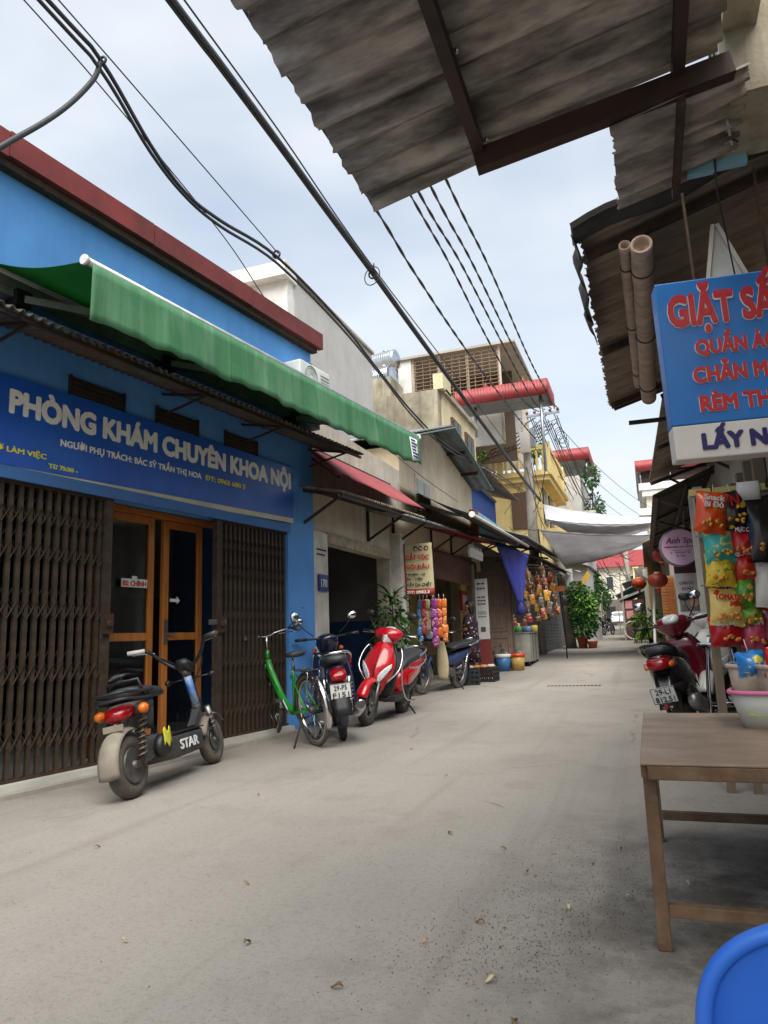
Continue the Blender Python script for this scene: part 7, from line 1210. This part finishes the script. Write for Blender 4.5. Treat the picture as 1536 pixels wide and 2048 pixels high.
# hanging snack packets near the camera
def packet(lb, c, w, h, cols, rot=0, words=(), yaw=0, food=None, wc=None):
    w, h = w * 1.1, h * 1.12; t = thing('snack_packet', lb, 'snack', c, tilt=(0, R(rot), R(yaw + 12))); nu, nv = 10, 14
    def side(sg):
        def fn(u, v):
            x = (u - .5) * w * (1 - .06 * math.sin(v * math.pi)); z = (.5 - v) * h; puff = (max(0, math.sin(math.pi * u)) ** .55) * (max(0, math.sin(math.pi * min(1, max(0, (v - .05) / .9)))) ** .5); return Vec((x, sg * (.001 + .046 * puff + .003 * math.sin(u * 17 + v * 9) * puff), z + .006 * math.sin(u * 12)))
        return fn
    q = MB(); f, bk_ = side(-1), side(1); P = [[f(i / nu, j / nv) for j in range(nv + 1)] for i in range(nu + 1)]; Q = [[bk_(i / nu, j / nv) for j in range(nv + 1)] for i in range(nu + 1)]
    kk = nv + 1; q.add([p for r_ in P for p in r_], [(i * kk + j, i * kk + j + 1, (i + 1) * kk + j + 1, (i + 1) * kk + j) for i in range(nu) for j in range(nv)], True); q.add([p for r_ in Q for p in r_], [(i * kk + j, (i + 1) * kk + j, (i + 1) * kk + j + 1, i * kk + j + 1) for i in range(nu) for j in range(nv)], True)
    q.build('bag', printed('print_' + lb[:24], cols), t)
    for z in (h / 2 - .008, -h / 2 + .008): q = MB(); q.bx(-w / 2, w / 2, -.004, .004, z - .008, z + .008); q.build('seal_strip', printed('seal_' + lb[:24], (cols[0], cols[0])), t)
    for k, (s_, zz, hh, ww) in enumerate(words): text(s_, hh * h, wc or m_plate, t, (0, -.050 - .002 * k, zz * h), RX, w=ww * w, align='CENTER', bold=.03)
    if food:
        for k in range(7): q = MB(); a = rnd.uniform(0, 3.14); x, z = rnd.uniform(-.28, .28) * w, -h * (.16 + rnd.uniform(0, .18)); q.se([((x, -.036, z), .013, .009, (math.cos(a), 0, math.sin(a)), (-math.sin(a), 0, math.cos(a)), 3), ((x, -.051, z), .012, .008, (math.cos(a), 0, math.sin(a)), (-math.sin(a), 0, math.cos(a)), 3)], 8); q.build('printed_food', food, t)
    q = MB(); q.tube([(0, 0, h / 2 - .01), (0, .01, h / 2 + .05)], .002, 4); q.build('string', m_white, t); return t
gold = M('crisp_gold', C(226, 180, 80), C(206, 140, 50), s=40, r=.5); rf = M('prawn_orange', C(216, 110, 50), C(236, 170, 90), s=40, r=.5)
OR, RD, YL, GN, TL, BK, PK, WH = C(216, 78, 26), C(186, 24, 32), C(232, 196, 60), C(96, 166, 50), C(70, 176, 166), C(34, 28, 26), C(206, 80, 120), C(226, 220, 206)
packet('orange pumpkin snack packet, top left of the rack', (.403, 4.548, 1.608), .165, .215, (OR, OR, C(232, 120, 50)), 10, (('Snack', .27, .15, .62), ('Bí Đỏ', .1, .15, .58)), food=gold)
packet('black and yellow snack packet with red print, top row', (.53, 4.6, 1.618), .15, .2, (BK, BK, YL, OR), -6, (('N', .1, .3, .3),), food=gold, wc=m_red)
packet('teal and yellow snack packet below the orange one', (.427, 4.591, 1.42), .155, .185, (TL, YL, TL, C(120, 200, 190)), -3, food=gold)
packet('red squid snack packet in the second row', (.56, 4.637, 1.43), .135, .185, (RD, RD, C(206, 60, 40), WH), 4, (('MỰC CAY', .28, .13, .72),), food=rf)
packet('yellow green snack packet under the teal one', (.423, 4.614, 1.275), .155, .17, (YL, GN, YL, OR), 3, food=gold)
packet('red and orange snack packet in the third row', (.553, 4.659, 1.3), .125, .17, (C(206, 50, 36), OR, RD, YL), -5, (('QUE CAY', .28, .12, .7),), food=rf)
packet('green snack packet in the fourth row', (.541, 4.679, 1.16), .11, .17, (GN, C(60, 140, 60), YL, OR), 6, food=gold)
packet('pale yellow tomato snack packet, large in the lower rack', (.437, 4.655, 1.06), .175, .19, (C(226, 196, 110), C(236, 210, 130), OR), 4, (('TOMATO', .2, .17, .8),), food=rf, wc=m_red)
packet('red special snack packet hanging lowest on the left', (.425, 4.69, .925), .17, .15, (RD, RD, C(160, 20, 30), OR), -4, (('ĐẶC BIỆT', .2, .16, .66),), food=rf)
packet('pink shrimp snack packet hanging lowest on the right', (.575, 4.739, .911), .135, .16, (PK, OR, PK, YL), 3, (('TÔM', .25, .16, .5),), food=rf)
packet('small green and red snack packet above the pink one', (.565, 4.70, 1.01), .12, .1, (GN, RD, GN, YL), -12, food=gold)
packet('large black snack packet with red edge at the right of the rack', (.69, 4.62, 1.50), .2, .34, (BK, BK, C(50, 46, 44)), -3, food=gold)
packet('large white backed packet with red border lower right', (.69, 4.68, 1.2), .17, .27, (WH, WH, C(200, 196, 190)), 3)
packet('dark red packet at the lower right edge of the rack', (.70, 4.74, .95), .16, .24, (C(120, 24, 30), BK, RD, YL), -3, food=gold)
packet('shiny red sweet bag standing in the tub on the table', (.475, 3.2, .80), .12, .1, (C(206, 30, 28), C(216, 50, 36), C(236, 130, 50)), 6, food=None)
packet('blue sweet bag standing at the left in the tub on the table', (.375, 3.3, .80), .1, .085, (C(40, 130, 206), C(60, 150, 220), C(230, 220, 90)), -8)
rk = thing('snack_display_rack', 'wire display rack with wooden slats behind the snack packets', 'rack', (.34, 4.78, 0))
for x in (.0, .14, .28, .42): q = MB(); q.bx(x, x + .05, .0, .02, .0, 1.75); q.build('slat', M('weathered_timber', C(134, 120, 100), C(110, 96, 80), s=4, r=.85), rk)
q = MB(); [q.tube([(-.02, -.02, z), (.6, -.02, z)], .006, 5) for z in (.9, 1.2, 1.5, 1.74)]; q.build('cross_wire', m_steel, rk); q = MB(); q.bx(-.03, .6, -.03, .03, 1.75, 1.79); q.build('top_rail', M('rail_yellow', C(196, 180, 110), r=.6), rk)
q = MB(); [q.lathe([(.006, 0), (.009, .03), (.004, .06)], (x, -.03, 1.76), Z_, 6) for x in (.1, .25, .4)]; q.build('hook', m_rust, rk)
q = MB(); q.se([((.62, 4.6, 1.78), .06, .004, X_, Y_, 3), ((.62, 4.6, 1.74), .065, .02, X_, Y_, 3), ((.62, 4.6, 1.67), .06, .02, X_, Y_, 3)], 10); tag(q.build('white_packet', m_white), 'white packet with green corner clipped to the top of the rack', 'snack')
# round steel stool beside the maroon scooter
so = thing('steel_stool', 'round topped steel stool with wire legs behind the maroon scooter', 'stool', (.55, 6.9, 0)); q = MB(); q.lathe([(.17, .78), (.18, .79), (.18, .81), (.16, .82)], n=24); q.build('seat', m_chrome, so)
for k in range(4): a = .785 + 1.571 * k; q = MB(); q.tube(smooth([(.12 * math.cos(a), .12 * math.sin(a), .79), (.15 * math.cos(a), .15 * math.sin(a), .6), (.19 * math.cos(a), .19 * math.sin(a), 0)], 3), .009, 6); q.build('leg', m_chrome, so)
q = MB(); q.ring((0, 0, .3), Z_, .165, .006, 24, 5); q.build('foot_ring', m_chrome, so)
# blue plastic chair close to the camera
m_bch = M('blue_plastic_chair', C(52, 112, 208), C(46, 102, 196), s=2, r=.42, spec=.4)
ch = thing('plastic_chair', 'bright blue plastic chair at the lower right corner', 'chair', (.172, 1.155, 0), R(18))
def backf(u, v):
    a = u * 2 - 1; zt = (max(0, 1 - abs(a) ** 2.6)) ** .385; z = .27 + (.155 + .155 * zt) * v; return Vec((a * .165, .045 * a * a - .06 * v, z))
q = MB(); q.sheet(lambda u, v: backf(.5 - .5 * math.cos(math.pi * u), v), 40, 20, .006); q.build('backrest', m_bch, ch)
q = MB(); q.tube([backf(0, i / 6) for i in range(6)] + [backf(.5 - .5 * math.cos(math.pi * i / 40), 1) for i in range(41)] + [backf(1, 1 - i / 6) for i in range(1, 7)], .011, 10); q.build('back_rim', m_bch, ch)
for k in range(3): q = MB(); q.tube([backf(.35 + .15 * k, .2 + .1 * i) + Vec((0, -.008, 0)) for i in range(6)], .006, 8); q.build('moulded_rib', m_bch, ch)
q = MB(); q.sheet(lambda u, v: Vec(((u - .5) * .34, -.02 - .32 * v, .27 - .02 * math.sin(v * 3.14) * math.sin(u * 3.14))), 10, 10, .012, off=(0, 0, 1)); q.build('seat', m_bch, ch)
for x, y in ((-.15, .0), (.15, .0), (-.15, -.32), (.15, -.32)): q = MB(); q.tube([(x, y, .27), (x * 1.15, y * 1.05 + (.02 if y == 0 else -.02), 0)], [.024, .018], 8); q.build('leg', m_bch, ch)
# ================================================================ litter
lf_m = [M('dry_leaf%d' % i, c, r=.8) for i, c in enumerate((C(170, 140, 90), C(150, 110, 66), C(190, 176, 140), C(120, 96, 60)))]
rl = random.Random(21)
spots = [(-.75, 2.35), (-.62, 2.55), (-.35, 2.75), (-.9, 2.0), (-.55, 3.1), (-.3, 3.25), (-.15, 2.9), (-1.3, 2.2), (-1.6, 2.7), (-2.2, 1.9), (-.5, 2.15), (-.2, 3.5), (-.7, 3.4), (-1.0, 3.6), (.05, 3.1), (-2.4, 4.2), (-1.4, 5.0), (-2.0, 6.1), (-1.7, 2.1), (-.4, 1.95), (-2.6, 3.0), (.15, 2.8)]
for k, (x, y) in enumerate(spots):
    L_ = rl.uniform(.009, .02); q = MB(); q.sheet(lambda u, v: Vec(((u - .5) * 2 * L_, (v - .5) * L_ * .9 * math.sin(math.pi * min(.95, max(.05, u))), .006 + .012 * abs(v - .5) + .006 * math.sin(u * 5))), 6, 3, .0015, off=(0, 0, 1))
    tag(q.build('fallen_leaf', lf_m[k % 4], None, (x, y, gz(y) + .002), (0, 0, rl.uniform(0, 6.28))), 'small dry leaf or scrap lying on the dusty lane', 'leaf', 'litter on the lane')
q = MB(); blobs = [(-.42, 2.38, .13), (-.62, 2.25, .16), (-.3, 2.62, .14), (-.2, 3.0, .2), (-.5, 2.75, .2), (.05, 3.3, .25), (-.35, 3.5, .2)]
for k in range(5200):
    if rl.random() < .8: bx_, by_, bs_ = blobs[rl.randrange(7)]; x, y = rl.gauss(bx_, bs_), rl.gauss(by_, bs_)
    else: x, y = rl.uniform(-4, .6), rl.uniform(1.2, 7)
    s_ = .0009 + .0028 * rl.random() ** 3
    q.add([(x + s_ * math.cos(a), y + s_ * math.sin(a), gz(y) + .001) for a in (k, k + 1.8, k + 4.0)] + [(x, y, gz(y) + .002 + s_ * .7)], [(0, 1, 3), (1, 2, 3), (2, 0, 3)])
tag(q.build('grit', M('grit_dark', C(76, 70, 62), C(110, 102, 90), s=60, r=.95)), 'dark loose grit scattered on the lane near the table', 'grit', kind='stuff')
